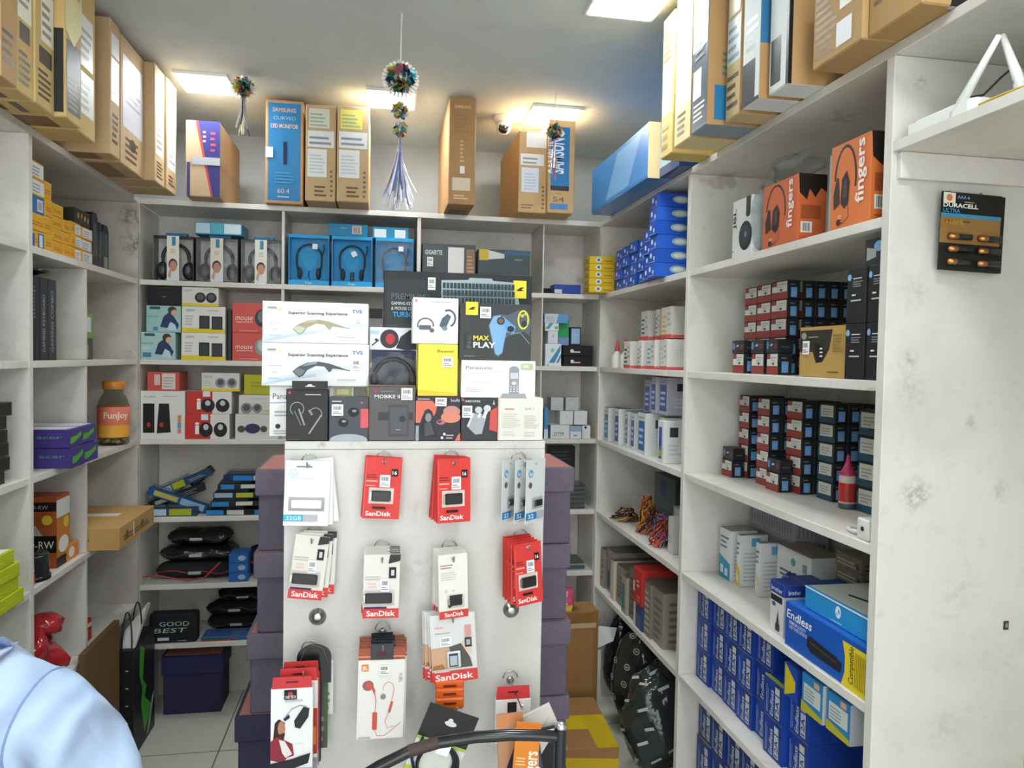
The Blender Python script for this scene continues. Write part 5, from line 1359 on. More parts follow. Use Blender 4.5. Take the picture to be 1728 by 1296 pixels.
# second row
_, q = fb('speaker_box', 'lower teal box picturing a woman at a desk', 'box', 238, 296, 561, YF, Z[2], .16, 'a9cdc8', {'F': [('p', [(.4, .2), (.5, .6), (.7, .8), (.95, .3), (.9, .12)], '2f3f62'), ('e', .75, .82, .13, .14, '4a3a34'), ('e', .82, .72, .1, .12, 'd8b09a'), ('p', [(.6, .12), (.7, .4), (.84, .3), (.9, .05)], 'b9d6e8'), ('r', .05, .08, .3, .25, '4a86a0'), ('r', 0, .55, .35, .62, '86b4ae'), ('r', .1, .86, .4, .96, '3d5a58'), ('n', .04, .35, .3, .5, 3, 'cfe4e0')]})
_, q = fb('speaker_box', 'upper teal box picturing a woman, under the black box', 'box', 247, 305, 516, YF, q, .16, '9fc6c0', {'F': [('p', [(.4, .2), (.5, .6), (.7, .8), (.95, .3), (.9, .12)], '2f3f62'), ('e', .75, .84, .13, .14, '4a3a34'), ('e', .82, .74, .1, .12, 'd0a890'), ('p', [(.6, .12), (.7, .4), (.84, .3), (.9, .05)], 'b9d6e8'), ('r', .2, .06, .34, .2, '4f8fc0'), ('r', 0, .55, .35, .62, '86b4ae'), ('r', .1, .86, .4, .96, '3d5a58')]})
fb('carton_box', 'black box on top of the two teal boxes', 'box', 248, 306, 483, YF, q, .17, '1f2022', {'F': [('p', [(.42, .5), (.5, .4), (.58, .5), (.5, .47)], '77797c'), ('n', .3, .9, .7, .94, 1, '4a4c50')]})
SPK = lambda x, y, w, h: [('r', x, y, x + w, y + h, '2b2d30'), ('r', x + .02, y + .03, x + w - .03, y + h - .06, '3c3f43')]
SP1 = [('r', 0, 0, 1, .17, 'e0c92c')] + SPK(.4, .15, .24, .5) + SPK(.69, .13, .25, .5) + [('t', .1, .8, .1, '160W', '5a9ac0', {'w': .2, 'b': .01}), ('n', .6, .84, .92, .9, 1, 'a9a4b4'), ('n', .08, .3, .3, .7, 4, 'b9b9bf')]
_, q = fb('speaker_box', 'white and yellow box picturing two black speakers, on the shelf', 'box', 306, 380, 562, YF, Z[2], .16, 'e3e2da', {'F': SP1})
_, q = fb('speaker_box', 'white and yellow box picturing two black speakers, second layer', 'box', 307, 380, 517.5, YF, q, .16, 'e3e2da', {'F': SP1})
DISC = lambda x, y, r, c='2c2e33': [('e', x, y, r, None, c), ('e', x, y + .03, r * .6, None, '54575c')]
fb('speaker_box', 'small white and yellow box picturing two round speakers, uppermost', 'box', 307, 369, 485, YF, q, .15, 'dcdad2', {'F': [('r', 0, 0, 1, .15, 'e0c92c')] + DISC(.5, .46, .15) + DISC(.8, .46, .15) + [('t', .06, .76, .12, '160W', '6a9ab0', {'w': .22, 'b': .01}), ('n', .62, .86, .95, .9, 1, 'b0aab4')]})
sbox('carton_box', 'dark box standing on edge between the speaker and mouse boxes', 'box', U(384, 560, 'Y', YF).x, U(390, 560, 'Y', YF).x, YF + .01, Z[2], .215, .15, '34353a', {})
MOU = lambda c: {'F': [('t', .08, .42, .2, 'mouse', 'efd9d2', {'w': .46, 'sh': .2}), ('e', .8, .5, .2, .3, c), ('e', .8, .55, .12, .2, 'b9c9cc' if c != '3c3f46' else '6f7a80'), ('n', .2, .06, .7, .1, 1, 'e9b0a4'), ('l', [(.1, .36), (.55, .36)], .02, 'efd9d2')]}
_, q = fb('mouse_box', 'lower red mouse box half behind the scanner boxes', 'box', 392, 455, 562, YF, Z[2], .13, 'd0584e', MOU('8f9a9c'))
fb('mouse_box', 'upper red mouse box half behind the scanner boxes', 'box', 392, 455, 512, YF, q, .13, 'd0584e', MOU('3c3f46'))
sbox('carton_box', 'grey striped carton seen above the scanner boxes', 'box', U(498, 493, 'Y', YF).x, U(577, 493, 'Y', YF).x, YF, Z[2], .262, .15, '7d7d7b', {'F': [('l', [(.02 + .0 * i, .98 - .16 * i), (.3, .9 - .14 * i), (.6, .97 - .15 * i), (.98, .9 - .15 * i)], .02, '5c5c5a') for i in range(6)]})
sbox('carton_box', 'dark framed grey carton between the striped carton and the keyboard box', 'box', U(580, 493, 'Y', YF).x, U(646, 493, 'Y', YF).x, YF, Z[2], .235, .15, '8d8d86', {'F': [('r', 0, 0, .05, 1, '1f2022'), ('r', 0, .82, 1, 1, '2a2b2a')]})
# narrow compartment
x1 = lambda u, v=600: U(u, v, 'Y', YF).x
sbox('carton_box', 'lower black box with pink lettering in the narrow compartment', 'box', x1(951), x1(1000), YF, Z[2], .047, .15, '1b1a1c', {'F': [('n', .25, .3, .6, .6, 1, 'd9a49c'), ('e', .3, .48, .06, .16, 'd9d3d0')]})
sbox('carton_box', 'upper black box with pale lettering in the narrow compartment', 'box', x1(950), x1(1000), YF, Z[2] + .0476, .047, .15, '1b1a1c', {'F': [('n', .25, .3, .6, .6, 1, 'd9cfcc'), ('e', .3, .48, .06, .16, 'e3ddda')]})
zz_ = Z[2] + .0953
sbox('carton_box', 'dark framed pale blue box standing on the black boxes', 'box', x1(963), x1(982), YF + .02, zz_, .083, .06, '22303f', {'F': [('r', .12, .08, .88, .92, '8fb4d6'), ('n', .2, .2, .7, .8, 5, 'a9c6e0')]})
sbox('carton_box', 'green box behind the pale framed box', 'box', x1(944), x1(962), YF + .03, zz_, .115, .08, '2f9a5a', {'F': [('r', 0, 0, 1, .3, '7d96c9')]})
sbox('carton_box', 'white blue striped packet leaning at the compartment edge', 'box', x1(920), x1(947), YF, Z[2], .1, .06, 'dfe6ea', {'F': [('p', [(.1, 0), (.5, 0), (.95, .7), (.95, .95)], '4f8fb4'), ('p', [(.6, 0), (.75, 0), (1, .4), (1, .6)], '4f8fb4'), ('e', .45, .7, .12, .1, '9fc4b0'), ('r', .2, 0, 1, .14, 'e3e9ea')]})
sbox('small_carton', 'plain white box stacked on the striped packet', 'box', x1(924), x1(941), YF, Z[2] + .1008, .057, .06, 'd9dbe2', {'F': [('e', .5, .6, .12, .1, 'b9bcc6')]})
sbox('small_carton', 'white and green slim box stacked on the plain white box', 'box', x1(919), x1(942), YF, Z[2] + .1586, .034, .07, 'dbe6e2', {'F': [('p', [(0, .2), (.3, .2), (.6, 1), (.3, 1)], '5fa3b4'), ('r', .7, .2, .95, .6, '93b48c')]})
sbox('small_carton', 'pale blue and white box at the top of the narrow pile', 'box', x1(918), x1(957), YF, Z[2] + .1934, .042, .08, 'c3cdd6', {'F': [('p', [(.5, 0), (1, 0), (1, 1), (.6, 1)], '5f9ac6'), ('n', .05, .2, .5, .8, 3, 'a3b0bc')]})
# third row
_, q = fb('speaker_box', 'tall white box picturing two slim black tower speakers', 'box', 237.5, 312, 660, YF, Z[3], .15, 'e3e3df', {'F': [('r', .05, .13, .31, .74, '1f1d1f'), ('p', [(.36, .12), (.68, .14), (.64, .74), (.41, .74)], '252223'), ('e', .18, .3, .04, .05, 'c8342e'), ('e', .47, .3, .05, .05, 'c8342e'), ('t', .06, .86, .04, 'AURA', '7fa4b8', {'w': .28}), ('n', .5, .88, .86, .91, 1, 'b4b0bc'), ('r', .84, .36, .92, .5, 'd9903a'), ('r', .84, .22, .92, .35, '6a9ab8'), ('r', .84, .12, .92, .21, 'd97a6a')]})
sbox('carton_box', 'red carton with a white label on the tall speaker box', 'box', x1(248, 640), x1(302, 640), YF + .004, q, .078, .14, 'cb5a4b', {'F': [('r', .46, .08, .88, .92, 'dcd6d0'), ('r', .22, .3, .4, .86, 'd9c6c4'), ('n', .5, .2, .84, .8, 4, 'b9a9a4')]})
IBX = {'F': [('r', 0, 0, .57, 1, 'c93a32'), ('t', .22, .22, .5, 'i', 'f4efe8', {'b': .03, 'w': .1}), ('r', .36, .76, .52, 1, 'dfe3f0')] + [z_ for x in (.47, .8) for z_ in (('e', x, .38, .155, .3, '26262a'), ('e', x, .48, .06, .12, 'c9cbc6'))]}
_, q = fb('speaker_box', 'lower red and white box with a big letter i', 'box', 312.5, 387, 699, YF, Z[3], .15, 'e3e0da', IBX)
_, q2 = fb('speaker_box', 'upper red and white box with a big letter i', 'box', 315, 391, 660.5, YF, q, .15, 'e3e0da', IBX)
fb('speaker_box', 'small white and yellow box picturing two silver speakers', 'box', 340, 404, 629.5, YF, q2, .14, 'd9d8d0', {'F': [('r', 0, 0, 1, .14, 'e0c92c')] + DISC(.5, .46, .14, '8f9192') + DISC(.8, .46, .14, '8f9192') + [('t', .06, .72, .14, '160W', '7fa3b4', {'w': .24, 'b': .01}), ('n', .6, .86, .95, .9, 1, 'b0aab4'), ('n', .06, .3, .3, .6, 3, 'c3d08a')]})
_, q = fb('speaker_box', 'white box picturing a dark blue speaker set', 'box', 397, 470, 699, YF, Z[3], .14, 'd9d7d2', {'F': [('e', .4, .42, .18, .2, '33385a'), ('e', .14, .4, .09, .14, '4c5450'), ('e', .66, .4, .08, .13, '4c5450'), ('n', .1, .84, .6, .88, 1, 'c9c4c0')]})
fb('speaker_box', 'white box picturing two small grey speakers below the lime box', 'box', 403, 468, 667, YF, q, .14, 'd6d5ca', {'F': DISC(.2, .3, .15, '8a8c8c') + DISC(.48, .3, .13, '8a8c8c') + [('n', .3, .8, .8, .86, 1, 'b4b0b0'), ('r', .62, .1, .8, .22, 'c3c98a')]})
q3 = U(430, 667, 'Y', YF).z + .002
sbox('small_carton', 'plain lime box on the small speaker box', 'box', x1(411, 650), x1(470, 650), YF + .01, q3, .085, .12, 'b7b528', {'F': [('n', .2, .4, .8, .7, 2, 'a09f20')]})
# narrow compartment, third row
for i, (u0, u1, v0, z0_, h, lb) in enumerate(((930, 962, 716, 0, .062, 'white box with scribbled letters at the bottom of the narrow compartment'), (963, 982, 716, 0, .058, 'white and blue box beside the scribbled box'), (983, 997, 716, 0, .06, 'small pale box with a dark dot in the narrow compartment'), (945, 967, 690, .0635, .062, 'plain white box on the scribbled box'), (969, 991, 690, .0635, .062, 'plain white box on the white and blue box'), (932, 953, 665, .1265, .06, 'upper pale box over the plain white pair, farther from the ink unit'), (957, 979, 665, .1265, .06, 'upper pale box over the plain white pair, closer to the ink unit'))):
    ar = [('t', .15, .2, .3, 'DTM', '4c4c50', {'w': .5, 'sh': .3})] if i == 0 else [('r', .0, .55, 1, 1, '8fa9bc'), ('n', .3, .2, .7, .4, 1, '6a6f78')] if i == 1 else [('e', .4, .85, .14, .1, '1f2022')] if i == 2 else [('e', .5, .6, .1, .1, 'c3c7ca')]
    sbox('small_carton', lb, 'box', x1(u0, 700), x1(u1, 700), YF + (.0 if i < 5 else .03), Z[3] + z0_, h, .08, 'd3d6d6' if i < 5 else 'b9bdbc', {'F': ar})
sbox('carton_box', 'plain grey carton at the back under the upper pale boxes', 'box', x1(931, 700), x1(980, 700), YF + .085, Z[3] + .0, .1255, .09, '9d9f9c', {})
sbox('small_carton', 'narrow blue box at the edge of the narrow compartment', 'box', x1(919.5, 700), x1(926, 700), YF + .01, Z[3], .14, .09, '4a8ec0', {'F': [('r', 0, 0, 1, .3, 'd0dade')]})

# fourth row: jumble of packed keyboards and mice
def slim(name, label, c, dims, body, items, rot, tops=(), group=None):
    """flat blister pack lying or leaning; c is the centre of its base"""
    w, d, h = dims
    o = thing(name, label, 'pack', c, 0, group, tuple(math.radians(a) for a in rot))
    mb = MB()
    mb.T = Matrix.Translation((-w / 2, -d / 2, 0))
    mb.box(0, 0, .0004, w, d, h, body, .0012)
    art(mb, 'F', dims, items)
    art(mb, 'T', dims, list(tops))
    mb.build('card', o)
    mb = MB()
    mb.T = Matrix.Translation((-w / 2, -d / 2, 0))
    mb.box(w * .03, d * .1, h + .0006, w * .62, d * .9, h + .012, ('dfe6ea', 'wrap'), .004)
    mb.build('blister', o)
    return o
def at4(u, v, y=YF + .04):
    p = U(u, v, 'Y', y)
    return p
BLB = [('r', .3, .05, .52, .95, 'b9bd2e'), ('r', .02, .1, .28, .9, 'a9c4dc')]
zb4 = Z[4]
for i, (u, w, ang, zz_, yo, body, it, lb) in enumerate((
        (285, .22, 0, 0, .002, '24415a', [('r', .08, .1, .45, .9, 'b9cfe6'), ('r', .5, .1, .9, .9, 'aab42c')], 'blue and lime pack flat on the shelf at the pigeonhole end'),
        (297, .25, -20, .0, .05, '1f5a96', [('r', .1, .2, .5, .8, 'c9bd5a'), ('r', .55, .1, .95, .9, '8fb9d6')], 'blue pack sloping down toward the keyboard pile'),
        (288, .23, 20, .012, .09, '23262a', [('r', .1, .3, .5, .8, 'd0d3d0'), ('n', .55, .2, .9, .8, 3, '77808a')], 'black pack sloping upward under the yellow striped one'),
        (277, .24, 24, .055, .13, '2a4f70', BLB + [('n', .6, .3, .95, .7, 2, '8fa9bc')], 'blue pack with a yellow block, uppermost of the sloping packs'),
        (322, .25, 40, .0, .17, '20262c', [('r', .05, .1, .35, .9, 'a9b4a8'), ('r', .4, .2, .55, .8, 'd9dcd6'), ('n', .6, .2, .95, .8, 3, '5c666e')], 'dark pack standing steeply in the middle of the jumble'))):
    p = U(u, 850, 'Y', YF + yo)
    hgt = w / 2 * abs(math.sin(math.radians(ang)))
    o = slim('keyboard_pack', lb, (p.x + (.03 if i == 2 else .085 if i == 3 else 0), YF + .02 + yo, zb4 + .001 + hgt + zz_), (w, .036, .034), body, it, (0, 0, 0))
    o.rotation_euler = (0, -math.radians(ang), 0)
for i, (w, off, c, it, lb) in enumerate(((.245, 0, '1f232a', [('r', .0, .1, .28, .95, '2f86d0'), ('r', .34, .1, .62, .95, 'c9ccc0'), ('r', .8, .1, 1, .95, '2f86d0')], 'lowest pack of the flat blue and lime pile beside the purple boxes'), (.24, .004, '23282c', [('r', .02, .1, .3, .95, '2f80c4'), ('r', .42, .2, .7, .9, 'd3d6c6'), ('r', .84, .1, 1, .95, '2f86d0')], 'second pack of the flat blue and lime pile'), (.23, .008, '1d2f4a', [('r', .02, .1, .34, .95, '9fb9cc'), ('r', .4, .1, .7, .95, 'b4bd2e'), ('r', .84, .1, 1, .95, '2f86d0')], 'third pack with a lime block in the flat pile'), (.22, .012, '22262a', [('r', .06, .1, .3, .95, '2f86d0'), ('r', .42, .2, .74, .9, 'd0d0c4')], 'fourth pack of the flat blue and lime pile'), (.2, .03, '1b3a60', [('r', .2, .05, .6, .95, '2b84d8'), ('r', .62, .1, .85, .95, 'd9d6c0')], 'topmost bright blue pack of the flat pile'))):
    p = U(348 + i * 4, 870, 'Y', YF)
    slim('keyboard_pack', lb, (p.x + w / 2 + off, YF + .068, zb4 + .0005 + .0365 * i), (w, .125, .023), c, it, (0, 0, (-2, 3, -1, 4, -3)[i]))
# fifth row
def flat_bag(name, label, c, r, col, kind, seed, pipe, rz=0):
    o = thing(name, label, 'bag', c, math.radians(rz))
    mb = MB()
    n, k = 44, 10
    rr = random.Random(seed)
    ph = [rr.uniform(0, 6) for _ in range(6)]
    v, f = [], []
    for i in range(k + 1):
        p = PI * i / k
        for j in range(n):
            t = 2 * PI * j / n
            sq = 1 / max(abs(math.cos(t)) ** 4 + abs(math.sin(t)) ** 4, .2) ** .25
            w = math.sin(p) ** .45 * (1 + .05 * math.sin(3 * t + ph[0]) + .03 * math.sin(7 * t + ph[1]))
            z = r[2] * (1 - math.cos(p)) * (1 + .14 * math.sin(2 * t + ph[2]) * math.sin(p)) + .006 * math.sin(9 * t + ph[3]) * math.sin(p)
            v.append((r[0] * sq * w * math.cos(t) * .9, r[1] * sq * w * math.sin(t) * .9, max(z, .0006)))
    for i in range(k):
        for j in range(n):
            f.append((i * n + j, i * n + (j + 1) % n, (i + 1) * n + (j + 1) % n, (i + 1) * n + j))
    mb.add(v, f, (col, kind), True)
    mb.build('bag_body', o)
    mb = MB()
    q = v[(k // 2) * n:(k // 2 + 1) * n]
    mb.tube([(x * 1.008, y * 1.008, z) for x, y, z in q + q[:1]], .003, (pipe, 'rubber'), 6)
    mb.build('piping', o)
    mb = MB()
    mb.box(-.03, -r[1] * .99, r[2] * .8, .02, -r[1] * .93, r[2] * 1.15, 'b9bcb8')
    mb.build('tag', o)
    return o
for i, (x, y, z_, r, c, kd, pp, rz, lb) in enumerate(((-.76, .135, 0, (.185, .1, .034), '26282a', 'cloth', '8f2f2c', 0, 'bottom black laptop bag with red piping in the heap on the fifth shelf'), (-.765, .14, .0725, (.165, .09, .032), '1c1e20', 'film', '2f3a36', 3, 'middle black laptop bag in a plastic sleeve in the fifth shelf heap'), (-.755, .145, .142, (.14, .085, .030), '202224', 'film', '33363a', -4, 'top glossy black laptop bag of the fifth shelf heap'), (-.49, .14, 0, (.08, .085, .06), '202224', 'cloth', 'b0305a', 0, 'small black bag with a pink edge behind the small blue boxes'))):
    flat_bag('laptop_bag', lb, (x, YF + y, .58 + z_), r, c, kd, 40 + i, pp, rz)
o = thing('strap', 'thin red strap lying along the shelf edge before the black bags', 'strap', (0, 0, 0))
mb = MB()
pts = [U(*q, 'Y', YF - .001) for q in ((240, 974), (262, 971), (290, 976), (318, 980), (345, 975), (372, 948))]
mb.tube([(p.x, p.y + .003 * math.sin(i), max(p.z, .5845)) for i, p in enumerate(pts)], .0036, ('a83a34', 'rubber'), 6)
mb.build('webbing', o)
for i in range(3):
    sbox('small_carton', f'small blue box with a pale oval, {["lowest", "middle", "topmost"][i]} of three beside the purple boxes', 'box', x1(386, 960), x1(418, 960), YF + .0, .58 + .0405 * i, .0398, .09, '2a68b4', {'F': [('e', .68, .5, .2, .28, 'a9bfd9'), ('r', 0, 0, 1, .05, '1d4c86')]}, group='small blue boxes on the fifth shelf')
# sixth row
for i, (x, z_, r, lb) in enumerate(((-.60, .0, (.15, .07, .03), 'bottom black cloth bag of the pile on the lowest shelf'), (-.61, .065, (.135, .075, .03), 'middle black cloth bag of the pile on the lowest shelf'), (-.58, .13, (.12, .075, .022), 'top black cloth bag of the pile on the lowest shelf'))):
    flat_bag('shopping_bag', lb, (x, YF + .175, .33 + z_), r, '191b1d', 'cloth', 60 + i, '2d3033', 3 * i - 3)
carton('shopping_bag', 'black bag lettered GOOD BEST on the lowest shelf', 'bag', (-.935, YF - .004, .3305), (.19, .06, .125), '1e2126', {'F': [('t', .22, .58, .16, 'GOOD', 'b9bdc0', {'w': .62}), ('t', .1, .36, .16, 'BEST', 'b9bdc0', {'w': .66, 'sh': .15}), ('r', .18, .1, .42, .2, 'c9cccc'), ('n', .6, .06, .8, .14, 1, '8d9194')]}, 0, bev=.012, kind='cloth')
carton('flat_pouch', 'flat blue pouch with a red edge on the lowest shelf beside the purple boxes', 'pouch', (-.73, YF - .002, .3305), (.24, .1, .018), '3a5f9c', {'F': [('r', 0, .1, .6, .35, 'a8443f'), ('r', 0, .4, .5, .7, '2f5a3a')], 'T': [('r', .5, .1, .9, .6, '54789f')]}, 0, bev=.004)
storage('purple storage box with a salmon lid on the floor under the lettered bag', -.90, 3.325, .0004, .25, .19, .255, ('33314f', '34325a'))
# narrow compartments lower down
o = thing('disc_case_stack', 'tall stack of clear disc cases in the narrow lower compartment', 'disc cases', (.885, YF + .07, Z[4]))
for i in range(11):
    mb = MB()
    mb.box(-.052 + .002 * (i % 3), -.06, .0004 + .0102 * i, .05, .06, .0102 * i + .0098, ('5a625f' if i % 2 else '484c4c', 'gloss'))
    mb.build('case', o)
carton('disc_wallet', 'black ribbed disc wallet standing behind the disc cases', 'disc wallet', (.80, YF + .16, Z[4] + .0004), (.125, .05, .27), '2a2d2e', {'F': [('n', .1, .08, .9, .95, 14, '4a5050')]}, 0)
sbox('magazine', 'flat pile of dark papers in the narrow compartment below the disc cases', 'papers', .77, .945, YF + .02, .58, .03, .15, '55605c', {'F': [('r', 0, .3, 1, .5, '2f4a66'), ('r', 0, .7, 1, .85, '9aa39a')]})
# ---------------------------------------------------------------- goods in the ink and toner unit, far bay
BLU = '1f4fb0'
DOT = [('e', .3, .6, .12, .2, 'cfdcf0'), ('e', .7, .35, .1, .16, 'b9c9e6'), ('n', .1, .08, .9, .2, 1, '8fa9dc')]
OVL = [('e', .32, .55, .12, .28, '93a9a4'), ('e', .32, .55, .08, .16, 'c9d2cc')]
grp = 'blue cartons on the top shelf of the ink unit'
bcols = [(2.555, 2.478, .94, 6, .0485, 'tall stack against the partition'), (2.645, 2.565, .955, 4, .0455, 'stack next to the tall one'), (2.735, 2.655, .965, 4, .041, 'middle stack'), (2.86, 2.775, .975, 4, .043, 'stack with an oval mark'), (2.95, 2.87, .975, 4, .042, 'stack second from the yellow cartons'), (3.045, 2.96, .975, 4, .041, 'stack beside the yellow cartons')]
for ci, (yf, yn, X, n, hh, wd) in enumerate(bcols):
    for i in range(n):
        wbox('ink_carton', f'blue carton, {pos(i, n)} in the {wd}', 'box', X + .003 * ((i * 7 + ci) % 3), yf, yn, Z[1] + hh * i, hh - .0007, .26 if ci == 0 else .2, BLU if (i + ci) % 2 else '2658ba', {'F': DOT, 'R': OVL if ci == 0 or i == n - 1 else DOT + [('n', .1, .7, .8, .85, 1, '5f82c8')]}, group=grp)
for i in range(5):
    wbox('ink_carton', f'yellow carton, {pos(i, 5)} in the stack at the corner post', 'box', .895, 3.24, 3.155, Z[1] + .0315 * i, .0308, .115, 'dbb829', {'F': [('n', .1, .2, .9, .8, 2, '6a6a38')], 'R': [('e', .36, .5, .12, .36, 'e3e3e0'), ('e', .36, .5, .06, .2, '3f6f9a'), ('n', .56, .3, .92, .6, 1, 'a9742a')]}, group='yellow cartons at the corner post')
# second shelf: white toner cartons with colour marks
TON = lambda c: {'F': [('n', .1, .2, .5, .8, 4, c), ('n', .55, .4, .9, .9, 3, '9fa3ac'), ('r', 0, 0, 1, .12, 'c8504a')], 'R': [('e', .55, .86, .08, .04, '7d8088'), ('n', .2, .45, .8, .7, 3, 'c9c9c9'), ('r', 0, 0, .4, .1, 'd0605a')]}
tg = 'white toner cartons on the second shelf'
for i, (yf, yn, X, c) in enumerate(((2.93, 2.85, .985, '3d3d40'), (2.765, 2.72, .985, '3f9aa4'), (2.665, 2.58, .985, '4f9fc0'), (2.54, 2.475, .99, 'b9b9bc'))):
    wbox('toner_carton', f'white toner carton in the lower row, {["beside the two small bottles", "second from the small bottles", "third from the small bottles", "at the partition"][i]}', 'box', X, yf, yn, Z[2], .108, .16, 'd6d4cd', TON(c), group=tg)
for i, (yf, yn, X, c) in enumerate(((2.83, 2.745, 1.02, '3d4f48'), (2.70, 2.655, 1.03, '77777c'), (2.59, 2.485, 1.01, 'c9b03a'))):
    wbox('toner_carton', f'white toner carton in the upper row, {["at its far end", "narrow one in the middle", "with yellow marks at the partition"][i]}', 'box', X, yf, yn, Z[2] + .1132, .112, .14, 'c9c7c0', TON(c), group=tg)
for i, (u, lb, w) in enumerate(((1021, 'small white bottle with a red nozzle at the corner post', .05), (1040, 'second small white bottle with a red nozzle', .045))):
    p = U(u, 620, 'Z', Z[2])
    o = thing('ink_bottle', lb, 'bottle', (1.005 + .008 * i, 3.08 - .09 * i, Z[2]))
    mb = MB()
    mb.lathe([(.024, .0005), (.024, .05), (.012, .064), (.010, .07)], ('d9d8cc', 'plastic'), 18)
    mb.build('body', o)
    mb = MB()
    mb.lathe([(.011, .0705), (.009, .09), (.004, .12), (.0005, .121)], ('b5463c', 'plastic'), 14)
    mb.build('nozzle', o)
for i, (y, x, z_, a) in enumerate(((2.90, 1.06, .112, 20), (2.79, 1.0, .112, -25), (2.62, .993, .1125, 15), (2.545, .995, .1125, 40))):
    o = thing('paper_tag', ['crumpled red tag on the toner carton beside the bottles', 'crumpled red tag lying between the toner rows at the far end', 'crumpled red tag lying between the toner rows, middle', 'crumpled red tag lying between the toner rows at the partition'][i], 'tag', (x, y - .02, Z[2] + (.1095 if i else .109)), math.radians(a))
    mb = MB()
    h = .03 if i == 0 else .0025
    mb.prism([(-.02, -.008, 0), (.02, -.012, 0), (.026, .006, h * .5), (.004, .012, h), (-.022, .008, h * .3)], (0, 0, .0012), ('b5382f', 'paper'))
    mb.build('tag_body', o)
# third shelf: white ink boxes with blue sides
IB = lambda a, b='44484f': {'F': [('r', .12, .1, .88, .8, a), ('n', .2, .25, .8, .7, 3, 'b9cfe6'), ('n', .1, .86, .9, .95, 1, '9aa0a8')], 'R': [('r', .3, .64, .7, .84, b), ('n', .2, .2, .8, .5, 3, 'cdd0d2')], 'T': [('r', 0, 0, 1, .5, '3a3f78')]}
ig = 'white and blue ink boxes on the third shelf'
spots = [(3.225, 3.165, 1.0, .15, '3f86a0', 'at the corner post'), (3.075, 3.02, 1.0, .155, '4550a0', 'second from the corner post'), (2.985, 2.945, 1.015, .15, '7d8494', 'third from the corner post'), (2.895, 2.85, 1.01, .15, '5a66a8', 'fourth from the corner post'), (2.77, 2.685, .995, .162, '2f68ac', 'with the widest blue side'), (2.60, 2.555, 1.02, .155, '8a8f98', 'behind the foremost one')]
for yf, yn, X, h, c, lb in spots:
    wbox('ink_box', f'white ink box {lb} on the third shelf', 'box', X, yf, yn, Z[3], h, .13, 'd3d6d3', IB(c), group=ig)
wbox('ink_box', 'white ink box standing foremost by the partition with a rainbow stripe', 'box', .985, 2.53, 2.475, Z[3], .15, .09, 'd8dbd9', {'F': [('r', .2, .1, .7, .85, '2f52a4'), ('r', .25, .15, .65, .3, 'd0b83a'), ('r', .25, .3, .65, .4, '4f9a5a')], 'R': [('r', .25, .62, .6, .85, '3a3d44'), ('n', .2, .2, .8, .5, 3, 'c3c6c8')]})
for i, (yf, yn, X, z_, lb) in enumerate(((2.83, 2.76, 1.04, .1665, 'at the far end of the upper row'), (2.70, 2.65, 1.02, .1665, 'in the middle of the upper row'), (2.645, 2.56, 1.03, .1665, 'near the partition in the upper row'))):
    wbox('ink_box', f'grey ink box {lb} over the white ones', 'box', X, yf, yn, Z[3] + (.1505 if i == 0 else z_ - .0035), .138, .12, 'b9bac4', IB('5560a4', '33363c'), group=ig)
wbox('ink_box', 'ink box lying under the grey one at the far end', 'box', 1.04, 2.84, 2.775, Z[3], .15, .12, 'c3c5ca', IB('5560a4'), group=ig)
# fourth shelf: cables and power supplies
def wires(label, c, r, h, seed, cols, n=16):
    o = thing('cable_bundle', label, 'cable', c)
    rr = random.Random(seed)
    for k, cc in enumerate(cols):
        mb = MB()
        for i in range(n // len(cols)):
            a0 = rr.uniform(0, 6.28)
            pts = []
            for t in range(8):
                s = t / 7
                ang = a0 + s * rr.uniform(2, 5)
                q = r * (1 - .55 * s) * rr.uniform(.5, 1)
                pts.append((q * math.cos(ang), q * math.sin(ang) * .8, .005 + h * s * rr.uniform(.85, 1)))
            mb.tube(pts, .0026, (cc, 'rubber'), 5)
        mb.build(['wire_loom', 'wire_loom', 'wire_loom', 'plug_lead'][k], o)
    return o
WC = ['c9a23a', 'b5442e', '26262a', 'd9702a']
wires('yellow and red bundle of wires standing on the fourth shelf', (1.055, 2.80, Z[4]), .05, .15, 3, WC, 32)
wires('low tangle of dark and red wires at the corner of the fourth shelf', (1.05, 3.04, Z[4]), .075, .05, 5, ['26262a', 'a8423a', 'b9a03a', '4a3a5a'], 28)
wires('orange and black bundle of wires close to the partition', (1.03, 2.60, Z[4]), .05, .12, 8, ['d9702a', '26262a', 'b5342e', '3f5aa0'], 28)
wbox('power_supply', 'dark metal power supply at the back of the fourth shelf', 'power supply', 1.12, 2.90, 2.68, Z[4], .23, .18, '3a444c', {'F': [('n', .1, .1, .9, .6, 6, '56626a'), ('r', .3, .65, .6, .9, '2f3f66')], 'R': [('n', .1, .2, .9, .8, 5, '2a3238')]}, kind='plastic')
wbox('power_supply', 'pale grey metal case in front of the dark power supply', 'power supply', 1.11, 2.672, 2.52, Z[4], .135, .15, '9aa6aa', {'F': [('r', .1, .6, .9, .95, 'b9c3c6')], 'R': [('r', .1, .4, .9, .95, 'c3cdd0')]}, kind='plastic')
wbox('small_carton', 'white carton with a fine pattern, on the pale grey case', 'box', 1.11, 2.60, 2.49, Z[4] + .1358, .10, .12, 'c9cfcc', {'F': [('n', .1, .1, .9, .9, 6, 'a9b4b0')]})
wbox('small_carton', 'plain white carton at the partition on the fourth shelf', 'box', 1.03, 2.522, 2.478, Z[4], .13, .10, 'd0d2cd', {'F': [('n', .2, .3, .8, .5, 2, 'b4b8b4')]})
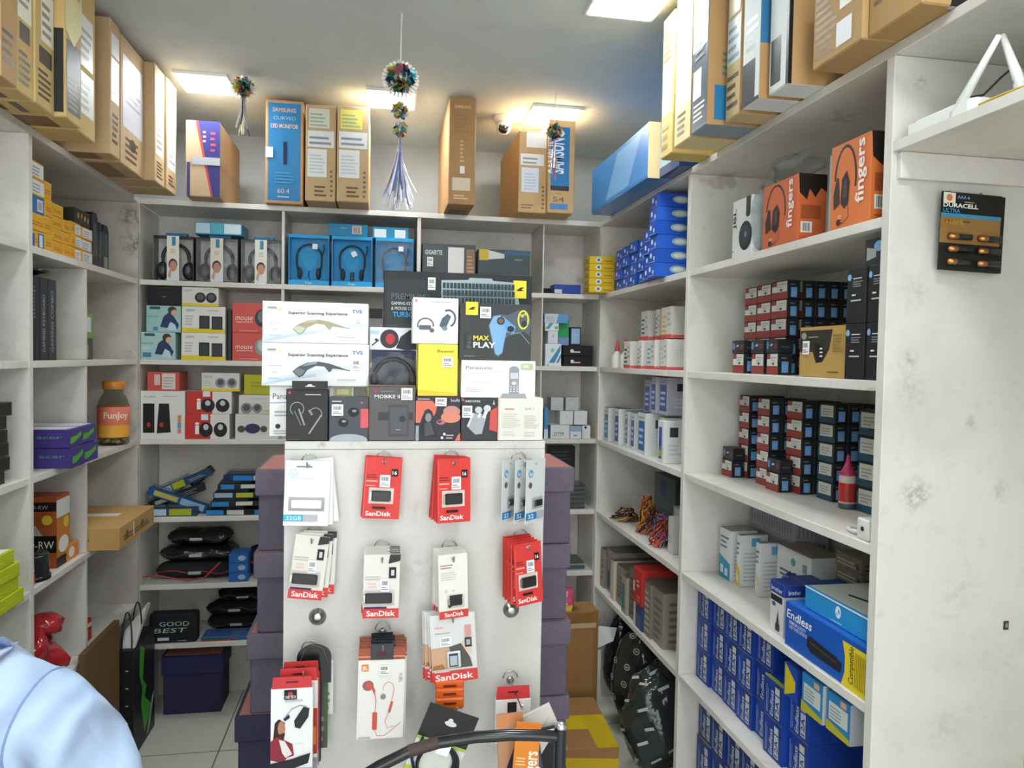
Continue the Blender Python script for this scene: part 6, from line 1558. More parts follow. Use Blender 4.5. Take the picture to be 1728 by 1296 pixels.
# fifth shelf: motherboard boxes on edge
MB5 = [(3.235, 3.18, 1.0, .175, '8f887c', [('n', .2, .2, .8, .8, 4, '6d675c')]), (3.17, 3.06, 1.01, .19, '9a9388', [('r', .1, .05, .4, .5, '2f5a78'), ('n', .4, .55, .9, .9, 3, '7d776c')]), (3.05, 3.01, .99, .17, 'c9c3b4', []), (3.0, 2.90, 1.0, .165, '8a8578', [('n', .1, .2, .9, .8, 5, '6d675c')]), (2.89, 2.83, .985, .15, 'a39d8f', [('r', .1, .1, .6, .8, '3a7a8a')]), (2.825, 2.745, .995, .2, '6d685f', [('n', .2, .1, .8, .9, 6, '4f4a44')]), (2.64, 2.575, .99, .2, '7d786c', [('n', .1, .1, .9, .9, 7, 'b9b3a4')]), (2.57, 2.475, 1.0, .2, '8f897b', [('n', .1, .1, .9, .9, 6, '6a6459')])]
ML = ['at the corner post', 'with a blue foot', 'narrow pale one, third from the corner post', 'fourth from the corner post', 'low one with a teal panel', 'dark one beside the red box', 'past the red box', 'at the partition']
for (yf, yn, X, h, c, ar), lb in zip(MB5, ML):
    wbox('motherboard_box', f'grey brown board box {lb} on the fifth shelf', 'box', X, yf, yn, Z[5], h, .22, c, {'F': ar, 'R': ar, 'T': [('r', 0, 0, 1, 1, '5f5a50')]}, group='board boxes on the fifth shelf')
wbox('motherboard_box', 'dark blue board box under the red box', 'box', .985, 2.74, 2.645, Z[5], .095, .22, '2f4a78', {'F': [('r', 0, .0, .25, 1, 'cfcabb'), ('n', .35, .1, .95, .6, 6, '6a86b0')], 'R': [('n', .2, .2, .8, .8, 4, '54709c')]})
wbox('motherboard_box', 'red board box propped on the dark blue one', 'box', .98, 2.74, 2.645, Z[5] + .0955, .135, .2, 'b9302a', {'F': [('n', .45, .5, .8, .75, 2, 'e9b9b0'), ('r', .04, .3, .24, .6, 'd9c4bc'), ('n', .5, .1, .9, .3, 2, 'd98a80')], 'R': [('n', .1, .1, .8, .9, 6, '6f5a52')]})
# floor of the far bay: black printed bags
def logo_bag(label, c, r, seed, marks, rz):
    o = thing('plastic_bag', label, 'bag', c, rz)
    mb = MB()
    crumple(mb, (0, 0, r[2]), r, ('2e3432', 'film'), seed, 28, 20, .09, .0008)
    rr = random.Random(seed)
    pool = []
    for f in mb.f:
        q = [mb.v[i] for i in f]
        c0 = sum(q, Vector()) / len(q)
        nn = (q[2] - q[0]).cross(q[3] - q[1])
        if nn.length > 1e-9:
            nn.normalize()
            if nn.dot(c0 - Vector((0, 0, r[2]))) < 0:
                nn = -nn
            if nn.dot(Vector((-.5, -.8, .25))) > .25 and c0.z > .05:
                pool.append((c0, nn))
    rr.shuffle(pool)
    used = []
    for p, d in pool:
        if any((p - u_).length < .062 for u_ in used):
            continue
        used.append(p)
        p = p + d * .0025
        a = d.cross(Vector((0, 0, 1))).normalized()
        b = d.cross(a).normalized()
        if marks == 'round':
            q = .016
            n_ = 14
            ro = [p + a * q * math.cos(2 * PI * t / n_) + b * q * .8 * math.sin(2 * PI * t / n_) for t in range(n_)]
            ri = [p + a * q * .72 * math.cos(2 * PI * t / n_) + b * q * .56 * math.sin(2 * PI * t / n_) for t in range(n_)]
            mb.add(ro + ri, [(t, (t + 1) % n_, n_ + (t + 1) % n_, n_ + t) for t in range(n_)], 'a9b0aa')
            mb.poly([p - a * .007 - b * .002, p + a * .007 - b * .002, p + a * .006 + b * .003, p - a * .006 + b * .003], 'a9b0aa')
        else:
            an = .45
            e, g = (a * math.cos(an) + b * math.sin(an)) * .021, (b * math.cos(an) - a * math.sin(an)) * .0055
            mb.poly([p - e - g, p + e - g, p + e + g, p - e + g], 'b4bcb8')
    mb.build('bag_body', o)
    return o
logo_bag('dark see-through bag with round white marks under the shelves', (1.125, 2.90, 0), (.165, .125, .225), 12, 'round', 0)
logo_bag('dark bag with slanted white marks lying in front of the round marked one', (1.04, 2.60, 0), (.13, .11, .205), 17, 'slant', 0)
lump('plastic_bag', 'crumpled black bag against the corner post under the shelves', 'bag', (1.13, 3.145, 0), (.13, .07, .225), '1f2328', 'film', 63, .1)
o = thing('paper_sheet', 'loose white paper between the kraft carton and the black bags', 'paper', (.955, 3.05, 0))
mb = MB()
mb.prism([(-.04, 0, .30), (.05, -.01, .34), (.075, .02, .385), (-.03, .02, .40)], (0, .004, 0), ('d9dcda', 'paper'))
mb.prism([(-.03, .004, .0), (.0, .004, .0), (.0, .006, .30), (-.03, .006, .30)], (0, .002, 0), ('d9dcda', 'paper'))
mb.build('sheet', o)
carton('carton_box', 'tall kraft carton taped at the top, standing beside the purple stack', 'box', (.70, 2.97, .0005), (.215, .12, .50), '9a7446', {'F': [('r', 0, .9, 1, .985, '8a6238'), ('r', .9, 0, 1, 1, '8f6a3e')]}, 0, kids=[('tape', 'F', .05, .86, .95, .9, 'b9a584')], kind='kraft')
carton('snack_packet', 'pink and white packet lying on the kraft carton', 'packet', (.70, 2.99, .5012), (.11, .07, .085), 'c94a74', {'F': [('n', .2, .3, .8, .7, 2, 'e9c3cf'), ('p', [(.55, 0), (.9, 0), (.95, .3), (.6, .25)], 'd9c030'), ('p', [(.3, 1), (.6, 1), (.55, .8), (.4, .82)], 'e6e6e6')]}, 0, rot=(0, 0, math.radians(-10)), bev=.012, kind='film')
carton('carton_box', 'brown carton with wide yellow tape on the floor in the corner aisle', 'box', (.60, 2.52, .0005), (.26, .40, .165), '9a7146', {'F': [('p', [(0, .5), (1, .4), (1, .75), (0, .85)], 'c9a81e')], 'T': [('r', 0, 0, .28, 1, 'c9b01e'), ('r', 0, .35, 1, .62, 'cfb41e'), ('p', [(.7, 0), (1, 0), (1, .4), (.82, .62), (.66, .62)], 'c4a81c')]}, 0, rot=(0, 0, math.radians(-3)), kind='kraft')
# ---------------------------------------------------------------- near bay of the ink unit
# top shelf: headphone boxes
def arc_band(cx, cy, rx, ry, c='26282c', w=.05):
    return [('arc', cx, cy, rx, ry, 0, 180, w, c)]
wbox('headphone_box', 'white headphone box with one big dark ear cup', 'headphone box', .985, 1.995, 1.88, Z[1], .16, .07, 'dfe3e2', {'F': [('r', .68, .72, .9, 1, '2b2f36'), ('e', .79, .7, .11, .05, '2b2f36'), ('e', .68, .34, .32, .25, '232a33'), ('e', .66, .34, .24, .19, '37404a'), ('e', .7, .36, .06, .05, '7d8688'), ('t', .2, .5, .1, 'JBL', '2f2f33', {'rot': 90, 'w': .5, 'b': .01}), ('n', .06, .1, .16, .14, 1, 'c8504a')]})
def fingers(label, yf, yn, X, h, d, c):
    return wbox('headphone_box', label, 'headphone box', X, yf, yn, Z[1], h, d, c,
                {'F': [('arc', .38, .55, .27, .4, -15, 175, .035, '2f2c2c'), ('p', [(.08, .42), (.16, .62), (.22, .6), (.26, .3), (.1, .24)], '2b2729'), ('p', [(.28, .3), (.3, .58), (.42, .66), (.5, .52), (.48, .3), (.38, .22)], '1f1c1e'), ('p', [(.33, .34), (.36, .54), (.43, .58), (.44, .36)], '4a3f42'), ('l', [(.46, .3), (.5, .12), (.34, .06), (.26, .07)], .01, '2f2c2c'), ('e', .24, .08, .05, .04, '2f2c2c'), ('n', .22, .12, .36, .17, 2, 'e9c8b0'),
                       ('t', .86, .24, .15, 'fingers', 'f2e9df', {'rot': 90, 'b': .02, 'w': .72 * h / (yf - yn)})],
                 'R': [('p', [(.04, .72), (.0, 1), (1, 1), (1, .74), (.8, .8), (.6, .66), (.4, .78), (.3, .62)], '26211f'), ('r', .1, .34, .8, .54, 'a0522a'), ('r', .1, .14, .5, .3, 'e3e0da'), ('bar', .16, .16, .44, .28, 8, '4a4a50'), ('n', .1, .02, .9, .1, 2, 'b9601f')], 'L': [('r', 0, 0, 1, 1, 'a9b4b8')]})
fingers('orange headphone box lettered fingers, under crumpled clear plastic', 1.832, 1.665, .99, .165, .075, 'd0683c')
fingers('tall orange headphone box lettered fingers, beside the corner upright', 1.525, 1.388, .985, .185, .09, 'd9763c')
wbox('headphone_box', 'grey edged headphone box standing behind the tall orange one', 'headphone box', .995, 1.548, 1.528, Z[1], .175, .09, 'a9b4b6', {})
o = thing('plastic_wrap', 'crumpled clear plastic wrap rising over the middle orange box', 'plastic wrap', (1.03, 1.75, Z[1] + .166))
mb = MB()
crumple(mb, (0, 0, .035), (.045, .09, .034), ('f0f2f2', 'wrap'), 71, 18, 10, .3, .0008)
mb.build('wrap_body', o)
o = thing('plastic_wrap', 'clear plastic hanging at the end of the middle orange box', 'plastic wrap', (1.0, 1.857, Z[1]))
mb = MB()
crumple(mb, (0, 0, .09), (.03, .018, .085), ('f0f2f2', 'wrap'), 73, 14, 12, .16, .0008)
mb.build('wrap_body', o)
# second and third shelves: ink cartridge boxes
INK_F = [('r', 0, 0, 1, .38, '8f3a34'), ('r', .04, .4, .96, .96, 'cfcfc7'), ('r', .04, .72, .34, .96, '8f3a34'), ('n', .4, .5, .9, .9, 3, 'a9aca8'), ('e', .62, .5, .07, .07, '2f3238')]
INK_R = [('r', .25, .1, .75, .62, '6fa0d6'), ('n', .3, .15, .7, .5, 3, '8fb9e0'), ('n', .2, .74, .8, .9, 1, '6a6f6c')]
INK_B = [('r', 0, 0, 1, 1, '2e3134'), ('e', .14, .55, .1, .3, '5a86b8'), ('p', [(.34, .5), (.46, .7), (.6, .6), (.5, .5)], 'b9c0c0'), ('r', .7, .3, .95, .7, '6a3a42')]
INK_T = [('r', 0, .0, .5, .8, '2f5f74'), ('r', .1, .3, .9, .9, 'c3c3b6'), ('n', .2, .4, .8, .8, 3, '8f9a90'), ('r', 0, 0, 1, .25, '274a5c')]
def inkbox(label, X, yf, yn, z, h, d, kind, g):
    return wbox('ink_box', label, 'box', X, yf, yn, z, h, d, '26292c', {'F': {'r': INK_F, 'b': INK_B, 't': INK_T}[kind], 'R': INK_R if kind != 'b' else [('n', .2, .4, .8, .6, 1, '54585c')], 'T': [('r', 0, 0, 1, 1, '1f1d20')]}, group=g)
g2 = 'ink boxes on the second shelf of the near bay'
hh = .052
ya = [(2.16, 2.085), (2.065, 1.985), (1.965, 1.88)]
for c, (yf, yn) in enumerate(ya):
    for i in range(5):
        inkbox(f'red and white ink box, {pos(i, 5)} in the {["far", "middle", "near"][c]} tall column of the second shelf', 1.115 - .01 * c, yf, yn, Z[2] + hh * i, hh - .0007, .037, 'r', g2)
DEEP = [1.1635 + .0385 * k for k in range(4)]
for k, x in enumerate(DEEP):
    for i in range(5):
        inkbox(f'blue stickered ink box, {pos(i, 5)} in {ORD[k]} column behind the near tall column', x - .02, 1.955, 1.885, Z[2] + hh * i, hh - .0007, .037, 'r', g2)
for c, (yf, yn, X, k) in enumerate(((2.09, 2.02, 1.045, 'r'), (1.985, 1.915, 1.05, 'r'), (1.90, 1.84, 1.05, 'r'))):
    inkbox(f'red and white ink box in the short front row, {["farthest from the kraft box", "middle one", "closest to the kraft box"][c]}', X, yf, yn, Z[2], .058, .04, k, g2)
    inkbox(f'black ink box lying on the short front row, {["farthest from the kraft box", "middle one", "closest to the kraft box"][c]}', X, yf + .005, yn + .003, Z[2] + .0588, .037, .045, 'b', g2)
    
wbox('toner_box', 'tan and black box with a cable picture and white sticker', 'box', 1.0, 1.655, 1.472, Z[2], .118, .05, 'b99655', {'F': [('p', [(0, .5), (.02, .93), (.72, .93), (.66, .55), (.52, .3), (.38, .28), (.3, .5)], '33322a'), ('e', .1, .82, .06, .07, '8f9a93'), ('n', .2, .78, .5, .84, 1, '8f8f5c'), ('r', .1, .45, .24, .72, 'dcdcd6'), ('p', [(.36, .7), (.5, .62), (.54, .4), (.44, .3), (.36, .46)], '1b1c1c'), ('n', .47, .4, .54, .62, 3, 'd9d9d4'), ('n', .64, .1, .9, .16, 1, '6a5430'), ('n', .74, .5, .96, .86, 6, '977843')], 'T': [('r', 0, 0, 1, 1, 'caa868')]}, kids=[STK('F', .1, .45, .24, .72)])
for i, (yf, yn, z_, X) in enumerate(((1.462, 1.398, 0, .99), (1.394, 1.340, 0, .992), (1.462, 1.398, .1182, .99), (1.394, 1.340, .1182, .992))):
    wbox('toner_box', f'black toner box with a blue badge, {["lower one beside the tan box", "lower one at the upright", "upper one beside the tan box", "upper one at the upright"][i]}', 'box', X, yf, yn, Z[2] + z_, .1175, .2, '232427', {'F': [('e', .14, .84, .1, .06, '7fb0dc'), ('n', .34, .8, .86, .84, 1, 'd9d9d9'), ('n', .34, .66, .9, .78, 3, '8a8d90'), ('n', .3, .5, .6, .56, 1, 'e3e3e3'), ('n', .26, .4, .8, .46, 1, 'b9bcbf')]})
wbox('toner_box', 'dark box with a blue badge lying on the upper toner boxes', 'box', 1.0, 1.42, 1.345, Z[2] + .2365, .055, .15, '2a3238', {'F': [('e', .6, .7, .2, .2, '7fb0dc'), ('p', [(.1, .2), (.5, .3), (.5, .6), (.1, .7)], 'a3abad')]})
wbox('ink_box', 'white fronted ink box behind the upper toner boxes', 'box', 1.07, 1.545, 1.475, Z[2] + .1185, .06, .04, 'cfcfc7', {'F': INK_F}, group=g2)
wbox('ink_box', 'red and white ink box carrying the white fronted one', 'box', 1.07, 1.545, 1.475, Z[2], .1178, .04, '26292c', {'F': INK_F}, group=g2)
g3 = 'ink boxes on the third shelf of the near bay'
stag = [(2.215, 2.15, 1.135, 5), (2.07, 2.0, 1.12, 5), (1.95, 1.87, 1.145, 5), (1.83, 1.76, 1.17, 5)]
wd3 = ['far', 'second', 'third', 'near']
h3 = .0515
for c, (yf, yn, X, n) in enumerate(stag):
    for i in range(n):
        for k in range(3):
            if X + .04 * k > 1.28:
                continue
            inkbox(f'{"red and white" if k == 0 else "dark"} ink box, {pos(i, n)} in {"front" if k == 0 else "second" if k == 1 else "third"} row of the {wd3[c]} column, third shelf', X + .0395 * k, yf, yn, Z[3] + h3 * i, h3 - .0006, .0385, 'r' if c < 3 else 't', g3)
for c, (yf, yn, X, nlow) in enumerate(((2.235, 2.165, 1.09, 1), (1.975, 1.905, 1.10, 1))):
    inkbox(f'red and white ink box alone before the {wd3[(0, 2)[c]]} column of the third shelf', X, yf, yn, Z[3], .052, .0385, 'r', g3)
    inkbox(f'black ink box lying on the single box before the {wd3[(0, 2)[c]]} column', X + .003, yf, yn, Z[3] + .0525, .038, .0385, 'b', g3)
for i in range(4):
    inkbox(f'teal and white ink box, {pos(i, 4)} at the upright on the third shelf', 1.17, 1.66, 1.585, Z[3] + .063 * i, .0622, .10, 't', g3)
for i in range(3):
    inkbox(f'dark ink box, {pos(i, 3)} beside the red ink bottle on the third shelf', 1.15, 1.565, 1.50, Z[3] + .063 * i, .0622, .06, 'r' if i != 1 else 'b', g3)
# red ink bottle
p = U(1429, 858, 'Z', Z[3])
o = thing('ink_bottle', 'clear ink bottle with red ink and a pink pointed cap', 'bottle', (p.x, p.y, Z[3]))
mb = MB()
mb.lathe([(.0195, .0005), (.021, .003), (.021, .014), (.0205, .0145)], ('4a4f58', 'plastic'), 22)
mb.lathe([(.0208, .0148), (.0208, .078), (.019, .084)], ('c9b9b4', 'plastic'), 22)
mb.build('body', o)
mb = MB()
mb.lathe([(.0212, .019), (.0212, .066)], ('b5302c', 'gloss'), 22)
mb.build('label', o)
mb = MB()
mb.lathe([(.0195, .0845), (.0195, .09), (.012, .102), (.006, .118), (.004, .134), (.0005, .136)], ('b02a58', 'plastic'), 20)
mb.build('cap', o)
# white adapters at the shelf edge
o = thing('cable_adapter', 'white wall adapter with a short cable at the shelf edge by the upright', 'adapter', (.995, 1.375, Z[3]))
mb = MB()
mb.box(-.012, -.022, .0005, .03, .018, .045, ('dcdcd6', 'plastic'), .005)
mb.build('housing', o)
mb = MB()
mb.lathe([(.005, 0), (.005, .0012), (.0005, .0012)], ('232428', 'plastic'), 10)
q = mb.build('socket', o)
q.location = (-.0122, -.003, .024)
q.rotation_euler = (0, -PI / 2, 0)
mb = MB()
mb.tube([(.01, .018, .01), (.0, .05, .008), (.012, .08, .006), (.03, .1, .005), (.05, .085, .005)], .0042, ('dcdcd6', 'plastic'), 7)
mb.build('cable', o)
# fourth shelf
EPS_ = lambda c: {'F': [('p', [(0, 0), (1, 0), (1, .34), (0, .46)], c), ('n', .1, .62, .9, .9, 3, '6f7680'), ('r', .15, .1, .4, .26, 'd9e3e6'), ('r', .55, .08, .8, .22, 'd9e3e6')], 'R': [('r', .4, .78, .72, .94, '5fa3cc'), ('n', .12, .1, .9, .7, 8, 'bcbcc2')], 'T': [('r', 0, 0, 1, 1, '8f8a80')]}
for i, (yf, yn, X, c, lb) in enumerate(((2.225, 2.15, 1.085, '2f93b4', 'white ink box with a turquoise foot'), (2.12, 2.095, 1.09, 'd0b83a', 'white ink box with a yellow foot'), (2.02, 1.995, 1.10, 'c9c0b4', 'white ink box next to the yellow footed one'))):
    wbox('ink_box', lb + ' on the fourth shelf', 'box', X, yf, yn, Z[4], .158, .09, 'd6d8d8', EPS_(c))
for i in range(2):
    wbox('paper_box', f'{["lower", "upper"][i]} grey ribbed carton behind the white ink boxes', 'box', 1.20, 2.24, 1.98, Z[4] + .001 + .075 * i + .09, .0742, .11, '9fa0a8', {'F': [('n', .02, .05, .98, .95, 2, 'b4b4bc')] + [('r', .03 + .06 * k, .1, .05 + .06 * k, .9, '83848c') for k in range(16)], 'R': [('r', .1 + .12 * k, .1, .15 + .12 * k, .9, '83848c') for k in range(7)]})
wbox('paper_box', 'plain grey carton under the ribbed cartons', 'box', 1.20, 2.24, 1.98, Z[4], .0902, .11, '8f8f92', {})
wbox('ink_box', 'wide white carton with dark marks in the middle of the fourth shelf', 'box', 1.14, 1.97, 1.80, Z[4], .165, .1, 'd0d2ce', {'F': [('e', .5, .8, .07, .07, '4f9a98'), ('n', .1, .5, .85, .66, 2, '55585c'), ('n', .1, .2, .8, .3, 1, 'a9acac'), ('r', .78, .7, .9, .85, '8d9096')], 'T': [('r', 0, 0, 1, 1, '8f8678')]})
for c, (yf, yn, X, n) in enumerate(((1.79, 1.68, 1.205, 5), (1.60, 1.50, 1.212, 4))):
    for i in range(n):
        wbox('ink_box', f'grey brown slim carton, {pos(i, n)} in the {["far", "near"][c]} pile at the back', 'box', X + .004 * (i % 2), yf, yn, Z[4] + .0385 * i, .0378, .105, '8d8371', {'F': [('n', .06, .2, .94, .7, 2, 'c9c0ac'), ('r', .1, .2, .24, .7, 'b59a3f') if i == 2 and c == 0 else ('r', .8, .2, .92, .6, '5f5748')], 'R': [('n', .1, .2, .9, .8, 2, '5f5748')]}, group='slim cartons at the back of the fourth shelf')
BRO = lambda: {'F': [('r', 0, .77, 1, 1, '243f8f'), ('t', .08, .82, .09, 'brother', 'd9dff0', {'w': .8, 'b': .01}), ('r', .06, .62, .9, .74, '2b2c33'), ('e', .3, .56, .14, .045, '4a5a86'), ('p', [(.5, .2), (.62, .48), (.7, .2)], '4a3f5a'), ('r', .46, .06, .76, .2, '33323c')], 'R': [('r', 0, .77, 1, 1, '243f8f'), ('t', .2, .82, .09, 'brother', 'd9dff0', {'w': .56, 'b': .01}), ('r', 0, 0, 1, .77, 'c9c6c4'), ('r', .2, .6, .9, .72, 'c9a98a'), ('e', .16, .66, .07, .04, '4a5a86')], 'T': [('r', 0, 0, 1, 1, '22387c')]}
wbox('ink_box', 'white and navy ink box standing at the shelf edge before the big blue box', 'box', 1.0, 1.755, 1.69, Z[4], .13, .06, 'd8d8d6', BRO())
wbox('ink_box', 'navy topped ink box behind the one at the shelf edge', 'box', 1.075, 1.79, 1.69, Z[4], .125, .06, 'c6c6c8', BRO())
wbox('ink_box', 'navy topped ink box deep in the row over the big blue box', 'box', 1.139, 1.76, 1.665, Z[4], .12, .06, 'b9b9c0', BRO())
lump('ink_bag', 'dark blue crumpled pouch on the wide white carton side of the fourth shelf', 'pouch', (1.10, 1.83, Z[4]), (.03, .03, .06), '2a3070', 'film', 77, .12)
# big blue toner box and tablet box
def endless_big():
    w, d, h = .318, .15, .106
    o, _ = wbox('toner_box', 'large bright blue toner box lettered Endless with a yellow corner at the shelf edge', 'box', .985, 1.656, 1.338, Z[4], h, d, '1b57b4', {'F': [('t', .02, .66, .2, 'Endless', 'f0f0ea', {'w': .33, 'b': .012, 'sh': .12}), ('t', .06, .54, .08, 'PREMIUM QUALITY', 'dfe6f0', {'w': .22, 'b': .01}), ('t', .06, .44, .08, 'LASER TONER CARTRIDGE', 'cfd9ea', {'w': .24, 'b': .01}), ('p', [(.3, .3), (.31, .5), (.34, .54), (.66, .46), (.72, .4), (.7, .2), (.36, .2)], '26262b'), ('p', [(.34, .44), (.66, .37), (.66, .34), (.34, .4)], '47474e'), ('p', [(.72, .0), (.755, .3), (.755, .6), (.725, .9), (1, .9), (1, 0)], 'dcc72a'), ('t', .845, .12, .15, 'Compatible', '33321f', {'rot': 90, 'w': .25, 'b': .012, 'sh': .2})] + [('r', .86 + .019 * k, .12, .868 + .019 * k, .8, 'a3921f') for k in range(7)], 'T': [('r', 0, 0, 1, 1, '2868c4')]}), 0
    return o
endless_big()
wbox('tablet_box', 'light blue drawing tablet box with a pen picture, lying on the big blue box', 'box', 1.004, 1.605, 1.345, Z[4] + .1075, .052, .2, '2b90cc', {'F': [('arc', .5, .58, .03, .22, 0, 360, .09, 'e3eef4'), ('l', [(.5, .75), (.49, .6), (.51, .5), (.5, .4)], .1, 'e3eef4'), ('n', .4, .12, .62, .2, 1, 'bcdcec'), ('r', 0, .94, 1, 1, 'e6eceb')], 'T': [('r', .02, .04, 1, 1, 'bcc0b4'), ('p', [(.3, .3), (.34, .26), (.98, .5), (.98, .56)], '26262a'), ('r', .7, .7, .86, .95, 'b9343a')]})
# grids of blue toner boxes, lettered sideways
EB = lambda k: {'F': [('r', .12, .08, .16, .8, '7f9ad6'), ('r', .2, .1, .24, .7, '6a86c8'), ('t', .52, .08, .17, 'Endless', 'c9d2d8', {'rot': 90, 'w': .74, 'b': .01, 'sh': .1}), ('r', .62, .1, .86, .68, 'bfc9cf'), ('t', .82, .14, .16, '12A', '28407a', {'rot': 90, 'w': .48, 'b': .02}), ('r', .62, .72, .86, .9, ('d0d0b4', 'c9b9c4', 'b9cfd6')[k % 3])], 'R': [('r', 0, 0, 1, 1, '1c3f98')], 'T': [('r', 0, 0, 1, .05, 'a9b43a')]}
yy = 2.255
gE = 'blue lettered toner boxes under the big blue box'
pitch = .092
for c in range(7):
    for i in range(3):
        if c >= 5 and i == 2:
            continue
        wbox('toner_box', f'blue lettered toner box, {pos(i, 3)} in the {ORD[c]} column from the partition', 'box', 1.03 + .004 * ((c * 5 + i * 3) % 3) - (.02 if c == 5 else 0), yy - pitch * c, yy - pitch * c - .0905, Z[5] + .1015 * i, .1008, .27, ('1a3f9a', '1c459f', '183a90')[(c + i) % 3], EB(c + i), group=gE)
wbox('toner_box', 'blue toner box turned to show a yellow side panel', 'box', 1.0, 1.68, 1.622, Z[5] + .2035, .082, .2, '1f4aa8', {'F': [('p', [(.1, .0), (.9, .3), (.9, .6), (.1, 1)], 'd9c52a')], 'R': [('r', 0, 0, 1, 1, '1c3f98')]})
for i in range(2):
    wbox('ink_box', f'{["small light blue box with a white panel beside the yellow panelled box", "small light blue box with a white panel at the upright"][i]}', 'box', 1.0 + .004 * i, (1.60, 1.505)[i], (1.515, 1.42)[i], Z[5] + .2035 - (0 if False else 0), .09, .1, '2f86c4', {'F': [('r', .1, .3, .9, .75, 'cfd6cf'), ('n', .16, .36, .8, .7, 4, '8f9fae'), ('p', [(0, 0), (1, 0), (1, .14), (0, .26)], 'b9b52e'), ('r', .6, .8, .85, .95, 'd9a98a')], 'R': [('r', 0, 0, 1, 1, 'c3c9cc')]})
gF = 'navy lettered toner boxes on the lowest shelf'
for c in range(8):
    for i in range(2):
        wbox('toner_box', f'navy lettered toner box, {["lower", "upper"][i]} one in the {ORD[c]} column of the lowest shelf', 'box', 1.04 + .004 * ((c + i) % 2), yy - .098 * c, yy - .098 * c - .0965, .2005 + .13 * i, .1292, .26, '1a347c', EB(c + i + 1), group=gF)
# ---------------------------------------------------------------- bay at the camera end: router, batteries
RZ = 1.985
o = thing('wifi_router', 'white wifi router with two tilted antennas on the short upper shelf', 'router', (1.05, 1.215, RZ), math.radians(0))
mb = MB()
out = [(-.062, -.075), (-.062, .07), (-.05, .085), (.05, .085), (.062, .07), (.062, -.075), (.05, -.09), (-.05, -.09)]
mb.prism([(x, y, .0006) for x, y in out], (0, 0, .022), ('e3e5e2', 'plastic'))
mb.prism([(x * .86, y * .86, .0228) for x, y in out], (0, 0, .006), ('eceeec', 'plastic'))
mb.build('housing', o)
def antenna(p0, p1):
    mb = MB()
    a, b = Vector(p0), Vector(p1)
    mb.tube([a, a + (b - a) * .12, a + (b - a) * .14, a + (b - a) * .5, b, b + (b - a) * .01], [.0075, .0075, .0085, .0068, .0048, .002], ('dfe1de', 'plastic'), 12)
    mb.tube([a - Vector((0, 0, .008)), a + (b - a) * .03], .0095, ('cfd1ce', 'plastic'), 10)
    mb.build('antenna', o)
q0, q1 = U(1612, 192, 'X', .995), U(1686, 60, 'X', .995)
antenna(q0 - Vector((1.05, 1.215, RZ)), q1 - Vector((1.05, 1.215, RZ)))
q0, q1 = U(1722, 142, 'X', 1.02), U(1692, 60, 'X', 1.02)
antenna(q0 - Vector((1.05, 1.215, RZ)), q1 - Vector((1.05, 1.215, RZ)))
for nm, c, z_, lb, pts in (('network_wire', 'c9a03a', .0045, 'thin yellow cable running along the shelf behind the router', ((1622, 187), (1650, 178), (1690, 160), (1728, 146), (1760, 130))), ('electric_wire', '33383a', .0045, 'thin black cord against the panel behind the router', ((1633, 165), (1660, 160), (1690, 130), (1712, 112)))):
    o2 = thing(nm, lb, 'cable', (0, 0, 0))
    mb = MB()
    pp = [U(u, v, 'X', 1.13 if nm == 'electric_wire' else 1.0) for u, v in pts]
    mb.tube([(p.x, min(p.y, P2 - .006), max(p.z, RZ + z_)) for p in pp], .0024, (c, 'rubber'), 6)
    mb.build('cable', o2)
def battery_card(label, u0, v0, u1, v1, Y, front):
    a, b = U(u0, v0, 'Y', Y), U(u1, v1, 'Y', Y)
    w, h = b.x - a.x, a.z - b.z
    o = thing('battery_card', label, 'battery card', (a.x, Y, b.z), 0, None, (0, math.radians(1.5), 0))
    mb = MB()
    mb.box(0, 0, 0, w, .0015, h, '22211f')
    if front:
        art(mb, 'F', (w, .0015, h), [('r', .0, .35, 1, .68, '9a7440'), ('r', 0, .68, 1, .73, '3f8fb8'), ('r', 0, .73, 1, 1, '1f1d1c'), ('r', .02, .86, .22, .99, 'e6e3d6'), ('e', .12, .925, .05, None, 'd9834f'), ('t', .25, .92, .045, 'AAA 6', '7fb4d0', {'w': .2, 'b': .01}), ('t', .02, .805, .055, 'DURACELL', 'f0ede6', {'w': .58, 'b': .03}), ('t', .02, .738, .05, 'ULTRA', '4f9fc8', {'w': .28, 'b': .015}), ('n', .36, .875, .6, .9, 1, 'b9a86a'), ('n', .06, .62, .5, .66, 1, '6a4a28'), ('t', .06, .585, .06, '+100%', 'd9a23a', {'w': .3, 'b': .01})])
    mb.build('card', o)
    if front:
        for r_ in range(3):
            for c_ in range(2):
                x0, zc = w * (.12 + .5 * c_), h * (.43 - .16 * r_)
                mb = MB()
                mb.T = Matrix.Translation((x0, -.006, zc)) @ Matrix.Rotation(PI / 2, 4, 'Y')
                rd = h * .04
                mb.lathe([(rd * .4, -.002), (rd * .4, 0), (rd, .0005), (rd, w * .13)], ('b9824f', 'metal'), 14)
                mb.lathe([(rd, w * .13), (rd, w * .36), (rd * .6, w * .362), (.0004, w * .362)], ('232427', 'gloss'), 14)
                mb.build('battery', o)
                mb = MB()
                mb.box(x0 - .004, -.011, zc - rd * 1.3, x0 + w * .38, -.0003, zc + rd * 1.3, ('ffffff', 'clear'), .003)
                mb.build('blister', o)
    return o
battery_card('black battery card behind the front one on the white panel', 1597, 324, 1689, 459, P2 - .006, False)
battery_card('front battery card of black and copper with six batteries on the white panel', 1587, 322, 1683, 459, P2 - .0205, True)
o = thing('wall_nail', 'thin nail holding the battery cards on the white panel', 'nail', (U(1640, 332, 'Y', P2).x, P2, U(1640, 332, 'Y', P2).z))
mb = MB()
mb.tube([(0, -.0002, 0), (0, -.026, .001)], .0012, ('b9bab8', 'metal'), 6)
mb.build('shank', o)
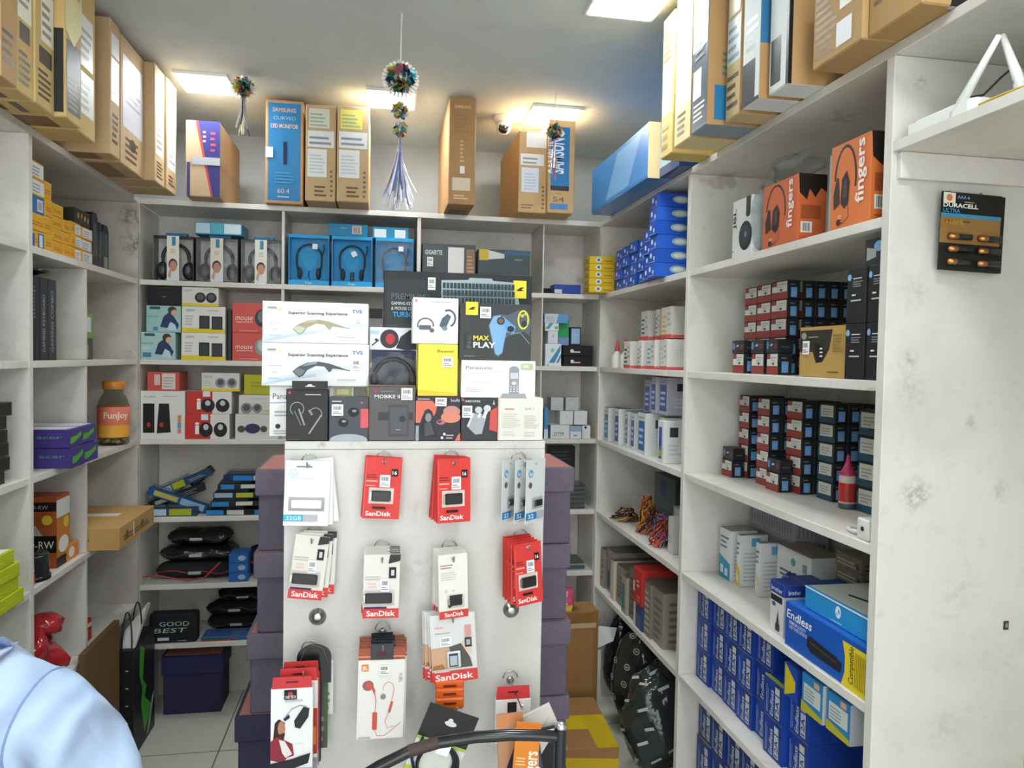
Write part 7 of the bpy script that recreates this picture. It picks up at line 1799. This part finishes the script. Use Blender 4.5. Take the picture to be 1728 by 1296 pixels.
p = U(1697, 1055, 'Y', P2)
o = thing('anchor_hole', 'small dark broken fixing hole in the white panel', 'fixing hole', (p.x, P2, p.z))
mb = MB()
mb.box(-.006, -.0022, -.009, .006, -.0004, .009, '3a342c', .001)
mb.box(-.003, -.003, -.004, .003, -.0023, .005, '8d867a')
mb.build('plug', o)
# ---------------------------------------------------------------- seated man in a light blue shirt (only a shoulder is in the photo)
man = thing('person', 'seated person in a light blue shirt seen from the shoulder, at the picture corner', 'person', (-.66, 1.22, 0))
def skin_body(name, chains, mat_, parent, sub=2):
    """chains: list of lists of ((x,y,z), (rx,ry)); a chain starting with an int joins that vertex"""
    me = bpy.data.meshes.new(name)
    v, e, r = [], [], []
    for ch in chains:
        prev = None
        for it in ch:
            if isinstance(it, int):
                prev = it
                continue
            v.append(it[0])
            r.append(it[1])
            if prev is not None:
                e.append((prev, len(v) - 1))
            prev = len(v) - 1
    me.from_pydata(v, e, [])
    o = bpy.data.objects.new(name, me)
    COL.objects.link(o)
    o.parent = parent
    me.materials.append(mat_)
    m = o.modifiers.new('skin', 'SKIN')
    m.use_smooth_shade = True
    for i, q in enumerate(me.skin_vertices[0].data):
        q.radius = r[i]
        q.use_root = i == 0
    s = o.modifiers.new('sub', 'SUBSURF')
    s.levels = s.render_levels = sub
    return o
SK = M('8f6a52', 'skin')
body = [[((0, 0, .50), (.15, .11)), ((0, .0, .66), (.14, .105)), ((.0, -.005, .84), (.15, .11)), ((-.0, .0, .98), (.16, .105)), ((-.01, .0, 1.10), (.055, .055)), ((-.03, .0, 1.17), (.052, .055)), ((-.05, .015, 1.245), (.068, .082)), ((-.055, .015, 1.33), (.076, .095)), ((-.055, .01, 1.40), (.055, .07))],
        [3, ((.14, 0, 1.01), (.068, .07)), ((.19, .005, .98), (.058, .06)), ((.22, .03, .84), (.046, .048)), ((.225, .06, .72), (.04, .042)), ((.15, .2, .66), (.034, .034)), ((.06, .28, .64), (.024, .028))],
        [3, ((-.16, 0, 1.01), (.068, .07)), ((-.19, .005, .98), (.058, .06)), ((-.2, .03, .84), (.046, .048)), ((-.2, .06, .72), (.04, .042)), ((-.15, .2, .66), (.034, .034)), ((-.08, .28, .64), (.024, .028))],
        [0, ((.1, .08, .50), (.085, .08)), ((.12, .40, .50), (.065, .062)), ((.12, .44, .25), (.05, .052)), ((.12, .42, .06), (.036, .04)), ((.12, .52, .035), (.04, .028))],
        [0, ((-.1, .08, .50), (.085, .08)), ((-.12, .40, .50), (.065, .062)), ((-.12, .44, .25), (.05, .052)), ((-.12, .42, .06), (.036, .04)), ((-.12, .52, .035), (.04, .028))]]
skin_body('body', body, SK, man)
for s in (-1, 1):
    wx = .055 if s > 0 else -.075
    dz = -.075
    dy = -.04
    ch = [[((wx, .325, .715), (.024, .012)), ((wx - s * .012, .375, .712), (.03, .011))]]
    for k in range(4):
        ox = (k - 1.5) * .016
        L_ = (.062, .07, .066, .052)[k]
        ch.append([1, ((wx - s * .014 + ox, .40, .71), (.008, .008)), ((wx - s * .014 + ox * 1.1, .40 + L_ * .5, .704), (.0076, .0076)), ((wx - s * .014 + ox * 1.1, .40 + L_, .69), (.0066, .0066))])
    ch.append([0, ((wx - s * .032, .345, .708), (.0095, .0095)), ((wx - s * .045, .375, .70), (.0085, .0085)), ((wx - s * .048, .40, .694), (.007, .007))])
    ch = [[it if isinstance(it, int) else ((it[0][0], it[0][1] + dy, it[0][2] + dz), it[1]) for it in c_] for c_ in ch]
    skin_body('hand', ch, SK, man)
mb = MB()
mb.ball((-.05, .1, 1.30), (.012, .018, .018), SK, 10, 8)
for s in (-1, 1):
    mb.ball((-.05 + s * .03, .092, 1.335), (.012, .008, .008), ('ece8e0', 'gloss'), 10, 8)
    mb.ball((-.05 + s * .03, .0985, 1.335), (.005, .003, .005), ('241a14', 'gloss'), 8, 6)
    mb.ball((-.055 + s * .078, .01, 1.325), (.008, .018, .028), SK, 10, 8)
mb.ball((-.05, .096, 1.265), (.022, .006, .006), ('7a463c', 'skin'), 12, 6)
mb.build('face', man)
mb = MB()
mb.ball((-.055, .0, 1.365), (.086, .105, .075), ('1a1614', 'fabric'), 20, 12)
mb.build('hair', man)
SHC = M('b3c8e8', 'cloth')
nt = SHC.node_tree
b_ = nt.nodes['Principled BSDF']
w_ = nt.nodes.new('ShaderNodeTexWave')
w_.inputs['Scale'].default_value = 3.2
w_.inputs['Distortion'].default_value = 7
w_.inputs['Detail'].default_value = 3
w_.inputs['Detail Scale'].default_value = .9
tc_ = nt.nodes.new('ShaderNodeTexCoord')
nt.links.new(tc_.outputs['Object'], w_.inputs['Vector'])
bp_ = nt.nodes.new('ShaderNodeBump')
bp_.inputs['Strength'].default_value = 1
bp_.inputs['Distance'].default_value = .03
nt.links.new(w_.outputs['Fac'], bp_.inputs['Height'])
nt.links.new(bp_.outputs[0], b_.inputs['Normal'])
shirt = [[((0, 0, .52), (.17, .13)), ((0, .0, .66), (.165, .125)), ((0, -.005, .84), (.175, .13)), ((-.0, .0, .98), (.185, .128)), ((-.012, -.004, 1.055), (.085, .083)), ((-.016, -.002, 1.08), (.07, .07))],
         [3, ((.145, 0, 1.015), (.088, .09)), ((.21, .005, .985), (.08, .084)), ((.248, .03, .86), (.07, .074)), ((.25, .045, .76), (.066, .07))],
         [3, ((-.165, 0, 1.015), (.088, .09)), ((-.19, .005, .985), (.075, .08)), ((-.205, .03, .86), (.066, .07)), ((-.205, .045, .76), (.062, .066))]]
sh_o = skin_body('shirt', shirt, SHC, man, 3)
tx = bpy.data.textures.new('folds', 'CLOUDS')
tx.noise_scale = .11
dm = sh_o.modifiers.new('folds', 'DISPLACE')
dm.texture = tx
dm.texture_coords = 'LOCAL'
dm.strength = .03
dm.mid_level = .5
mb = MB()
mb.lathe([(.074, 1.03), (.074, 1.05), (.068, 1.066), (.064, 1.05)], SHC, 22, (-.024, 0, 0))
mb.build('collar', man)
bpy.context.view_layer.update()
ev = sh_o.evaluated_get(bpy.context.evaluated_depsgraph_get())
def on_shirt(a, b):
    a, b = Vector(a), Vector(b)
    ok, loc, nrm, _ = ev.ray_cast(a, (b - a).normalized())
    return loc + nrm * .0008 if ok else None
for nm, path in (('sleeve_seam', [((.165 + .05 * math.sin(t), .3 * math.cos(t), .97 + .3 * math.sin(t)), (.165, 0, .965)) for t in [PI * (-.15 + 1.3 * i / 26) for i in range(27)]]),
                 ('yoke_seam', [((-.14 + .3 * i / 20, -.5, 1.0 - .1 * abs(i / 20 - .5)), (-.14 + .3 * i / 20, 0, .955)) for i in range(21)])):
    pts = [q for q in (on_shirt(a, b) for a, b in path) if q is not None]
    if len(pts) > 3:
        mb = MB()
        mb.tube(pts, .0016, ('7f9ac4', 'cloth'), 6)
        mb.build(nm, man)
trs = [[((0, .0, .50), (.165, .125)), ((0, .04, .49), (.165, .12))], [0, ((.1, .1, .50), (.098, .092)), ((.12, .40, .505), (.078, .074)), ((.12, .44, .27), (.066, .066)), ((.12, .43, .1), (.058, .06))], [0, ((-.1, .1, .50), (.098, .092)), ((-.12, .40, .505), (.078, .074)), ((-.12, .44, .27), (.066, .066)), ((-.12, .43, .1), (.058, .06))]]
skin_body('trousers', trs, M('33363f', 'cloth'), man)
man.rotation_euler = (0, 0, math.radians(-12))

# his stool-like office chair: black mesh back with a grey rim
ch = thing('office_chair', 'black office chair with a curved grey rim behind the shirt', 'chair', (-.62, 1.34, 0), math.radians(-12))
mb = MB()
mb.box(-.2, -.22, .335, .2, .2, .39, ('26282c', 'fabric'), .02)
mb.build('seat', ch)
mb = MB()
mb.tube([(0, 0, .06), (0, 0, .335)], .025, ('77797c', 'metal'), 14)
mb.build('gas_lift', ch)
for k in range(5):
    a = 2 * PI * k / 5
    mb = MB()
    mb.tube([(0, 0, .075), (.22 * math.cos(a), .22 * math.sin(a), .05)], [.02, .014], ('232427', 'plastic'), 10)
    mb.ball((.225 * math.cos(a), .225 * math.sin(a), .026), .025, ('1b1c1e', 'rubber'), 12, 8)
    mb.build('leg', ch)
# ---------------------------------------------------------------- tubular chair in front of the stand
mc = thing('metal_chair', 'black tubular metal chair with a worn curved top rail before the stand', 'chair', (0, 0, 0))
Yc = 1.19
rail = [U(u, v, 'Y', Yc) for u, v in ((560, 1345), (600, 1318), (640, 1293), (690, 1268), (740, 1253), (800, 1244), (860, 1240), (910, 1241), (938, 1243))]
mb = MB()
mb.tube(rail, .0095, ('1d1e22', 'gloss'), 12)
mb.build('top_rail', mc)
mb = MB()
mb.tube([p + Vector((0, 0, .0004)) for p in rail[3:5]], .0100, ('3f2f28', 'rubber'), 12)
mb.build('tape_wrap', mc)
pr, pl = rail[-1], rail[0]
for s, p in ((1, pr), (-1, pl)):
    mb = MB()
    mb.tube([(p.x + .008 * s, Yc + .002, p.z + .012), (p.x + .008 * s, Yc + .004, .46), (p.x + .012 * s, Yc - .02, .012)], .0105, ('232430', 'gloss'), 12)
    mb.build('rear_leg', mc)
    mb = MB()
    mb.tube([(p.x + .0 * s, Yc + .36, .455), (p.x + .01 * s, Yc + .38, .012)], .0105, ('232430', 'gloss'), 12)
    mb.build('front_leg', mc)
mb = MB()
mb.ball((pr.x + .009, Yc + .002, pr.z + .016), (.011, .011, .0075), ('d0d2d6', 'metal'), 14, 8)
mb.build('finial', mc)
mb = MB()
mb.box(pl.x - .004, Yc + .012, .456, pr.x + .004, Yc + .38, .495, ('2a2b30', 'fabric'), .015)
mb.build('seat', mc)

# ---------------------------------------------------------------- carrier bags leaning in the corner by the shirt
pc = U(225, 1283, 'Z', 0)
cw = pc.x + .962
hb = U(222, 1099, 'Y', pc.y).z
o = thing('carrier_bag', 'black carrier bag with a green flame side, tissue and cord handles beside the shirt', 'bag', (pc.x - cw / 2, pc.y, 0))
mb = MB()
bd = .27
mb.box(-cw / 2, 0, .0006, cw / 2, bd, hb, ('1a1d20', 'print'), .002)
mb.T = Matrix.Translation((-cw / 2, 0, 0))
art(mb, 'F', (cw, bd, hb), [('e', .62, .82 - .16 * k, .09, .006, 'c9cccc') for k in range(5)])  # pale ellipses are glints painted onto the gusset
art(mb, 'R', (cw, bd, hb), [('p', [(.3, .98), (.5, .9), (.42, .62), (.6, .52), (.5, .44), (.86, .26), (.5, .1), (.34, .4), (.4, .55), (.26, .7)], '43a02c'), ('p', [(.86, .34), (1, .38), (.7, .04), (.6, .04)], 'a3a8a6')])
mb.build('bag_body', o)
mb = MB()
mb.prism([(-cw * .42, .03, hb + .0005), (cw * .42, .03, hb + .0005), (cw * .46, .2, hb + .11), (cw * .1, .25, hb + .10), (-cw * .3, .06, hb + .06)], (0, .02, 0), ('d0d0cc', 'paper'))
mb.build('tissue', o)
for k in range(2):
    mb = MB()
    mb.tube([(cw * .3 * math.cos(t) , .02 + .12 * k + .01 * math.sin(t), hb + .14 * math.sin(t)) for t in [PI * i / 12 for i in range(13)]], .0028, ('232427', 'rubber'), 7)
    mb.build('handle', o)
carton('carton_box', 'thin brown board leaning between the carrier bag and the pigeonholes', 'box', (-.963, 2.62, .001), (.02, .33, .55), '6f5538', {'F': [('n', .1, .5, .9, .9, 3, '4a3a26')]}, 0, kind='kraft')
